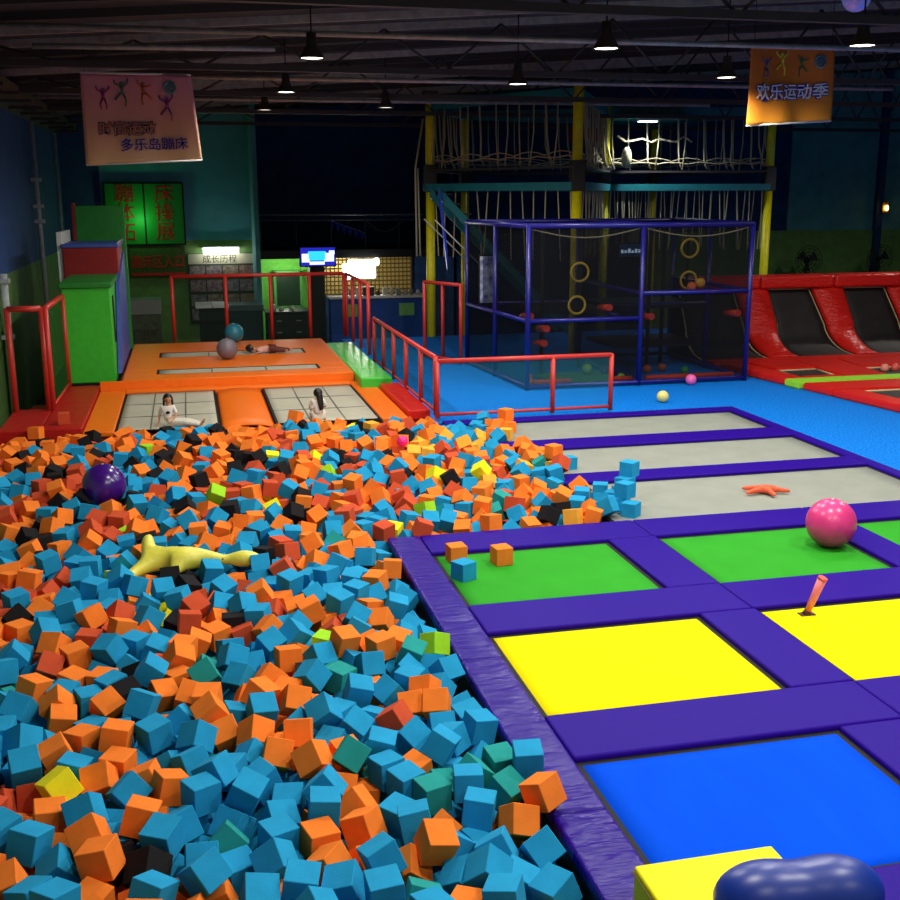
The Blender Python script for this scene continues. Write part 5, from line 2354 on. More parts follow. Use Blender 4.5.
opad(-1.5,-.8,24.63,25.34,'orange pad left of the nearer narrow raised bed',z0=.152,z1=.2); opad(2.8,3.45,24.63,25.34,'orange pad right of the nearer narrow raised bed',z0=.152,z1=.2)
opad(-1.5,-.8,27.26,28.14,'orange pad left of the farther narrow raised bed',z0=.152,z1=.2); opad(2.75,3.45,27.26,28.14,'orange pad right of the farther narrow raised bed',z0=.152,z1=.2)
def gbed(x0,x1,y0,y1,z,label,nx,ny):
    t=bed(x0,x1,y0,y1,BEDTAN,label,z)
    s=MB()
    for i in range(1,nx): xx=x0+(x1-x0)*i/nx; s.box(xx-.012,xx+.012,y0+.05,y1-.05,z-.008,z+.014)
    for i in range(1,ny): yy=y0+(y1-y0)*i/ny; s.box(x0+.05,x1-.05,yy-.012,yy+.012,z-.008,z+.0135)
    s.build('seam',mat('grey_seam','#6c6a60',.8,.2),t)
gbed(-1.42,.42,19.7,23.56,-.04,'front court trampoline bed with seams, under the seated girl',3,3)
gbed(1.4,3.33,19.7,23.56,-.04,'front court trampoline bed with seams, under the long haired girl',3,3)
gbed(-.8,2.8,24.62,25.35,.18,'narrow raised court bed, the nearer of the two strips',3,1)
gbed(-.8,2.75,27.25,28.15,.18,'narrow raised court bed, the farther strip with a child lying on it',3,1)
pad(3.46,4.14,22.95,28.95,'glossy green pad walkway beside the raised orange court',GREENV,-.1,.2,group='walkway pads')
o=pad(3.85,4.28,19.75,22.9,'bright red pad step along the low railing',REDV,-.1,.09,group='walkway pads')
GR='dark red pads in the left corner'
pad(-3.36,-2.66,19.78,21.8,'dark red corner pad under the left railing, outer one',DKRED,-.3,.06,group=GR)
pad(-2.65,-1.96,19.78,22.3,'dark red corner pad with a loose foam block on it',DKRED,-.3,.06,group=GR)
pad(-2.65,-1.96,22.31,24.33,'dark red corner pad at the foot of the green tower',DKRED,-.3,.06,group=GR)
# ------------------------------------------------------------------ jump tower
TG=mat('bright_green_board','#35b52c',.5,.4,var=.08); TGD=mat('deep_green_board','#1f7d2a',.55,.4,var=.1); TB=mat('blue_board','#3f56a8',.5,.4,var=.1); TR=mat('deep_red_board','#8d1a1a',.55,.4,var=.1)
t=thing('jump_tower','tall stepped green, red and blue jump tower beside the orange court','tower',(-2.1,25.6,-1.19))
MB().box(-2.62,-1.64,24.4,27.0,.1,2.12,.02).build('lower_block',TG,t)
MB().box(-2.66,-1.6,24.36,27.0,2.12,2.24,.02).build('lower_lid',TGD,t)
MB().box(-2.66,-1.6,24.37,29.3,-1.19,.1).build('plinth',BLACK,t)
MB().box(-2.8,-1.58,27.02,29.0,.2,2.85,.02).build('upper_block',TR,t)
MB().box(-2.82,-1.56,27.0,29.0,2.85,2.93,.01).build('upper_lid',TB,t)
MB().box(-2.64,-1.48,29.02,29.3,.2,3.78,.02).build('back_board',TGD,t)
MB().box(-2.92,-2.8,27.1,29.2,.2,3.2,.01).build('side_board',WHITE,t)
MB().box(-2.72,-2.64,29.02,29.3,.2,3.85,.01).build('red_post',TR,t)
MB().hexa([(-1.62,24.9,.21),(-1.54,24.9,.21),(-1.54,30,.21),(-1.62,30,.21),(-1.62,26.2,2.1),(-1.54,26.2,2.1),(-1.54,30,2.9),(-1.62,30,2.9)]).build('side_panel',TB,t)
MB().tube([(-1.56,27.0,2.95),(-1.53,30,2.98)],.03,8).build('edge_trim',mat('bright_metal_edge','#d5d8dc',.25,.5,metal=.7),t)
MB().box(-1.645,-1.625,24.9,25.25,.9,1.9).build('slot',BLACK,t)
# ------------------------------------------------------------------ red railings
def fence(label,pts,h,z,r=.04,bottom=True,net=None,posts=None,rb=.03):
    """pts: polyline in plan; posts at every vertex"""
    t=thing('railing',label,'railing',(pts[0][0],pts[0][1],z),'red tube railings')
    P=[Vector((x,y,z)) for x,y in pts]; H=Vector((0,0,h))
    ends=[P[0]+H,P[-1]+H]
    MB().tube([p+H for p in (P[0],P[-1])] if len(P)>1 else [],r,10).build('top_rail',REDP,t)
    if bottom: MB().tube([P[0]+Vector((0,0,.07)),P[-1]+Vector((0,0,.07))],rb,8).build('bottom_rail',REDP,t)
    for p in P: MB().tube([p,p+H+Vector((0,0,.02))],r,10).build('post',REDP,t)
    if net:
        d=(P[-1]-P[0]).normalized(); n=Vector((-d.y,d.x,0))*.004
        m=MB(); m.hexa([P[0]-n+Vector((0,0,.05)),P[-1]-n+Vector((0,0,.05)),P[-1]+n+Vector((0,0,.05)),P[0]+n+Vector((0,0,.05)),P[0]-n+H,P[-1]-n+H,P[-1]+n+H,P[0]+n+H]); m.build('net_panel',net,t)
    return t
NETC=netmat('clear_net','#3d8fa0',.10)
fence('red railing along the back of the grey beds with a turf view through it',[(4.31,19.3),(6.53,19.3),(7.69,19.3)],1.06,0,.045,net=NETC)
fence('low red railing running away along the green walkway and red step',[(4.31,19.42),(4.3,20.7),(4.3,22.2),(4.3,23.6),(4.3,24.9),(4.3,26.2)],1.06,.05,.045,net=NETT)
fence('tall red railing across the far end of the orange court',[(-.45,30.3),(.95,30.3),(2.15,30.3),(3.2,30.3),(4.15,30.3)],1.72,.2,.05,bottom=False,net=netmat('clear_dark_net','#20302c',.12))
fence('tall red railing returning toward the low railing beside the green walkway',[(4.2,30.2),(4.2,29.0),(4.2,27.7),(4.2,26.4)],1.72,.2,.045,bottom=False)
fence('short red railing left of the blue cage',[(5.72,27.0),(6.05,26.4),(6.35,25.75)],1.9,0,.045,net=netmat('dark_net2','#191a1c',.2))
fence('red railing over the dark red pads toward the green tower',[(-2.63,21.6),(-2.6,24.3)],1.92,.06,.055,net=netmat('green_net','#2d6a2a',.25))
fence('red railing in the far left corner at the picture edge',[(-3.3,21.6),(-2.7,21.6)],1.92,.06,.055,bottom=False)
# ------------------------------------------------------------------ blue ball cage
t=thing('ball_play_cage','large blue framed ball play cage wrapped in black net','cage',(9.4,24,0))
X0,X1,XM,Y0,Y1,ZT=6.87,11.93,9.4,22.0,26.0,3.38
for x,y in ((X0,Y0),(XM,Y0),(X1,Y0),(X0-.3,Y1),(XM,Y1),(X1,Y1),(X0-.15,24.),(X1,24.)):
    MB().tube([(x,y,-.04),(x,y,ZT+.03)],.055,10).build('post',BLUEP,t)
for a,b in (((X0,Y0),(X1,Y0)),((X0-.3,Y1),(X1,Y1)),((X0,Y0),(X0-.3,Y1)),((X1,Y0),(X1,Y1)),((XM,Y0),(XM,Y1))):
    MB().tube([(*a,ZT),(*b,ZT)],.06,10).build('top_rail',BLUEP,t)
    MB().tube([(*a,.03),(*b,.03)],.05,10).build('bottom_rail',BLUEP,t)
for a,b,z in (((X0,Y0),(XM,Y0),1.42),((X0,Y0),(X0-.3,Y1),1.42),((XM,Y0),(X1,Y0),1.95),((XM,Y0),(XM,Y1),1.95),((X1,Y0),(X1,Y1),1.95),((X0,Y1),(X1,Y1),1.42),((XM,24),(X1,24),1.5),((XM-.02,23.2),(XM-.02,26),1.35)):
    MB().tube([(*a,z),(*b,z)],.05,8).build('mid_rail',BLUEP,t)
for a,b in (((X0,Y0),(XM,Y0)),((XM,Y0),(X1,Y0)),((X0,Y0),(X0-.3,Y1)),((X1,Y0),(X1,Y1)),((X0-.3,Y1),(X1,Y1)),((XM,Y0),(XM,Y1))):
    d=(Vector(b)-Vector(a)).normalized(); n=Vector((-d.y,d.x))*.004; a=Vector(a);b=Vector(b)
    MB().slab([a-n,b-n,b+n,a+n],.05,ZT-.03).build('net_panel',NETB,t)
MB().box(X0,X1,Y0,Y1,ZT-.02,ZT-.012).build('roof_net',NETB,t)
for x,y in ((7.7,23.6),(8.9,24.4),(10.4,23.9),(11.1,24.7)):
    MB().tube([(x,y,0),(x,y,ZT)],.05,8).build('inner_post',mat('black_foam_tube','#0d0d12',.7,.3),t)
MB().box(7.5,9.3,23.6,25.6,1.38,1.46).build('shelf',mat('dark_shelf','#101018',.7,.3),t)
MB().box(9.5,11.8,23.8,25.8,1.42,1.5).build('shelf',mat('dark_shelf','#101018',.7,.3),t)
MB().box(9.55,11.8,23.9,25.7,.5,.58).build('shelf',mat('dark_shelf','#101018',.7,.3),t)
for (x,y,z) in ((7.3,22.3,1.25),(7.35,22.6,.9),(8.85,22.7,1.62),(9.75,22.5,1.42),(11.75,22.4,1.45),(7.0,22.5,1.5)):
    MB().tube([(x,y-.28,z),(x,y+.3,z-.06)],.075,12).build('cannon_barrel',mat('red_barrel','#e0402e',.4,.5),t)
for (x,z,R) in ((8.36,2.35,.2),(8.31,1.63,.19),(10.95,2.83,.2),(10.95,2.12,.19)):
    MB().torus((x,23.0,z),R,.028,'y',24,8).build('hoop',mat('yellow_hoop','#d8b830',.45,.5),t)
    MB().box(x-.02,x+.02,23.05,23.1,z-R-.3,z+R).build('hoop_bracket',BLACK,t)
sag=MB()
for a,b in ((X0,XM),(XM,X1)):
    sag.tube([(a+(b-a)*i/8,Y0+.02,ZT-.05-.2*math.sin(PI*i/8)) for i in range(9)],.015,6)
sag.build('net_rope',ROPE,t)
MB().box(7.6,9.2,22.3,23.7,-.04,.03,.01).build('floor_mat',mat('dull_green_mat','#5a8a4a',.7,.3),t)
for x0,x1,y in ((7.05,7.9,22.15),(8.8,9.3,22.15),(9.6,11.7,22.12)):
    MB().tube([(x0,y,.09),(x1,y,.09)],.06,10).build('foam_bumper',mat('red_foam','#d8432c',.6,.3),t)
o=thing('wall_screen','small bluish lit screen inside the right bay of the cage','screen',(10.6,25.4,2.5)); MB().box(10.2,10.95,25.38,25.46,2.5,2.86,.01).build('bezel',BLACK,o)
MB().box(10.23,10.92,25.37,25.385,2.53,2.83).build('display',mat('screen_navy','#1c3d66',.3,emis=.25),o)
sm=MB()
for i in range(7): sm.box(10.27+i*.09,10.33+i*.09,25.36,25.372,2.62,2.62+.05+.08*random.random())
sm.build('icons',mat('screen_white','#bfe0ff',.3,emis=1.0),o)
o=thing('sign_panel','tall narrow blue and white sign panel at the left of the cage','sign',(6.74,24.9,1.5)); MB().box(6.6,6.9,24.86,24.92,1.55,2.62).build('panel',mat('sign_blue','#2a3d8c',.5,var=.5,vscale=7,noise_cols=('#20307a','#b9bfd8')),o)
MB().box(6.58,6.92,24.92,24.95,1.5,2.66).build('frame',BLACK,o)
GB='small play balls'
def sball(x,y,z,r,c,label,name='play_ball'):
    o=MB().ball((x,y,z),r,16).build(name,mat('ball_'+c,c,.4,.4),origin=(x,y,z)); tag(o,label,'ball',GB)
sball(8.7,23.3,.03+.12,.12,'#7fae2c','lime green ball on the floor in the left cage bay')
sball(7.15,22.8,.1,.1,'#d8582c','red ball on the floor in the left cage bay')
sball(9.12,23.3,.1,.1,'#48307a','dark purple ball on the floor in the left cage bay')
sball(9.2,22.5,.06,.1,'#8fb440','greenish ball by the middle cage post')
sball(10.25,23.5,.06,.1,'#b0552e','dull orange ball on the right bay floor, left one of two')
sball(10.66,23.6,.06,.1,'#a8512c','dull orange ball on the right bay floor, right one of two')
sball(11.0,23.1,.06,.1,'#2fa05a','green ball on the right bay floor')
sball(10.52,21.75,.075,.12,'#f06ab0','pink ball on blue turf just outside the cage')
sball(9.08,20.0,.075,.12,'#e8d87a','pale yellow ball lying on the blue turf')
sball(11.12,22.75,1.98+.1,.11,'#e8a93c','yellow ball by the lower right hoop'); sball(10.9,22.72,2.0,.11,'#e0703c','orange ball by the lower right hoop')
sball(7.05,22.35,.06,.1,'#e07a3a','orange ball in the near left cage corner')
sball(15.46,22.0,.0+.1,.1,'#e88a7c','pinkish ball in the dark red wall trampoline bed, left one'); sball(15.73,22.0,.1,.1,'#d8574a','red ball in the dark red wall trampoline bed, right one')
# ------------------------------------------------------------------ rope course
t=thing('rope_course','tall rope adventure course with yellow poles, teal beams and hanging ropes','rope course',(11.5,31,-1.2))
A=(6.87,31.5);B=(9.68,27.0);Cc=(12.75,33.0);Dd=(17.8,32.0);E=(8.9,35.5);Ff=(16.2,37.2)
for p,zt in ((A,6.7),(B,6.72),(Cc,6.75),(Dd,6.8),(E,6.4),(Ff,6.4)):
    m=MB(); m.tube([(*p,-1.2),(*p,4.1)],.13,14); m.tube([(*p,4.85),(*p,zt)],.13,14); m.build('pole',YELP,t)
    MB().box(p[0]-.17,p[0]+.17,p[1]-.17,p[1]+.17,4.1,4.85,.03).build('pole_collar',STEELD,t)
    MB().box(p[0]-.2,p[0]+.2,p[1]-.2,p[1]+.2,zt,zt+.15,.02).build('pole_cap',STEELD,t)
segs=[(A,B),(B,Cc),(Cc,Dd),(A,E),(E,Cc),(Cc,Ff),(Dd,Ff),(E,Ff)]
def beam(a,b,z0,z1,w,name,m):
    a=Vector(a);b=Vector(b);d=(b-a).normalized();n=Vector((-d.y,d.x))*w; MB().slab([a-n,b-n,b+n,a+n],z0,z1).build(name,m,t)
for a,b in segs:
    beam(a,b,6.35,6.6,.06,'top_beam',TEALB); beam(a,b,4.12,4.32,.22,'deck_beam',TEALB); beam(a,b,4.66,4.72,.2,'walkway',STEELD)
    m=MB(); va=Vector(a);vb=Vector(b); n=max(6,int((vb-va).length*2.6))
    m.tube([(*va.lerp(vb,i/16),4.95+.03*math.sin(i*2.2)) for i in range(17)],.02,6)
    m.tube([(*va.lerp(vb,i/20),5.0+.1*abs(math.sin(i*PI/4))) for i in range(21)],.016,6); m.build('guide_rope',ROPE,t)
rng=random.Random(4)
nr=0
for a,b in segs[:5]+segs[6:7]:
    va=Vector(a);vb=Vector(b);L=(vb-va).length;n=int(L*2.3)
    for i in range(n):
        if nr>=96: break
        f=(i+.5+rng.uniform(-.25,.25))/n; p=va.lerp(vb,f); nr+=1
        q=(p.x+rng.uniform(-.1,.1),p.y,4.75) ; bend=rng.random()<.25
        pts=[(p.x,p.y,6.36),(p.x+.01,p.y,5.6),q] if not bend else [(p.x,p.y,6.36),(p.x+.05,p.y,5.5),(q[0]+.12,q[1],5.0),(q[0]+.22,q[1],4.78)]
        MB().tube(pts,.02 if not bend else .028,6).build('hanging_rope',ROPE,t)
m=MB()
for a,b in segs[:3]+segs[5:7]:
    va=Vector(a);vb=Vector(b);n=int((vb-va).length*2.6)
    for i in range(n):
        p=va.lerp(vb,(i+.5)/n); m.tube([(p.x,p.y,4.12),(p.x+rng.uniform(-.15,.15),p.y,2.3)],.018,5)
tag(m.build('lower_ropes',ROPE,t),kind='stuff')
m=MB()
for i in range(9):
    u=i/8; m.tube([(13.0+2.2*u,32.7,5.75-.18*abs(math.sin(u*PI*3))),(13.0+2.2*(u+.125),32.7,5.75-.18*abs(math.sin((u+.125)*PI*3)))],.03,6)
m.build('swag_rope',ROPE,t)
MB().box(13.0,15.2,31.6,33.6,6.25,6.32).build('light_panel_deck',TEALB,t)
# coloured canopies, coil, knots
MB().ball((12.2,32.6,5.1),.16,12,(1,1,2)).build('rope_knot',ROPE,t); MB().ball((13.2,32.4,5.1),.16,12,(1,1,2)).build('rope_knot',ROPE,t)
MB().box(11.3,12.4,32.2,32.3,5.55,5.95,.03).build('safety_vest',mat('dull_red_cloth','#7d2a26',.8,.2),t)
m=MB(); m.tube([(6.65,31.4,6.1),(6.4,31.3,4.75),(6.42,31.3,2.3)],.03,6); m.tube([(6.47,31.3,4.75),(6.52,31.3,2.3)],.025,6); m.build('dangling_rope',ROPE,t)
# stairs of the rope course
s=t
def sl(x0,z0,x1,z1,y,w,h,nm,m): MB().hexa([(x0,y-w,z0-h),(x1,y-w,z1-h),(x1,y+w,z1-h),(x0,y+w,z0-h),(x0,y-w,z0),(x1,y-w,z1),(x1,y+w,z1),(x0,y+w,z0)]).build(nm,m,s)
sl(6.75,4.22,10.6,.3,29.9,.05,.28,'stair_stringer',TEALB); sl(6.75,4.22,10.6,.3,31.0,.05,.28,'stair_stringer',TEALB)
for i in range(14):
    x=6.9+i*.26; z=4.05-i*.265; MB().box(x,x+.26,29.95,30.95,z-.04,z).build('stair_tread',STEELD,s)
for y in (29.7,31.1):
    m=MB(); m.tube([(6.6,y,3.35),(7.9,y,2.1)],.018,8); m.build('stair_handrail',WHITE,s)
sl(6.75,4.22,6.95,2.5,29.75,.06,.5,'blue_bracket',mat('blue_steel','#1438d8',.4,.5))
# ------------------------------------------------------------------ red wall trampolines on the right
def prof(v): # v 0..1 top to floor : returns (y,z)
    if v<.45: return 25.78-.5*(v/.45), 1.62-(1.62-.72)*(v/.45)
    a=(v-.45)/.55*PI/2; return 25.28-1.06*(1-math.cos(a)), .72-.66*math.sin(a)
def lane(xt0,xt1,xb0,xb1,lab):
    t=thing('wall_trampoline',lab,'trampoline',((xb0+xb1)/2,24.9,0),'red wall trampolines')
    f=lambda o:(lambda u,v:((xt0+(xt1-xt0)*u)*(1-v)+(xb0+(xb1-xb0)*u)*v,prof(v)[0]-o,prof(v)[1]+o))
    MB().grid(f(0.0),6,20,.02).build('jump_bed',BEDK,t)
    for u0 in (0.0,.975):
        g0=f(.015); MB().grid(lambda u,v:g0(u0+u*.025,v),1,20,.012).build('edge_tape',mat('cream_tape','#c8b98f',.7,.2),t)
    g0=f(.015); MB().grid(lambda u,v:g0(u,v*.02),4,1,.012).build('top_tape',mat('cream_tape','#c8b98f',.7,.2),t)
L=[(11.99,13.5,12.0,13.75),(14.46,15.65,14.55,16.15),(16.61,17.85,16.8,18.3),(18.8,20.0,19.0,20.5)]
for q,l in zip(L,('behind the blue cage','in the middle, fully in view','at the right picture edge','beyond the right picture edge')): lane(*q,'black curved wall trampoline '+l)
GRW='red vinyl pads of the wall trampolines'
def curved(xt0,xt1,xb0,xb1,lab):
    m=MB().grid(lambda u,v:((xt0+(xt1-xt0)*u)*(1-v)+(xb0+(xb1-xb0)*u)*v+.0,prof(v)[0]-.05-.10*math.sin(PI*u)**.5*min(1,(1-v)*5),prof(v)[1]+.03+.09*math.sin(PI*u)**.5*min(1,(1-v)*5)),12,26,.03)
    tag(m.build('curved_pad',REDW),lab,'pad',GRW)
curved(13.52,14.44,13.78,14.53,'curved red divider pad with wrinkles just right of the cage')
curved(15.67,16.59,16.17,16.78,'curved red divider pad between the two fully visible wall trampolines')
curved(17.87,18.78,18.32,18.98,'curved red divider pad at the right picture edge')
for x0,x1,l in ((11.99,14.1,'behind the cage corner'),(14.11,16.2,'above the middle wall trampoline'),(16.21,18.6,'above the right wall trampoline'),(18.61,21,'past the picture edge')):
    tag(MB().box(x0,x1-.01,25.42,26.05,1.66,1.98,.08,3).build('top_pad',REDW),'red top pad '+l,'pad',GRW)
wb=MB(); wb.box(11.99,21.5,26.06,26.3,-.04,1.9); tag(wb.build('wall_frame',BLACK),'black frame behind the red wall trampolines','frame')
def quadpad(q,lab,m=REDV,z1=.11,z0=-.04):
    o=MB().slab(q,z0,z1); bmesh.ops.bevel(o.bm,geom=list(o.bm.edges),offset=.03,segments=2,affect='EDGES'); tag(o.build('floor_pad',m),lab,'pad',GRW)
fx=lambda y:12.25+(22.6-y)*.147   # slanted turf side edge
quadpad([(12.0,23.6),(21.4,23.6),(21.4,24.16),(12.0,24.16)],'long red floor pad at the foot of the wall trampolines')
quadpad([(fx(23.58),23.58),(fx(23.58)+.6,23.58),(12.98,21.2),(fx(21.2),21.2)],'red floor pad at the turf edge left of the small black bed')
quadpad([(13.95,21.2),(15.0,21.2),(15.2,23.58),(14.1,23.58)],'red floor pad between the two small black beds')
quadpad([(13.0,22.55),(14.05,22.55),(14.1,23.58),(12.8,23.58)],'red floor pad behind the small black bed')
quadpad([(15.1,22.4),(21.2,22.4),(21.2,23.58),(15.25,23.58)],'red floor pad behind the dark bed with two balls')
quadpad([(12.95,21.2),(13.94,21.2),(13.94,21.45),(12.98,21.45)],'narrow red floor pad in front of the small black bed')
quadpad([(fx(21.15),20.66),(21,20.66),(21,21.15),(fx(21.15)-.05,21.15)],'lime green floor pad strip between the red pads',LIME,.12)
quadpad([(fx(20.62),20.62),(fx(19.7),19.7),(21,19.7),(21,20.62)],'red floor pad just nearer than the lime strip')
quadpad([(fx(19.68),19.68),(fx(17.2),17.2),(fx(17.2)+.55,17.2),(fx(19.68)+.55,19.68)],'red floor pad along the turf edge beside the nearest black bed')
quadpad([(13.2,17.2),(21,17.2),(21,18.6),(13.4,18.6)],'nearest red floor pad at the right picture edge')
def fbed(q,lab):
    t=thing('floor_trampoline',lab,'trampoline',(q[0][0]+.5,q[0][1]+.4,-.03),'small black floor beds'); MB().slab(q,-.02,.04).build('jump_bed',BEDK,t)
    m=MB(); 
    for a,b in zip(q,q[1:]+q[:1]): m.tube([(*a,.05),(*b,.05)],.022,6)
    m.build('edge_tape',mat('cream_tape','#c8b98f',.7,.2),t)
fbed([(12.99,21.47),(13.93,21.47),(14.02,22.52),(13.05,22.52)],'small black floor bed below the middle wall trampoline')
fbed([(15.05,21.2),(18,21.2),(18,22.37),(15.12,22.37)],'dark floor bed with two small balls at right edge')
fbed([(13.2,18.65),(18,18.65),(18,19.65),(13.2,19.65)],'nearest black floor bed below the lime strip')
# ------------------------------------------------------------------ back of the hall
sg=thing('lit_sign_board','green lit sign board with two columns of large red characters','sign',(-1.35,39.8,2.35))
GLO=mat('green_sign_panel','#1f7a2e',.5,.3,emis=.03)
for x0,x1 in ((-2.62,-1.36),(-1.32,-.06)): MB().box(x0,x1,39.86,39.94,2.4,4.42).build('panel',GLO,sg)
m=MB()
for z in (2.35,4.42): m.box(-2.66,-.02,39.84,39.95,z,z+.05)
for x in (-2.66,-1.37,-.06): m.box(x,x+.05,39.84,39.95,2.4,4.42)
m.build('frame',BLACK,sg)
RC=mat('red_letter','#b81c18',.5,.3,emis=.05)
for x,col in ((-1.98,'蹦体拓'),(-.69,'床操展')):
    for i,ch in enumerate(col):
        z=3.86-i*.64; text_mb(ch,.66,lambda a,b,c,x=x,z=z:(x+a,39.845-c,z+b-.0),.012).build('character',RC,sg)
t=thing('entrance_sign','dull green board with a row of red outlined characters','sign',(-1,39.85,1.3))
MB().box(-1.95,-.08,39.9,39.96,1.25,2.3).build('board',mat('olive_board','#4d5a2a',.7,.3,var=.15),t)
for i,ch in enumerate('蹦床区入口'): text_mb(ch,.36,lambda a,b,c,i=i:(-1.72+i*.36+a,39.89-c,1.62+b*1.35),.01).build('character',RC,t)
MB().box(-1.9,-.1,39.87,39.9,1.32,1.4).build('underline',RC,t)
t=thing('notice_board','photo notice board with pale header under the tube light','board',(1.15,39.85,-.4))
MB().box(0,2.34,39.9,39.97,-.4,2.05).build('board',mat('board_green','#3b4a34',.7,.3),t)
MB().box(.02,2.32,39.88,39.9,1.68,2.03).build('header',mat('board_header','#b9b79a',.7,.3),t)
text_mb('成长历程',.3,lambda a,b,c:(1.1+a,39.875-c,1.74+b),.004).build('header_text',BLACK,t)
cs=['#6b3f5a','#44506a','#6a5a3a','#3a5a44','#7a4a3a','#4a3a5a','#5a6a4a','#8a6a4a']
for r_ in range(4):
    for c_ in range(4):
        k=rng.randrange(8)
        MB().box(.06+c_*.57,.58+c_*.57,39.885,39.9,1.22-r_*.5,1.62-r_*.5).build('photo',mat(f'photo{k}',cs[k],.6,var=.5,vscale=9,noise_cols=(cs[k],'#9a8f80')),t)
t=thing('tube_light','bright white tube light above the notice board','light',(1.15,39.6,2.05))
MB().tube([(.55,39.6,2.13),(1.75,39.6,2.13)],.08,12).build('tube',mat('tube_glow','#ffffff',.5,emis=12),t); MB().box(.5,1.8,39.62,39.9,2.2,2.28).build('housing',WHITE,t)
t=thing('display_table','dark cabinet with a pale tiled top below the notice board','cabinet',(.65,34,-1.2))
MB().hexa([(.25,33.5,-1.2),(1.05,33.5,-1.2),(1.05,34.8,-1.2),(.25,34.8,-1.2),(.25,33.5,.75),(1.05,33.5,.75),(1.05,34.8,.75),(.25,34.8,.75)]).build('body',mat('dark_green_cabinet','#1b2a20',.6,.3),t)
MB().box(.15,.63,33.4,34.9,.76,.82,.01).build('top',WHITE,t); MB().box(.65,1.13,33.4,34.9,.76,.82,.01).build('top',WHITE,t)
t=thing('display_table','off white cupboard beside the blue side of the jump tower','cabinet',(-1.3,36.3,-1.2))
MB().box(-1.85,-.95,36,37,-1.2,.35,.01).build('body',mat('grimy_cupboard','#57604a',.7,.3,var=.2),t); MB().box(-1.9,-.9,35.95,37,.36,.82,.02).build('top',mat('cupboard_top','#8c9188',.6,.3),t)
for x in (-1.83,-1.38): MB().box(x,x+.41,35.985,36,-.9,-.1,.005).build('door',mat('cupboard_door','#4a4f3c',.7,.3,var=.3),t)
t=thing('low_counter','dark teal low counter below the photo board','counter',(1.75,37.8,-1.2)); MB().box(1.2,2.35,37.4,38.6,-1.2,.25,.01).build('body',mat('dark_teal_counter','#2a4a48',.6,.3),t); MB().box(1.15,2.4,37.35,38.65,.25,.45,.01).build('top',mat('teal_counter_top','#4c6c68',.5,.3),t)
t=thing('desk','dark desk with drawers in the lime lit room','desk',(3.1,37,-1.2))
MB().box(2.45,3.85,36.6,37.6,-1.2,.22,.01).build('body',mat('dark_desk','#10261a',.5,.4),t); MB().box(2.4,3.9,36.5,37.65,.22,.28,.01).build('top',mat('desk_top','#25402c',.4,.4),t)
for r_ in range(3):
    for c_ in range(2):
        d=MB().box(2.55+c_*.65,3.12+c_*.65,36.56,36.6,-.95+r_*.38,-.63+r_*.38,.005).build('drawer',mat('dark_desk','#10261a',.5,.4),t); MB().box(2.75+c_*.65,2.92+c_*.65,36.53,36.56,-.8+r_*.38,-.77+r_*.38).build('handle',mat('pale_handle','#9aa08a',.4,.4),d)
for x,h,c,l in ((2.7,.22,'#b8c2a8','pale bottle on the dark desk, left'),(2.95,.12,'#d6d6b0','white pot on the dark desk'),(3.3,.16,'#c7cfa8','pale plant pot on the dark desk, right')):
    tag(MB().lathe((x,36.9,.28),[(0,0),(.08,0),(.1,h*.5),(.05,h*.8),(.05,h),(0,h)],14).build('container',mat('pot'+c,c,.5,.4)),l,'container','things on the dark desk')
t=thing('monitor_cabinet','dark glazed frame against the lime green wall','window frame',(3.5,40.4,.2))
MB().box(3.05,3.95,40.35,40.55,.1,1.3).build('pane',mat('dark_pane','#1d3a22',.3,.5),t)
m=MB(); m.box(2.98,3.08,40.3,40.58,.05,1.35); m.box(3.92,4.02,40.3,40.58,.05,1.35); m.box(2.98,4.02,40.3,40.58,1.3,1.38); m.box(2.98,4.02,40.3,40.58,.02,.1); m.build('frame',mat('green_frame','#58a04a',.6,.3),t)
struct('trim_column',MB().box(4.05,4.55,37.95,38.5,-1.2,1.92),mat('dark_column','#23261a',.6,.3))
t=thing('hanging_tv','small lit television hanging from the balcony edge','television',(4.25,37.5,1.66))
MB().box(3.66,4.9,37.5,37.58,1.66,2.34,.02).build('bezel',BLACK,t)
MB().box(3.7,4.86,37.485,37.505,1.7,2.3).build('display',mat('tv_blue','#1a1ea8',.3,emis=1.1),t)
m=MB(); m.box(3.74,4.0,37.47,37.49,1.82,2.1); m.box(4.5,4.82,37.47,37.49,1.84,2.12); m.box(4.66,4.84,37.47,37.49,2.08,2.2); m.box(4.0,4.5,37.47,37.488,1.74,1.84); m.build('picture_white',mat('tv_white','#d8e8ff',.3,emis=1.5),t)
MB().box(3.95,4.55,37.465,37.489,1.88,2.18,.04).build('picture_cyan',mat('tv_cyan','#28b4e8',.3,emis=1.5),t)
MB().tube([(4.27,37.6,2.3),(4.27,37.85,2.3)],.03,8).build('bracket',STEELD,t)
t=thing('reception_counter','blue reception counter with a white top','counter',(6,37.2,-1.2))
MB().box(4.6,7.9,37,37.5,-1.2,.6,.01).build('front',mat('counter_blue','#164a9c',.5,.4,var=.1),t); MB().box(4.55,7.95,36.9,37.6,.6,.68,.02).build('top',WHITE,t)
for x in (5.0,6.95): MB().box(x,x+.52,36.985,37,.0,.42).build('notice',mat('green_notice','#7fbf6a',.6,.3,var=.1),t)
lb=['dark bottle','black tin','grey gadget','pale box','white stand','dark jar','grey bag','brown jar','black box','dark cup','pale cup','dark tub']
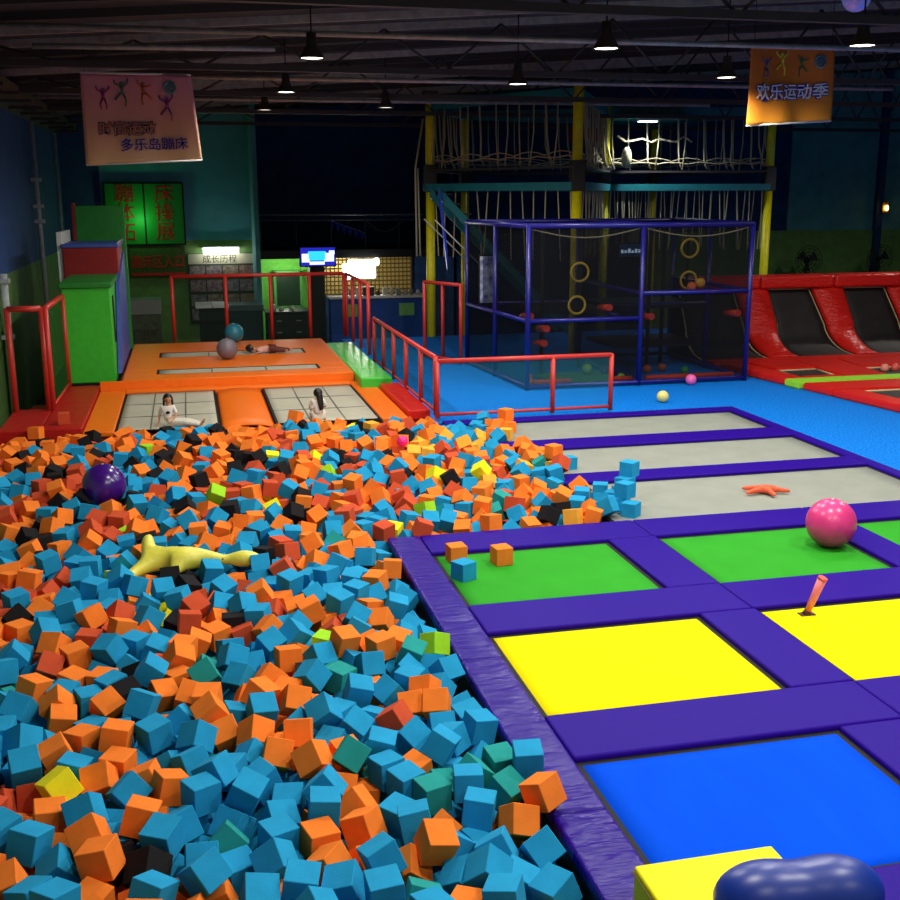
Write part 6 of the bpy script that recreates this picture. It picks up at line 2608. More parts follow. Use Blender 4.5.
for i,l in enumerate(lb):
    x=5.05+i*.23; h=.14+.18*rng.random(); c=['#2a2d33','#43403a','#77756f','#b5b2a6'][rng.randrange(4)]
    if l.split()[1] in('box','stand','gadget','bag','tin'): m=MB().box(x,x+.16,37.15,37.32,.68,.68+h,.02)
    else: m=MB().lathe((x+.08,37.25,.68),[(0,0),(.07,0),(.075,h*.6),(.035,h*.85),(.035,h),(0,h)],12)
    tag(m.build('counter_item',mat('item'+c,c,.5,.4)),f'{l} on the white reception counter top, item {["at the left end","second from left","third from left","fourth from left","fifth from left","left of middle","right of middle","sixth from right","fifth from right","third from right","second from right","at the right end"][i]}','container','clutter on the reception counter')
t=thing('display_wall','wall grid of small gold squares behind the reception','display',(6.4,40.4,.5))
MB().box(4.7,8.1,40.45,40.55,.4,1.9).build('backing',mat('gold_backing','#6a5a30',.6,.3),t)
m=MB()
for i in range(22):
    for j in range(9): m.box(4.78+i*.15,4.88+i*.15,40.4,40.46,.5+j*.155,.6+j*.155)
tag(m.build('gold_squares',mat('gold_square','#d8b860',.35,.5,metal=.3)),kind=None).parent=t; bpy.data.objects['gold_squares'].location-=t.location
t=thing('light_box_sign','glaring white light box sign over the reception','light',(5.9,37.9,1.2))
MB().box(5.35,6.3,37.8,37.9,1.22,1.86,.05).build('panel',mat('glare_white','#fffaf0',.5,emis=14),t); MB().box(5.15,5.36,37.82,37.9,1.18,1.72,.04).build('panel',mat('glare_white','#fffaf0',.5,emis=14),t); MB().box(6.25,6.42,37.8,37.9,1.66,1.9,.05).build('panel',mat('glare_white','#fffaf0',.5,emis=14),t)
MB().tube([(5.8,37.88,1.8),(5.8,37.9,1.93)],.02,6).build('hanger',STEELD,t)
# balcony railing, bunting
t=thing('balcony_railing','dark glass balcony railing with a thin steel handrail','railing',(5.7,38,2.2))
MB().tube([(2.4,38,3.38),(8.4,38,3.36)],.03,8).build('handrail',mat('rail_steel','#7c8086',.4,.5,metal=.5),t); MB().tube([(2.4,38,3.2),(8.4,38,3.18)],.012,6).build('wire',mat('rail_steel','#7c8086',.4,.5,metal=.5),t)
for i in range(6): MB().tube([(2.45+i*1.18,38,2.2),(2.45+i*1.18,38,3.37)],.022,6).build('post',mat('rail_steel_dark','#3c4046',.5,.5,metal=.5),t)
MB().box(2.45,8.4,37.995,38.005,2.25,3.15).build('glass',GLASS,t)
for k,(x0,x1,c,n) in enumerate(((4.75,6.0,'#2340c8',6),(6.05,7.3,'#46525e',6))):
    m=thing('bunting',('blue' if k==0 else 'grey')+' pennant bunting hung behind the balcony glass','bunting',((x0+x1)/2,38.02,2.6),'pennant bunting strings')
    zf=lambda u,k=k:3.15-.35*math.sin(PI*min(1,u*1.0))*(1) if k else 3.2-.45*u
    MB().tube([(x0+(x1-x0)*i/10,38.03,zf(i/10)) for i in range(11)],.008,5).build('string',WHITE,m)
    for i in range(n):
        u=(i+.5)/n; x=x0+(x1-x0)*u; z=zf(u); MB().hexa([(x-.005,38.025,z-.28),(x+.005,38.025,z-.28),(x+.005,38.035,z-.28),(x-.005,38.035,z-.28),(x-.09,38.025,z),(x+.09,38.025,z),(x+.09,38.035,z),(x-.09,38.035,z)]).build('pennant',mat('flag'+c,c,.7,.3,emis=.05 if k==0 else 0),m)
# fans and wall light at the right
for x,l in ((22.9,'dark standing fan behind the wall trampolines, left one'),(25.95,'dark standing fan behind the wall trampolines, at the right')):
    t=thing('standing_fan',l,'fan',(x,38,-1.2),'standing fans along the back wall')
    MB().lathe((x,38,-1.2),[(0,0),(.3,0),(.3,.05),(.05,.1),(.04,.12),(0,.12)],16).build('base',BLACK,t); MB().tube([(x,38,-1.1),(x,38,1.5)],.04,8).build('pole',BLACK,t)
    m=MB(); 
    for R in (.18,.32,.45,.55): m.torus((x,37.82,1.55),R,.012,'y',24,5)
    for i in range(12): a=i*PI/6; m.tube([(x,37.8,1.55),(x+.55*math.cos(a),37.82,1.55+.55*math.sin(a))],.008,5)
    m.build('cage',BLACK,t)
    m=MB()
    for i in range(3):
        a=i*2*PI/3; m.hexa([(x,37.9,1.55),(x+.45*math.cos(a),37.86,1.55+.45*math.sin(a)),(x+.45*math.cos(a+.9),37.94,1.55+.45*math.sin(a+.9)),(x+.05*math.cos(a+1.2),37.9,1.55+.05*math.sin(a+1.2)),(x,37.91,1.55),(x+.45*math.cos(a),37.87,1.55+.45*math.sin(a)),(x+.45*math.cos(a+.9),37.95,1.55+.45*math.sin(a+.9)),(x+.05*math.cos(a+1.2),37.91,1.55+.05*math.sin(a+1.2))])
    m.build('blade',mat('grey_blade','#2a2f30',.5,.4),t); MB().ball((x,37.98,1.55),.12,12).build('motor',BLACK,t)
t=thing('wall_light','small warm glowing wall light on the dark teal wall','light',(27.2,39.5,3.3)); MB().ball((27.25,39.55,3.45),.07,14,(1,1,1.6)).build('bulb',mat('warm_glow','#ffc46a',.5,emis=9),t); MB().box(27.1,27.4,39.62,39.7,3.25,3.7,.02).build('back_plate',mat('brass','#8a6a30',.4,.5,metal=.6),t)
t=thing('ceiling_ball','coloured mirror ball hanging at the top right picture edge','ball',(9.3,14.6,6.2))
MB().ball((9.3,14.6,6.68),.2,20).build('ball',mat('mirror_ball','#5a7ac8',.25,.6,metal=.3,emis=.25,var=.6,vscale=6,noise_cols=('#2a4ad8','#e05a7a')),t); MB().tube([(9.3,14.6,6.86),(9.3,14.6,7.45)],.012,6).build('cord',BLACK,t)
# ------------------------------------------------------------------ banners
def banner(lab,x0,x1,y,z1,z0,skew,cols,txt,figs,logo):
    t=thing('hanging_banner',lab,'banner',((x0+x1)/2,y,z0))
    W=x1-x0;H=z1-z0
    def S(u,v,o=0):   # u 0..1 across, v 0..1 up
        return (x0+W*u+skew*(1-v)*(u-.1), y-.05*math.sin(u*7+v*2)-.03*math.sin(u*15+1)*(1-v)-o, z0+H*v+.05*(1-v)*(u-.5)*2)
    m=bpy.data.materials.new('banner_cloth'); m.use_nodes=True; nt=m.node_tree; b=nt.nodes['Principled BSDF']; b.inputs['Roughness'].default_value=.7
    tc=nt.nodes.new('ShaderNodeTexCoord'); sp=nt.nodes.new('ShaderNodeSeparateXYZ'); mr=nt.nodes.new('ShaderNodeMapRange'); cr=nt.nodes.new('ShaderNodeValToRGB')
    mr.inputs[1].default_value=0; mr.inputs[2].default_value=H
    for i,c in enumerate(cols):
        e=cr.color_ramp.elements[i] if i<2 else cr.color_ramp.elements.new(.5)
        e.position=(0,1,.5)[i]; e.color=lin(c)
    nt.links.new(tc.outputs['Object'],sp.inputs[0]); nt.links.new(sp.outputs[2],mr.inputs[0]); nt.links.new(mr.outputs[0],cr.inputs[0]); nt.links.new(cr.outputs[0],b.inputs['Base Color'])
    MB().grid(lambda u,v:S(u,v),30,20,.006).build('cloth',m,t)
    MB().tube([S(0,1,0),S(1,1,0)],.02,8).build('top_rod',WHITE,t); MB().tube([S(0,0,0),S(1,0,0)],.018,8).build('bottom_rod',WHITE,t)
    for u in (.04,.96): p=S(u,1); MB().tube([p,(p[0],p[1],rz(p[0])-.05)],.006,5).build('hanging_cord',BLACK,t)
    for s,u,v,sz,fc,oc in txt:
        f=lambda a,b,c,u=u,v=v,o=.02:S(u+a/W,v+b/H,o+c)
        text_mb(s,sz,lambda a,b,c:f(a,b,c,o=.03),.003,sz*.06,sp=.98).build('lettering_outline',mat('letters'+oc,oc,.6,.3),t)
        text_mb(s,sz,lambda a,b,c:f(a,b,c,o=.045),.003,sz*.008,sp=.98).build('lettering',mat('letters'+fc,fc,.6,.3),t)
    for u,v,h,c,ps in figs:   # jumping figure silhouettes
        m=MB(); q=lambda a,b:S(u+a*h/W,v+b*h/H,.025)
        m.ball(q(0,.40),.075*h*1.2,10,(1,.15,1)); m.tube([q(0,.32),q(.01,.05)],.075*h,6,r1=.055*h)
        for sgn in (-1,1):
            a1,a2,l1,l2=ps[0 if sgn<0 else 1]
            m.tube([q(sgn*.05,.28),q(sgn*(.05+a1),.28+a2*.5),q(sgn*(.05+a1*1.1),.28+a2)],.03*h,6)
            m.tube([q(sgn*.03,.05),q(sgn*(.03+l1),-.2),q(sgn*(.03+l1*.7),-.2+l2)],.042*h,6,r1=.025*h)
        m.build('jumper_motif',mat('motif'+c,c,.6,.3),t)
    u,v=logo; m=MB(); m.torus(S(u,v,.016),.1,.022,'y',20,6); m.tube([S(u-.04,v+.02,.016),S(u+.01,v-.04,.016)],.02,6); m.build('round_emblem',mat('emblem_teal','#5a8f96',.6,.3),t)
    text_mb('乐' if u<.9 else '乐',.16,lambda a,b,c:S(u+.02+a/W,v-.03+b/H,.035+c),.003,.006).build('emblem_character',mat('emblem_dark','#3f6a78',.6,.3),t)
pz=[((.2,.3,.1,-.2),(.2,.3,.1,-.2)),((.22,.28,.25,.0),(.18,.33,.1,-.25)),((.15,.3,.05,-.28),(.25,.1,.3,-.05))]
banner('faded pink to tan hanging banner with jumping figures, at the left',-1.72,.25,22,6.2,4.62,.14,('#e2b884','#d98298','#dc9c86'),
 [('时尚运动',.38,.33,.25,'#c07a66','#2c2438'),('多乐岛蹦床',.60,.15,.235,'#2a1c7a','#cfa6b4')],
 [(.19,.71,.42,'#b03a78',pz[0]),(.36,.77,.46,'#5a7a62',pz[1]),(.55,.78,.42,'#c8602a',pz[2]),(.75,.60,.46,'#8a3a8a',pz[1])],(.79,.85))
banner('orange hanging banner with jumping figures, at the right',10.03,11.72,19,6.62,5.27,.03,('#e0901e','#d8641c','#dc7418'),
 [('欢乐运动季',.5,.33,.29,'#f0e6f0','#3a2a86')],
 [(.2,.70,.36,'#6a5a8a',pz[0]),(.40,.76,.42,'#e8d84a',pz[1]),(.62,.73,.36,'#3a7a4a',pz[2])],(.82,.80))
# ------------------------------------------------------------------ people
SKIN=mat('skin','#c98f6c',.55,.4); HAIR=mat('black_hair','#0d0b0b',.45,.5); WSH=mat('white_shirt_cloth','#e6e2da',.8,.2,bump=(30,.2)); WTR=mat('cream_trousers_cloth','#dcd6c8',.8,.2,var=.12,vscale=25); PINK=mat('pink_white_cloth','#dba79a',.8,.2,var=.2,vscale=20)
def hand(J,E,key,base,d,up,r=.0085,L=.055):
    d=Vector(d).normalized(); up=Vector(up).normalized(); s=d.cross(up).normalized()
    J[key]=(base,.016); J[key+'p']=(tuple(Vector(base)+d*.035),.018); E.append((key,key+'p'))
    for i,(o,l) in enumerate(((-.022,.8),(-.008,1),(.008,.95),(.021,.72))):
        b=Vector(base)+d*.05+s*o; m=b+d*L*l*.5-up*.004; e=b+d*L*l-up*.018
        for n,p,rr in (('a',b,.0078),('b',m,.0068),('c',e,.0055)): J[f'{key}{i}{n}']=(tuple(p),rr)
        E+= [(key+'p',f'{key}{i}a'),(f'{key}{i}a',f'{key}{i}b'),(f'{key}{i}b',f'{key}{i}c')]
    b=Vector(base)+s*.024+d*.012; J[key+'t']=(tuple(b),.008); J[key+'u']=(tuple(b+s*.018+d*.03),.0065); E+=[(key,key+'t'),(key+'t',key+'u')]
def face(c,f,s,root,R=.082):
    """eyes, nose, mouth, ears on a head centred at c facing f (right-hand side vector s)"""
    c=Vector(c);f=Vector(f).normalized();s=Vector(s).normalized();u=s.cross(f).normalized()
    if u.z<0: u=-u
    for sg in (-1,1):
        MB().ball(c+f*R*.93+s*sg*R*.38+u*R*.05,.011,10).build('eye',HAIR,root)
        MB().ball(c+s*sg*R*.97-u*R*.05,.02,10,(.6,.6,1.2)).build('ear',SKIN,root)
    MB().tube([c+f*R*1.0+u*R*.05,c+f*R*1.14-u*R*.22],.009,8,r1=.014).build('nose',SKIN,root)
    MB().tube([c+f*R*.93-s*.02-u*R*.5,c+f*R*.98-u*R*.52,c+f*R*.93+s*.02-u*R*.5],.006,6).build('mouth',mat('lips','#9c4f45',.5,.4),root)
def hair(c,f,root,R=.095,back=0,name='hair'):
    m=MB(); c=Vector(c); f=Vector(f).normalized(); m.ball(c-f*.012+Vector((0,0,.016)),R,24,(1,1,1.05))
    dl=[v for v in m.bm.verts if (v.co-c).dot(f)>.045 and v.co.z<c.z+.045]; bmesh.ops.delete(m.bm,geom=dl,context='VERTS'); bmesh.ops.delete(m.bm,geom=[v for v in m.bm.verts if v.co.z<c.z-.055],context='VERTS')
    m.build(name,HAIR,root)
# girl seated with legs out to the side, facing the camera
bx,by,bz=-.5,20.0,-.035
def P(x,y,z): return (bx+x,by+y,bz+z)
J={'pel':(P(0,0,.10),.095),'wai':(P(0,.0,.22),.075),'che':(P(.01,.0,.36),.088),'nec':(P(.015,-.01,.455),.034),'chin':(P(.02,-.02,.505),.06),'hea':(P(.02,-.015,.565),.085),'top':(P(.02,-.005,.615),.062),
 'sl':(P(.12,0,.40),.036),'el':(P(.17,-.05,.26),.026),'wl':(P(.12,-.13,.16),.019),'sr':(P(-.11,0,.40),.036),'er':(P(-.16,.05,.24),.026),'wr':(P(-.19,.04,.06),.019),
 'hl':(P(.09,-.03,.09),.072),'kl':(P(.38,-.12,.12),.05),'al':(P(.66,-.2,.06),.03),'hr':(P(.05,-.09,.08),.07),'kr':(P(.36,-.25,.10),.048),'ar':(P(.64,-.3,.06),.03),'fl':(P(.71,-.21,.12),.026),'tl':(P(.74,-.24,.17),.018),'fr':(P(.69,-.31,.11),.026),'tr':(P(.72,-.35,.16),.018)}
E_=[('pel','wai'),('wai','che'),('che','nec'),('nec','chin'),('chin','hea'),('hea','top'),('che','sl'),('sl','el'),('el','wl'),('che','sr'),('sr','er'),('er','wr'),('pel','hl'),('hl','kl'),('kl','al'),('al','fl'),('fl','tl'),('pel','hr'),('hr','kr'),('kr','ar'),('ar','fr'),('fr','tr')]
hand(J,E_,'Hl',P(.10,-.15,.145),(-.3,-.5,-.15),(0,0,1)); E_.append(('wl','Hl')); hand(J,E_,'Hr',P(-.20,.03,.035),(-.8,-.2,-.1),(0,0,1)); E_.append(('wr','Hr'))
g1=thing('person','child in white top and cream trousers seated on the left front bed, legs stretched sideways','person',(bx,by,bz))
skin_mesh(J,E_).build('body',SKIN,g1); g1.scale=(.88,.88,.88)
def cloth(names,edges,k,m,nm,root,add=.012):
    skin_mesh({n:(J[n][0],J[n][1]*k+add) for n in names},edges).build(nm,m,root)
SHJ=['wai','pel','che','sl','el','sr','er','nk']; J['nk']=(tuple(Vector(J['che'][0]).lerp(Vector(J['nec'][0]),.6)),.05)
cloth(['pel','wai','che','nk','sl','el','sr','er'],[('pel','wai'),('wai','che'),('che','nk'),('che','sl'),('sl','el'),('che','sr'),('sr','er')],1.02,WSH,'shirt',g1)
cloth(['pel','hl','kl','al','hr','kr','ar'],[('pel','hl'),('hl','kl'),('kl','al'),('pel','hr'),('hr','kr'),('kr','ar')],1.02,WTR,'trousers',g1,.014)
MB().ball(P(.01,-.1,.3),.04,12,(1.1,.3,.8)).build('shirt_print',HAIR,g1)
hc=Vector(J['hea'][0]); face(hc-Vector((0,0,.01)),(.15,-1,-.05),(1,.15,0),g1); hair(hc,(.1,-1,0),g1)
m=MB(); 
for sx in (-.075,.075): m.tube([hc+Vector((sx,.03,.02)),hc+Vector((sx*1.15,.02,-.09)),hc+Vector((sx*1.1,.02,-.17))],.03,8,r1=.015)
m.build('hair_strands',HAIR,g1)
# girl with long hair seen from behind, kneeling
bx,by,bz=2.19,19.9,-.035
J={'pel':(P(0,0,.12),.095),'wai':(P(0,-.01,.24),.074),'che':(P(0,-.01,.38),.085),'nec':(P(0,0,.465),.034),'chin':(P(.01,.03,.505),.055),'hea':(P(.01,.015,.56),.082),'top':(P(.01,.005,.605),.06),
 'sl':(P(.115,0,.41),.036),'el':(P(.17,.06,.28),.026),'wl':(P(.11,.17,.2),.019),'sr':(P(-.115,0,.41),.036),'er':(P(-.17,.05,.27),.027),'wr':(P(-.13,.17,.19),.02),
 'hl':(P(.07,.03,.1),.072),'kl':(P(.12,.32,.06),.05),'al':(P(.13,.0,.035),.032),'hr':(P(-.07,.03,.1),.072),'kr':(P(-.12,.32,.06),.05),'ar':(P(-.13,.0,.035),.032),'tl':(P(.13,-.12,.025),.022),'tr':(P(-.13,-.12,.025),.022)}
E_=[('pel','wai'),('wai','che'),('che','nec'),('nec','chin'),('chin','hea'),('hea','top'),('che','sl'),('sl','el'),('el','wl'),('che','sr'),('sr','er'),('er','wr'),('pel','hl'),('hl','kl'),('kl','al'),('al','tl'),('pel','hr'),('hr','kr'),('kr','ar'),('ar','tr')]
hand(J,E_,'Hl',P(.10,.20,.185),(-.1,.7,-.3),(0,0,1)); E_.append(('wl','Hl')); hand(J,E_,'Hr',P(-.12,.20,.175),(.1,.7,-.3),(0,0,1)); E_.append(('wr','Hr'))
g2=thing('person','child with long black hair and white top seen from behind on the right front bed','person',(bx,by,bz))
skin_mesh(J,E_).build('body',SKIN,g2); g2.scale=(.88,.88,.88); J['nk']=(tuple(Vector(J['che'][0]).lerp(Vector(J['nec'][0]),.6)),.05)
cloth(['pel','wai','che','nk','sl','el','sr','er'],[('pel','wai'),('wai','che'),('che','nk'),('che','sl'),('sl','el'),('che','sr'),('sr','er')],1.02,WSH,'shirt',g2)
cloth(['pel','hl','kl','al','hr','kr','ar'],[('pel','hl'),('hl','kl'),('kl','al'),('pel','hr'),('hr','kr'),('kr','ar')],1.02,WTR,'trousers',g2,.014)
hc=Vector(J['hea'][0]); face(hc,(.15,1,-.05),(-1,.15,0),g2); hair(hc,(.1,1,0),g2)
skin_mesh({'a':(tuple(hc+Vector((.015,-.06,.03))),.07),'b':(tuple(hc+Vector((.03,-.09,-.1))),(.075,.05)),'c':(tuple(hc+Vector((.045,-.115,-.22))),(.07,.04)),'d':(tuple(hc+Vector((.045,-.125,-.34))),(.035,.025))},[('a','b'),('b','c'),('c','d')]).build('long_hair',HAIR,g2)
# child lying on the far bed
bx,by,bz=1.35,27.55,.19
J={'hea':(P(.08,0,.10),.085),'top':(P(.03,.0,.11),.06),'chin':(P(.13,-.01,.09),.055),'nec':(P(.18,0,.09),.034),'che':(P(.28,0,.09),.085),'wai':(P(.41,.0,.085),.074),'pel':(P(.53,0,.09),.09),
 'sl':(P(.23,-.11,.07),.034),'el':(P(.3,-.22,.045),.026),'wl':(P(.2,-.27,.035),.019),'sr':(P(.23,.11,.07),.034),'er':(P(.12,.2,.05),.026),'wr':(P(-.02,.22,.035),.019),
 'hl':(P(.57,-.06,.09),.07),'kl':(P(.72,-.2,.08),.048),'al':(P(.9,-.08,.045),.03),'hr':(P(.57,.06,.09),.07),'kr':(P(.8,.05,.07),.048),'ar':(P(1.04,.08,.045),.03),'tl':(P(.97,-.1,.05),.022),'tr':(P(1.11,.07,.05),.022)}
E_=[('pel','wai'),('wai','che'),('che','nec'),('nec','chin'),('chin','hea'),('hea','top'),('che','sl'),('sl','el'),('el','wl'),('che','sr'),('sr','er'),('er','wr'),('pel','hl'),('hl','kl'),('kl','al'),('al','tl'),('pel','hr'),('hr','kr'),('kr','ar'),('ar','tr')]
hand(J,E_,'Hl',P(.17,-.28,.03),(-.9,-.1,-.1),(0,0,1)); E_.append(('wl','Hl')); hand(J,E_,'Hr',P(-.05,.22,.03),(-1,.0,-.1),(0,0,1)); E_.append(('wr','Hr'))
g3=thing('person','child in pale top lying on the far narrow court bed, dark hair to the left','person',(bx,by,bz))
skin_mesh(J,E_,6).build('body',SKIN,g3); J['nk']=(tuple(Vector(J['che'][0]).lerp(Vector(J['nec'][0]),.6)),.05)
cloth(['pel','wai','che','nk','sl','el','sr','er'],[('pel','wai'),('wai','che'),('che','nk'),('che','sl'),('sl','el'),('che','sr'),('sr','er')],1.02,PINK,'shirt',g3)
cloth(['pel','hl','kl','al','hr','kr','ar'],[('pel','hl'),('hl','kl'),('kl','al'),('pel','hr'),('hr','kr'),('kr','ar')],1.02,mat('dark_trousers','#6a3a34',.8,.2),'trousers',g3,.014)
hc=Vector(J['hea'][0]); face(hc,(.2,-.4,1),(0,-1,-.4),g3)
m=MB(); m.ball(hc+Vector((-.03,.01,.02)),.1,20,(1.25,1.05,1.0)); bmesh.ops.delete(m.bm,geom=[v for v in m.bm.verts if v.co.x>hc.x+.05 or (v.co.z>hc.z+.06 and v.co.x>hc.x)],context='VERTS'); m.build('hair',HAIR,g3)
# ------------------------------------------------------------------ balls and toys
def gball(c,r,m,lab):
    t=thing('exercise_ball',lab,'ball',(c[0],c[1],c[2]-r),'large exercise balls')
    MB().ball(c,r,48).build('ball',m,t)
    MB().lathe((c[0],c[1],c[2]+r-.006),[(0,.012),(.012,.012),(.014,0),(0,0)],12).build('plug',WHITE,t)
gball((7.18,10.98,.24),.289,mat('pink_rubber','#d93a80',.3,.5,var=.08,vscale=4),'glossy pink exercise ball on the middle green trampoline bed')
gball((-1.24,14.69,.285),.285,mat('purple_rubber','#3d1378',.22,.6),'dark purple exercise ball lying in the foam pit')
gball((1.09,29.6,.46),.255,mat('teal_rubber','#2a7d92',.35,.5),'teal exercise ball at the far railing of the orange court')
gball((.8,26.55,.45),.25,mat('grey_rubber','#77707a',.4,.5),'grey exercise ball on the raised orange court')
tag(MB().ball((3.14,16.6,.22),.09,16).build('play_ball',mat('hot_pink','#f0208c',.35,.5)),'hot pink small ball among the foam cubes far in pit','ball',GB)
# peanut ball
t=thing('peanut_ball','dark blue peanut shaped ball lying on the yellow block at bottom right','ball',(2.86,4.40,.3))
m=MB(); ax=Vector((.995,-.10,0)).normalized(); cen=Vector((2.86,4.40,.503)); n=40; rings=[]
sd=Vector((-ax.y,ax.x,0)); L_=.45
pr_=[]
for i in range(n+1):
    s_=-1+2*i/n; r_=.203*math.sqrt(max(0,1-abs(s_)**3.2))*(1-.10*math.exp(-(s_/.28)**2)) ; pr_.append((s_*L_,r_))
for s_,r_ in pr_:
    if r_<1e-4: rings.append([m.bm.verts.new(cen+ax*s_)])
    else: rings.append([m.bm.verts.new(cen+ax*s_+sd*r_*math.cos(2*PI*k/36)+Vector((0,0,r_*math.sin(2*PI*k/36)))) for k in range(36)])
for a,b in zip(rings,rings[1:]):
    for k in range(36):
        u=[]
        for w in (a[k%len(a)],a[(k+1)%len(a)],b[(k+1)%len(b)],b[k%len(b)]):
            if w not in u: u.append(w)
        if len(u)>2: m.bm.faces.new(u).smooth=True
m.build('shell',mat('navy_rubber','#15338f',.36,.5),t); MB().tube([cen+ax*.445,cen+ax*.455],.012,10).build('plug',WHITE,t)
t=thing('foam_block','bright yellow vinyl foam block at the bottom edge under the peanut ball','block',(2.7,4.6,0))
MB().box(2.27,3.13,3.95,5.13,0.001,.3,.02,3).build('block',mat('yellow_vinyl','#f6ea06',.5,.12,bump=(6,.15)),t)
m=MB(); m.tube([(2.265,3.97,.04),(2.265,5.13,.04)],.008,6); m.tube([(2.265,3.97,.26),(2.265,5.13,.26)],.008,6); m.build('piping',mat('olive_piping','#6a6420',.6,.3),t)
# starfish toy
J={'c':((7.64,13.32,.02),.06)}; E_=[]
for i,(a,l) in enumerate(((3.35,.34),(2.5,.32),(.5,.26),(5.9,.34),(4.7,.28))):
    for k,(f,r_) in enumerate(((.35,.045),(.7,.035),(1,.02))): J[f'{i}{k}']=((7.64+math.cos(a)*l*f,13.32+math.sin(a)*l*f,-.01+.03*(1-f)),r_)
    E_+=[('c',f'{i}0'),(f'{i}0',f'{i}1'),(f'{i}1',f'{i}2')]
t=thing('starfish_toy','orange plush starfish lying on the nearest long grey bed','toy',(7.64,13.32,-.045))
skin_mesh(J,E_).build('body',mat('coral_plush','#e2603e',.7,.3,var=.25,vscale=14),t)
# toy club standing on the yellow bed
t=thing('toy_bat','slim pink toy bat standing aslant on the right yellow bed','toy',(5.76,9.1,-.05))
MB().tube([(5.765,9.1,-.02),(5.85,9.02,.34)],.03,14,r1=.045).build('shaft',mat('pink_vinyl','#e77a80',.4,.5),t); MB().tube([(5.85,9.02,.34),(5.855,9.015,.36)],.048,14).build('end_cap',mat('red_collar','#c84a44',.5,.4),t)
MB().tube([(5.755,9.11,-.05),(5.768,9.095,.0)],.042,14,r1=.034).build('grip',mat('dark_grip','#4a2a26',.6,.3),t); MB().box(5.68,5.84,9.06,9.15,-.05,-.035,.006).build('foot',mat('dark_grip','#4a2a26',.6,.3),t)
# yellow inflatable fish like toy in the pit
YP=mat('pale_yellow_vinyl','#e2dc52',.4,.5,bump=(9,.25))
t=thing('inflatable_toy','long pale yellow inflatable toy with a forked tail lying in the foam pit','toy',(0,11.95,.0)); inf=t
J={'a':((-.46,12.13,.19),.13),'b':((-.2,12.05,.22),.13),'c':((.02,12.0,.21),.10),'d':((.2,11.95,.19),.06),'e':((.28,11.95,.18),.05),'f':((.42,11.92,.19),.11),'g':((.58,11.9,.18),.08),'h':((.63,11.89,.165),.03),
 't1':((-.56,12.25,.24),.09),'t2':((-.57,12.34,.36),.08),'t3':((-.53,12.36,.4),.02),'u1':((-.68,11.95,.13),.07),'u2':((-.85,11.75,.08),.05),'k':((-.3,11.8,.12),.05)}
skin_mesh(J,[('a','b'),('b','c'),('c','d'),('d','e'),('e','f'),('f','g'),('g','h'),('a','t1'),('t1','t2'),('t2','t3'),('a','u1'),('u1','u2'),('b','k')]).build('body',YP,t)
MB().tube([(.22,11.9,.2),(.235,11.96,.235),(.24,12.0,.2)],.012,6).build('seam_band',mat('dark_seam','#7a7420',.6,.3),t)
inf.location=(-.03,11.6,-.03)
# ------------------------------------------------------------------ foam cubes
FC={'a':'#f9ae3c','b':'#2096c8','o':'#f5802c','r':'#c9502f','k':'#1d1c1f','y':'#f2ea22','g':'#9ad82a','t':'#229590'}
FN={'a':'amber','b':'blue','o':'orange','r':'brick red','k':'black','y':'yellow','g':'lime green','t':'teal'}
FM={k:mat('foam_'+FN[k].replace(' ','_'),c,.9,.15,var=.07,vscale=7,bump=(90,.08)) for k,c in FC.items()}
def cube_mesh(k,s=.2):
    m=MB().box(-s/2,s/2,-s/2,s/2,-s/2,s/2,.004,1); bm=m.bm
    for f in bm.faces: f.smooth=False
    me=bpy.data.meshes.new('foam_cube'); bm.to_mesh(me); bm.free(); me.materials.append(FM[k]); return me
CM={k:cube_mesh(k) for k in FC}
recs=[]
for i in range(0,len(CUBES),7):
    x,y,z,a,b_,c,k=CUBES[i:i+7]; q=(a/100,b_/100,c/100); w=math.sqrt(max(0,1-sum(t*t for t in q)))
    recs.append(('borkygta'[k],Vector((x/100,y/100,z/100)),Quaternion((w,*q)).normalized()))
for (k,p,q),lab in zip(recs[:NB],LABELS):
    o=bpy.data.objects.new('foam_cube',CM[k]); COL.objects.link(o); o.location=p; o.rotation_mode='QUATERNION'; o.rotation_quaternion=q
    tag(o,lab,'foam cube','foam cubes in the pit')
verts=[];faces=[];mi=[]; keys=list(FC)
ref=[(x,y,z) for x in(-.1,.1) for y in(-.1,.1) for z in(-.1,.1)]; rf=((0,1,3,2),(4,6,7,5),(0,4,5,1),(2,3,7,6),(0,2,6,4),(1,5,7,3))
for k,p,q in recs[NB:]:
    R3=q.to_matrix(); b=len(verts); verts+=[tuple(R3@Vector(v)+p) for v in ref]; faces+=[tuple(b+i for i in f) for f in rf]; mi+=[keys.index(k)]*6
me=bpy.data.meshes.new('foam_cubes'); me.from_pydata(verts,[],faces); me.polygons.foreach_set('material_index',mi)
for k in keys: me.materials.append(FM[k])
bm=bmesh.new(); bm.from_mesh(me); bmesh.ops.recalc_face_normals(bm,faces=bm.faces); bm.to_mesh(me); bm.free()
o=bpy.data.objects.new('foam_cubes',me); COL.objects.link(o); tag(o,'the mass of smaller looking foam cubes filling the rest of the pit','foam cubes',None,'stuff')
for k,p,rzv,lab in (('o',(2.78,11.5,.052),.1,'orange foam cube on the left green bed, nearest the pit corner'),('b',(2.72,10.92,.052),.5,'blue foam cube standing on the left green bed'),('o',(3.26,11.32,.052),.15,'orange foam cube standing apart in the left green bed'),('r',(-2.3,20.2,.161),.1,'brick red foam cube sitting on the dark red corner pad')):
    o=bpy.data.objects.new('foam_cube',CM[k]); COL.objects.link(o); o.location=p; o.rotation_euler=(0,0,rzv); tag(o,lab,'foam cube','loose foam cubes on the pads and beds')
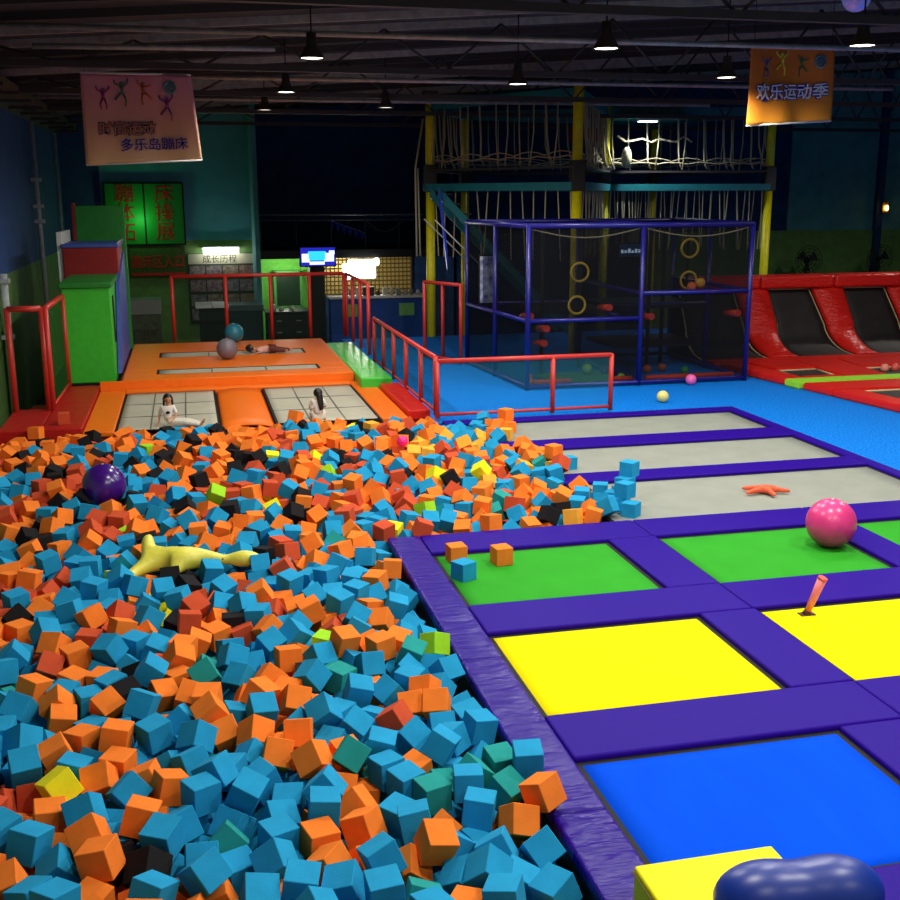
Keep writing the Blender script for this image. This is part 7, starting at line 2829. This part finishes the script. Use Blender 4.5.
# ------------------------------------------------------------------ light
K=LAMPK
for x,y,l,f in vis: lamp(x,y,l,K*f,f<.5)
for x,y,f,l in ((2.0,11.2,1.1,'pendant lamp over the middle of the foam pit, above the frame'),(5.8,9.8,1.3,'pendant lamp over the coloured beds, above the frame'),(9.1,9.2,1.1,'pendant lamp over the right beds, above the frame'),(2.3,5.6,1.0,'pendant lamp over the near foam pit, above the frame'),(5.9,4.8,1.2,'pendant lamp over the blue bed, above the frame'),(13.2,14.5,.9,'pendant lamp over the right turf, out of frame'),(16.8,18.5,.8,'pendant lamp over the nearest red floor pads, out of frame'),(21.5,26.5,1.3,'added fill lamp for the right wall and wall trampolines, out of frame')):  # last entry is an added lamp, kept out of view to brighten the right wall
    lamp(x,y,l,K*f)
lamp(2.6,1.2,'added fill lamp nearly over the camera, out of frame',K*.5)  # added lamp, fills faces turned toward the camera
lamp(7.0,.6,'added fill lamp right of the camera, out of frame',K*.5)  # second added lamp, lifts the front faces from the right
def spot(name,loc,e,col,size=.2,ang=120,aim=None):
    L=bpy.data.lights.new(name,'SPOT'); L.energy=e; L.color=col; L.shadow_soft_size=size; L.spot_size=math.radians(ang); L.spot_blend=.5
    o=bpy.data.objects.new(name,L); COL.objects.link(o); o.location=loc
    if aim: o.rotation_euler=(Vector(aim)-Vector(loc)).to_track_quat('-Z','Y').to_euler()
t=thing('flood_lamp','cool white flood lamp under the rope course roof','lamp',(13.9,32.0,6.15))
MB().box(13.4,14.0,31.9,32.2,6.15,6.24,.02).build('housing',WHITE,t); MB().box(13.43,13.97,31.93,32.17,6.13,6.15).build('lens',mat('cool_glow','#cfe6ff',.5,emis=10),t)
spot('flood_light',(13.7,32.05,6.1),420,(.85,.93,1),.15,150)
L=bpy.data.lights.new('sign_light','POINT'); L.energy=20; L.color=(.15,1,.25); L.shadow_soft_size=.1; o=bpy.data.objects.new('sign_light',L); COL.objects.link(o); o.location=(-1.5,39.3,3.2)
L=bpy.data.lights.new('lobby_light','POINT'); L.energy=45; L.color=(1,.96,.85); L.shadow_soft_size=.2; o=bpy.data.objects.new('lobby_light',L); COL.objects.link(o); o.location=(3.3,39.4,1.5)
w=bpy.data.worlds.new('world'); scene.world=w; w.use_nodes=True; w.node_tree.nodes['Background'].inputs[0].default_value=(.72,.72,.76,1); w.node_tree.nodes['Background'].inputs[1].default_value=.2
# ------------------------------------------------------------------ camera
cam=bpy.data.cameras.new('camera'); cam.sensor_width=36; cam.sensor_height=36; cam.sensor_fit='HORIZONTAL'; cam.lens=1096/900*36; cam.clip_end=200
co=bpy.data.objects.new('camera',cam); COL.objects.link(co)
th,pi_,ro=math.radians(13.26),math.radians(13.08),math.radians(-.2)
fw=Vector((math.sin(th)*math.cos(pi_),math.cos(th)*math.cos(pi_),-math.sin(pi_))); r_=Vector((math.cos(th),-math.sin(th),0)); u_=r_.cross(fw)
R_=r_*math.cos(ro)+u_*math.sin(ro); U_=-r_*math.sin(ro)+u_*math.cos(ro)
co.matrix_world=Matrix(((R_.x,U_.x,-fw.x,0),(R_.y,U_.y,-fw.y,0),(R_.z,U_.z,-fw.z,4),(0,0,0,1)))
scene.camera=co
vs=scene.view_settings; vs.view_transform='Standard'; vs.look='None'; vs.exposure=.12; vs.gamma=1; vs.use_curve_mapping=False
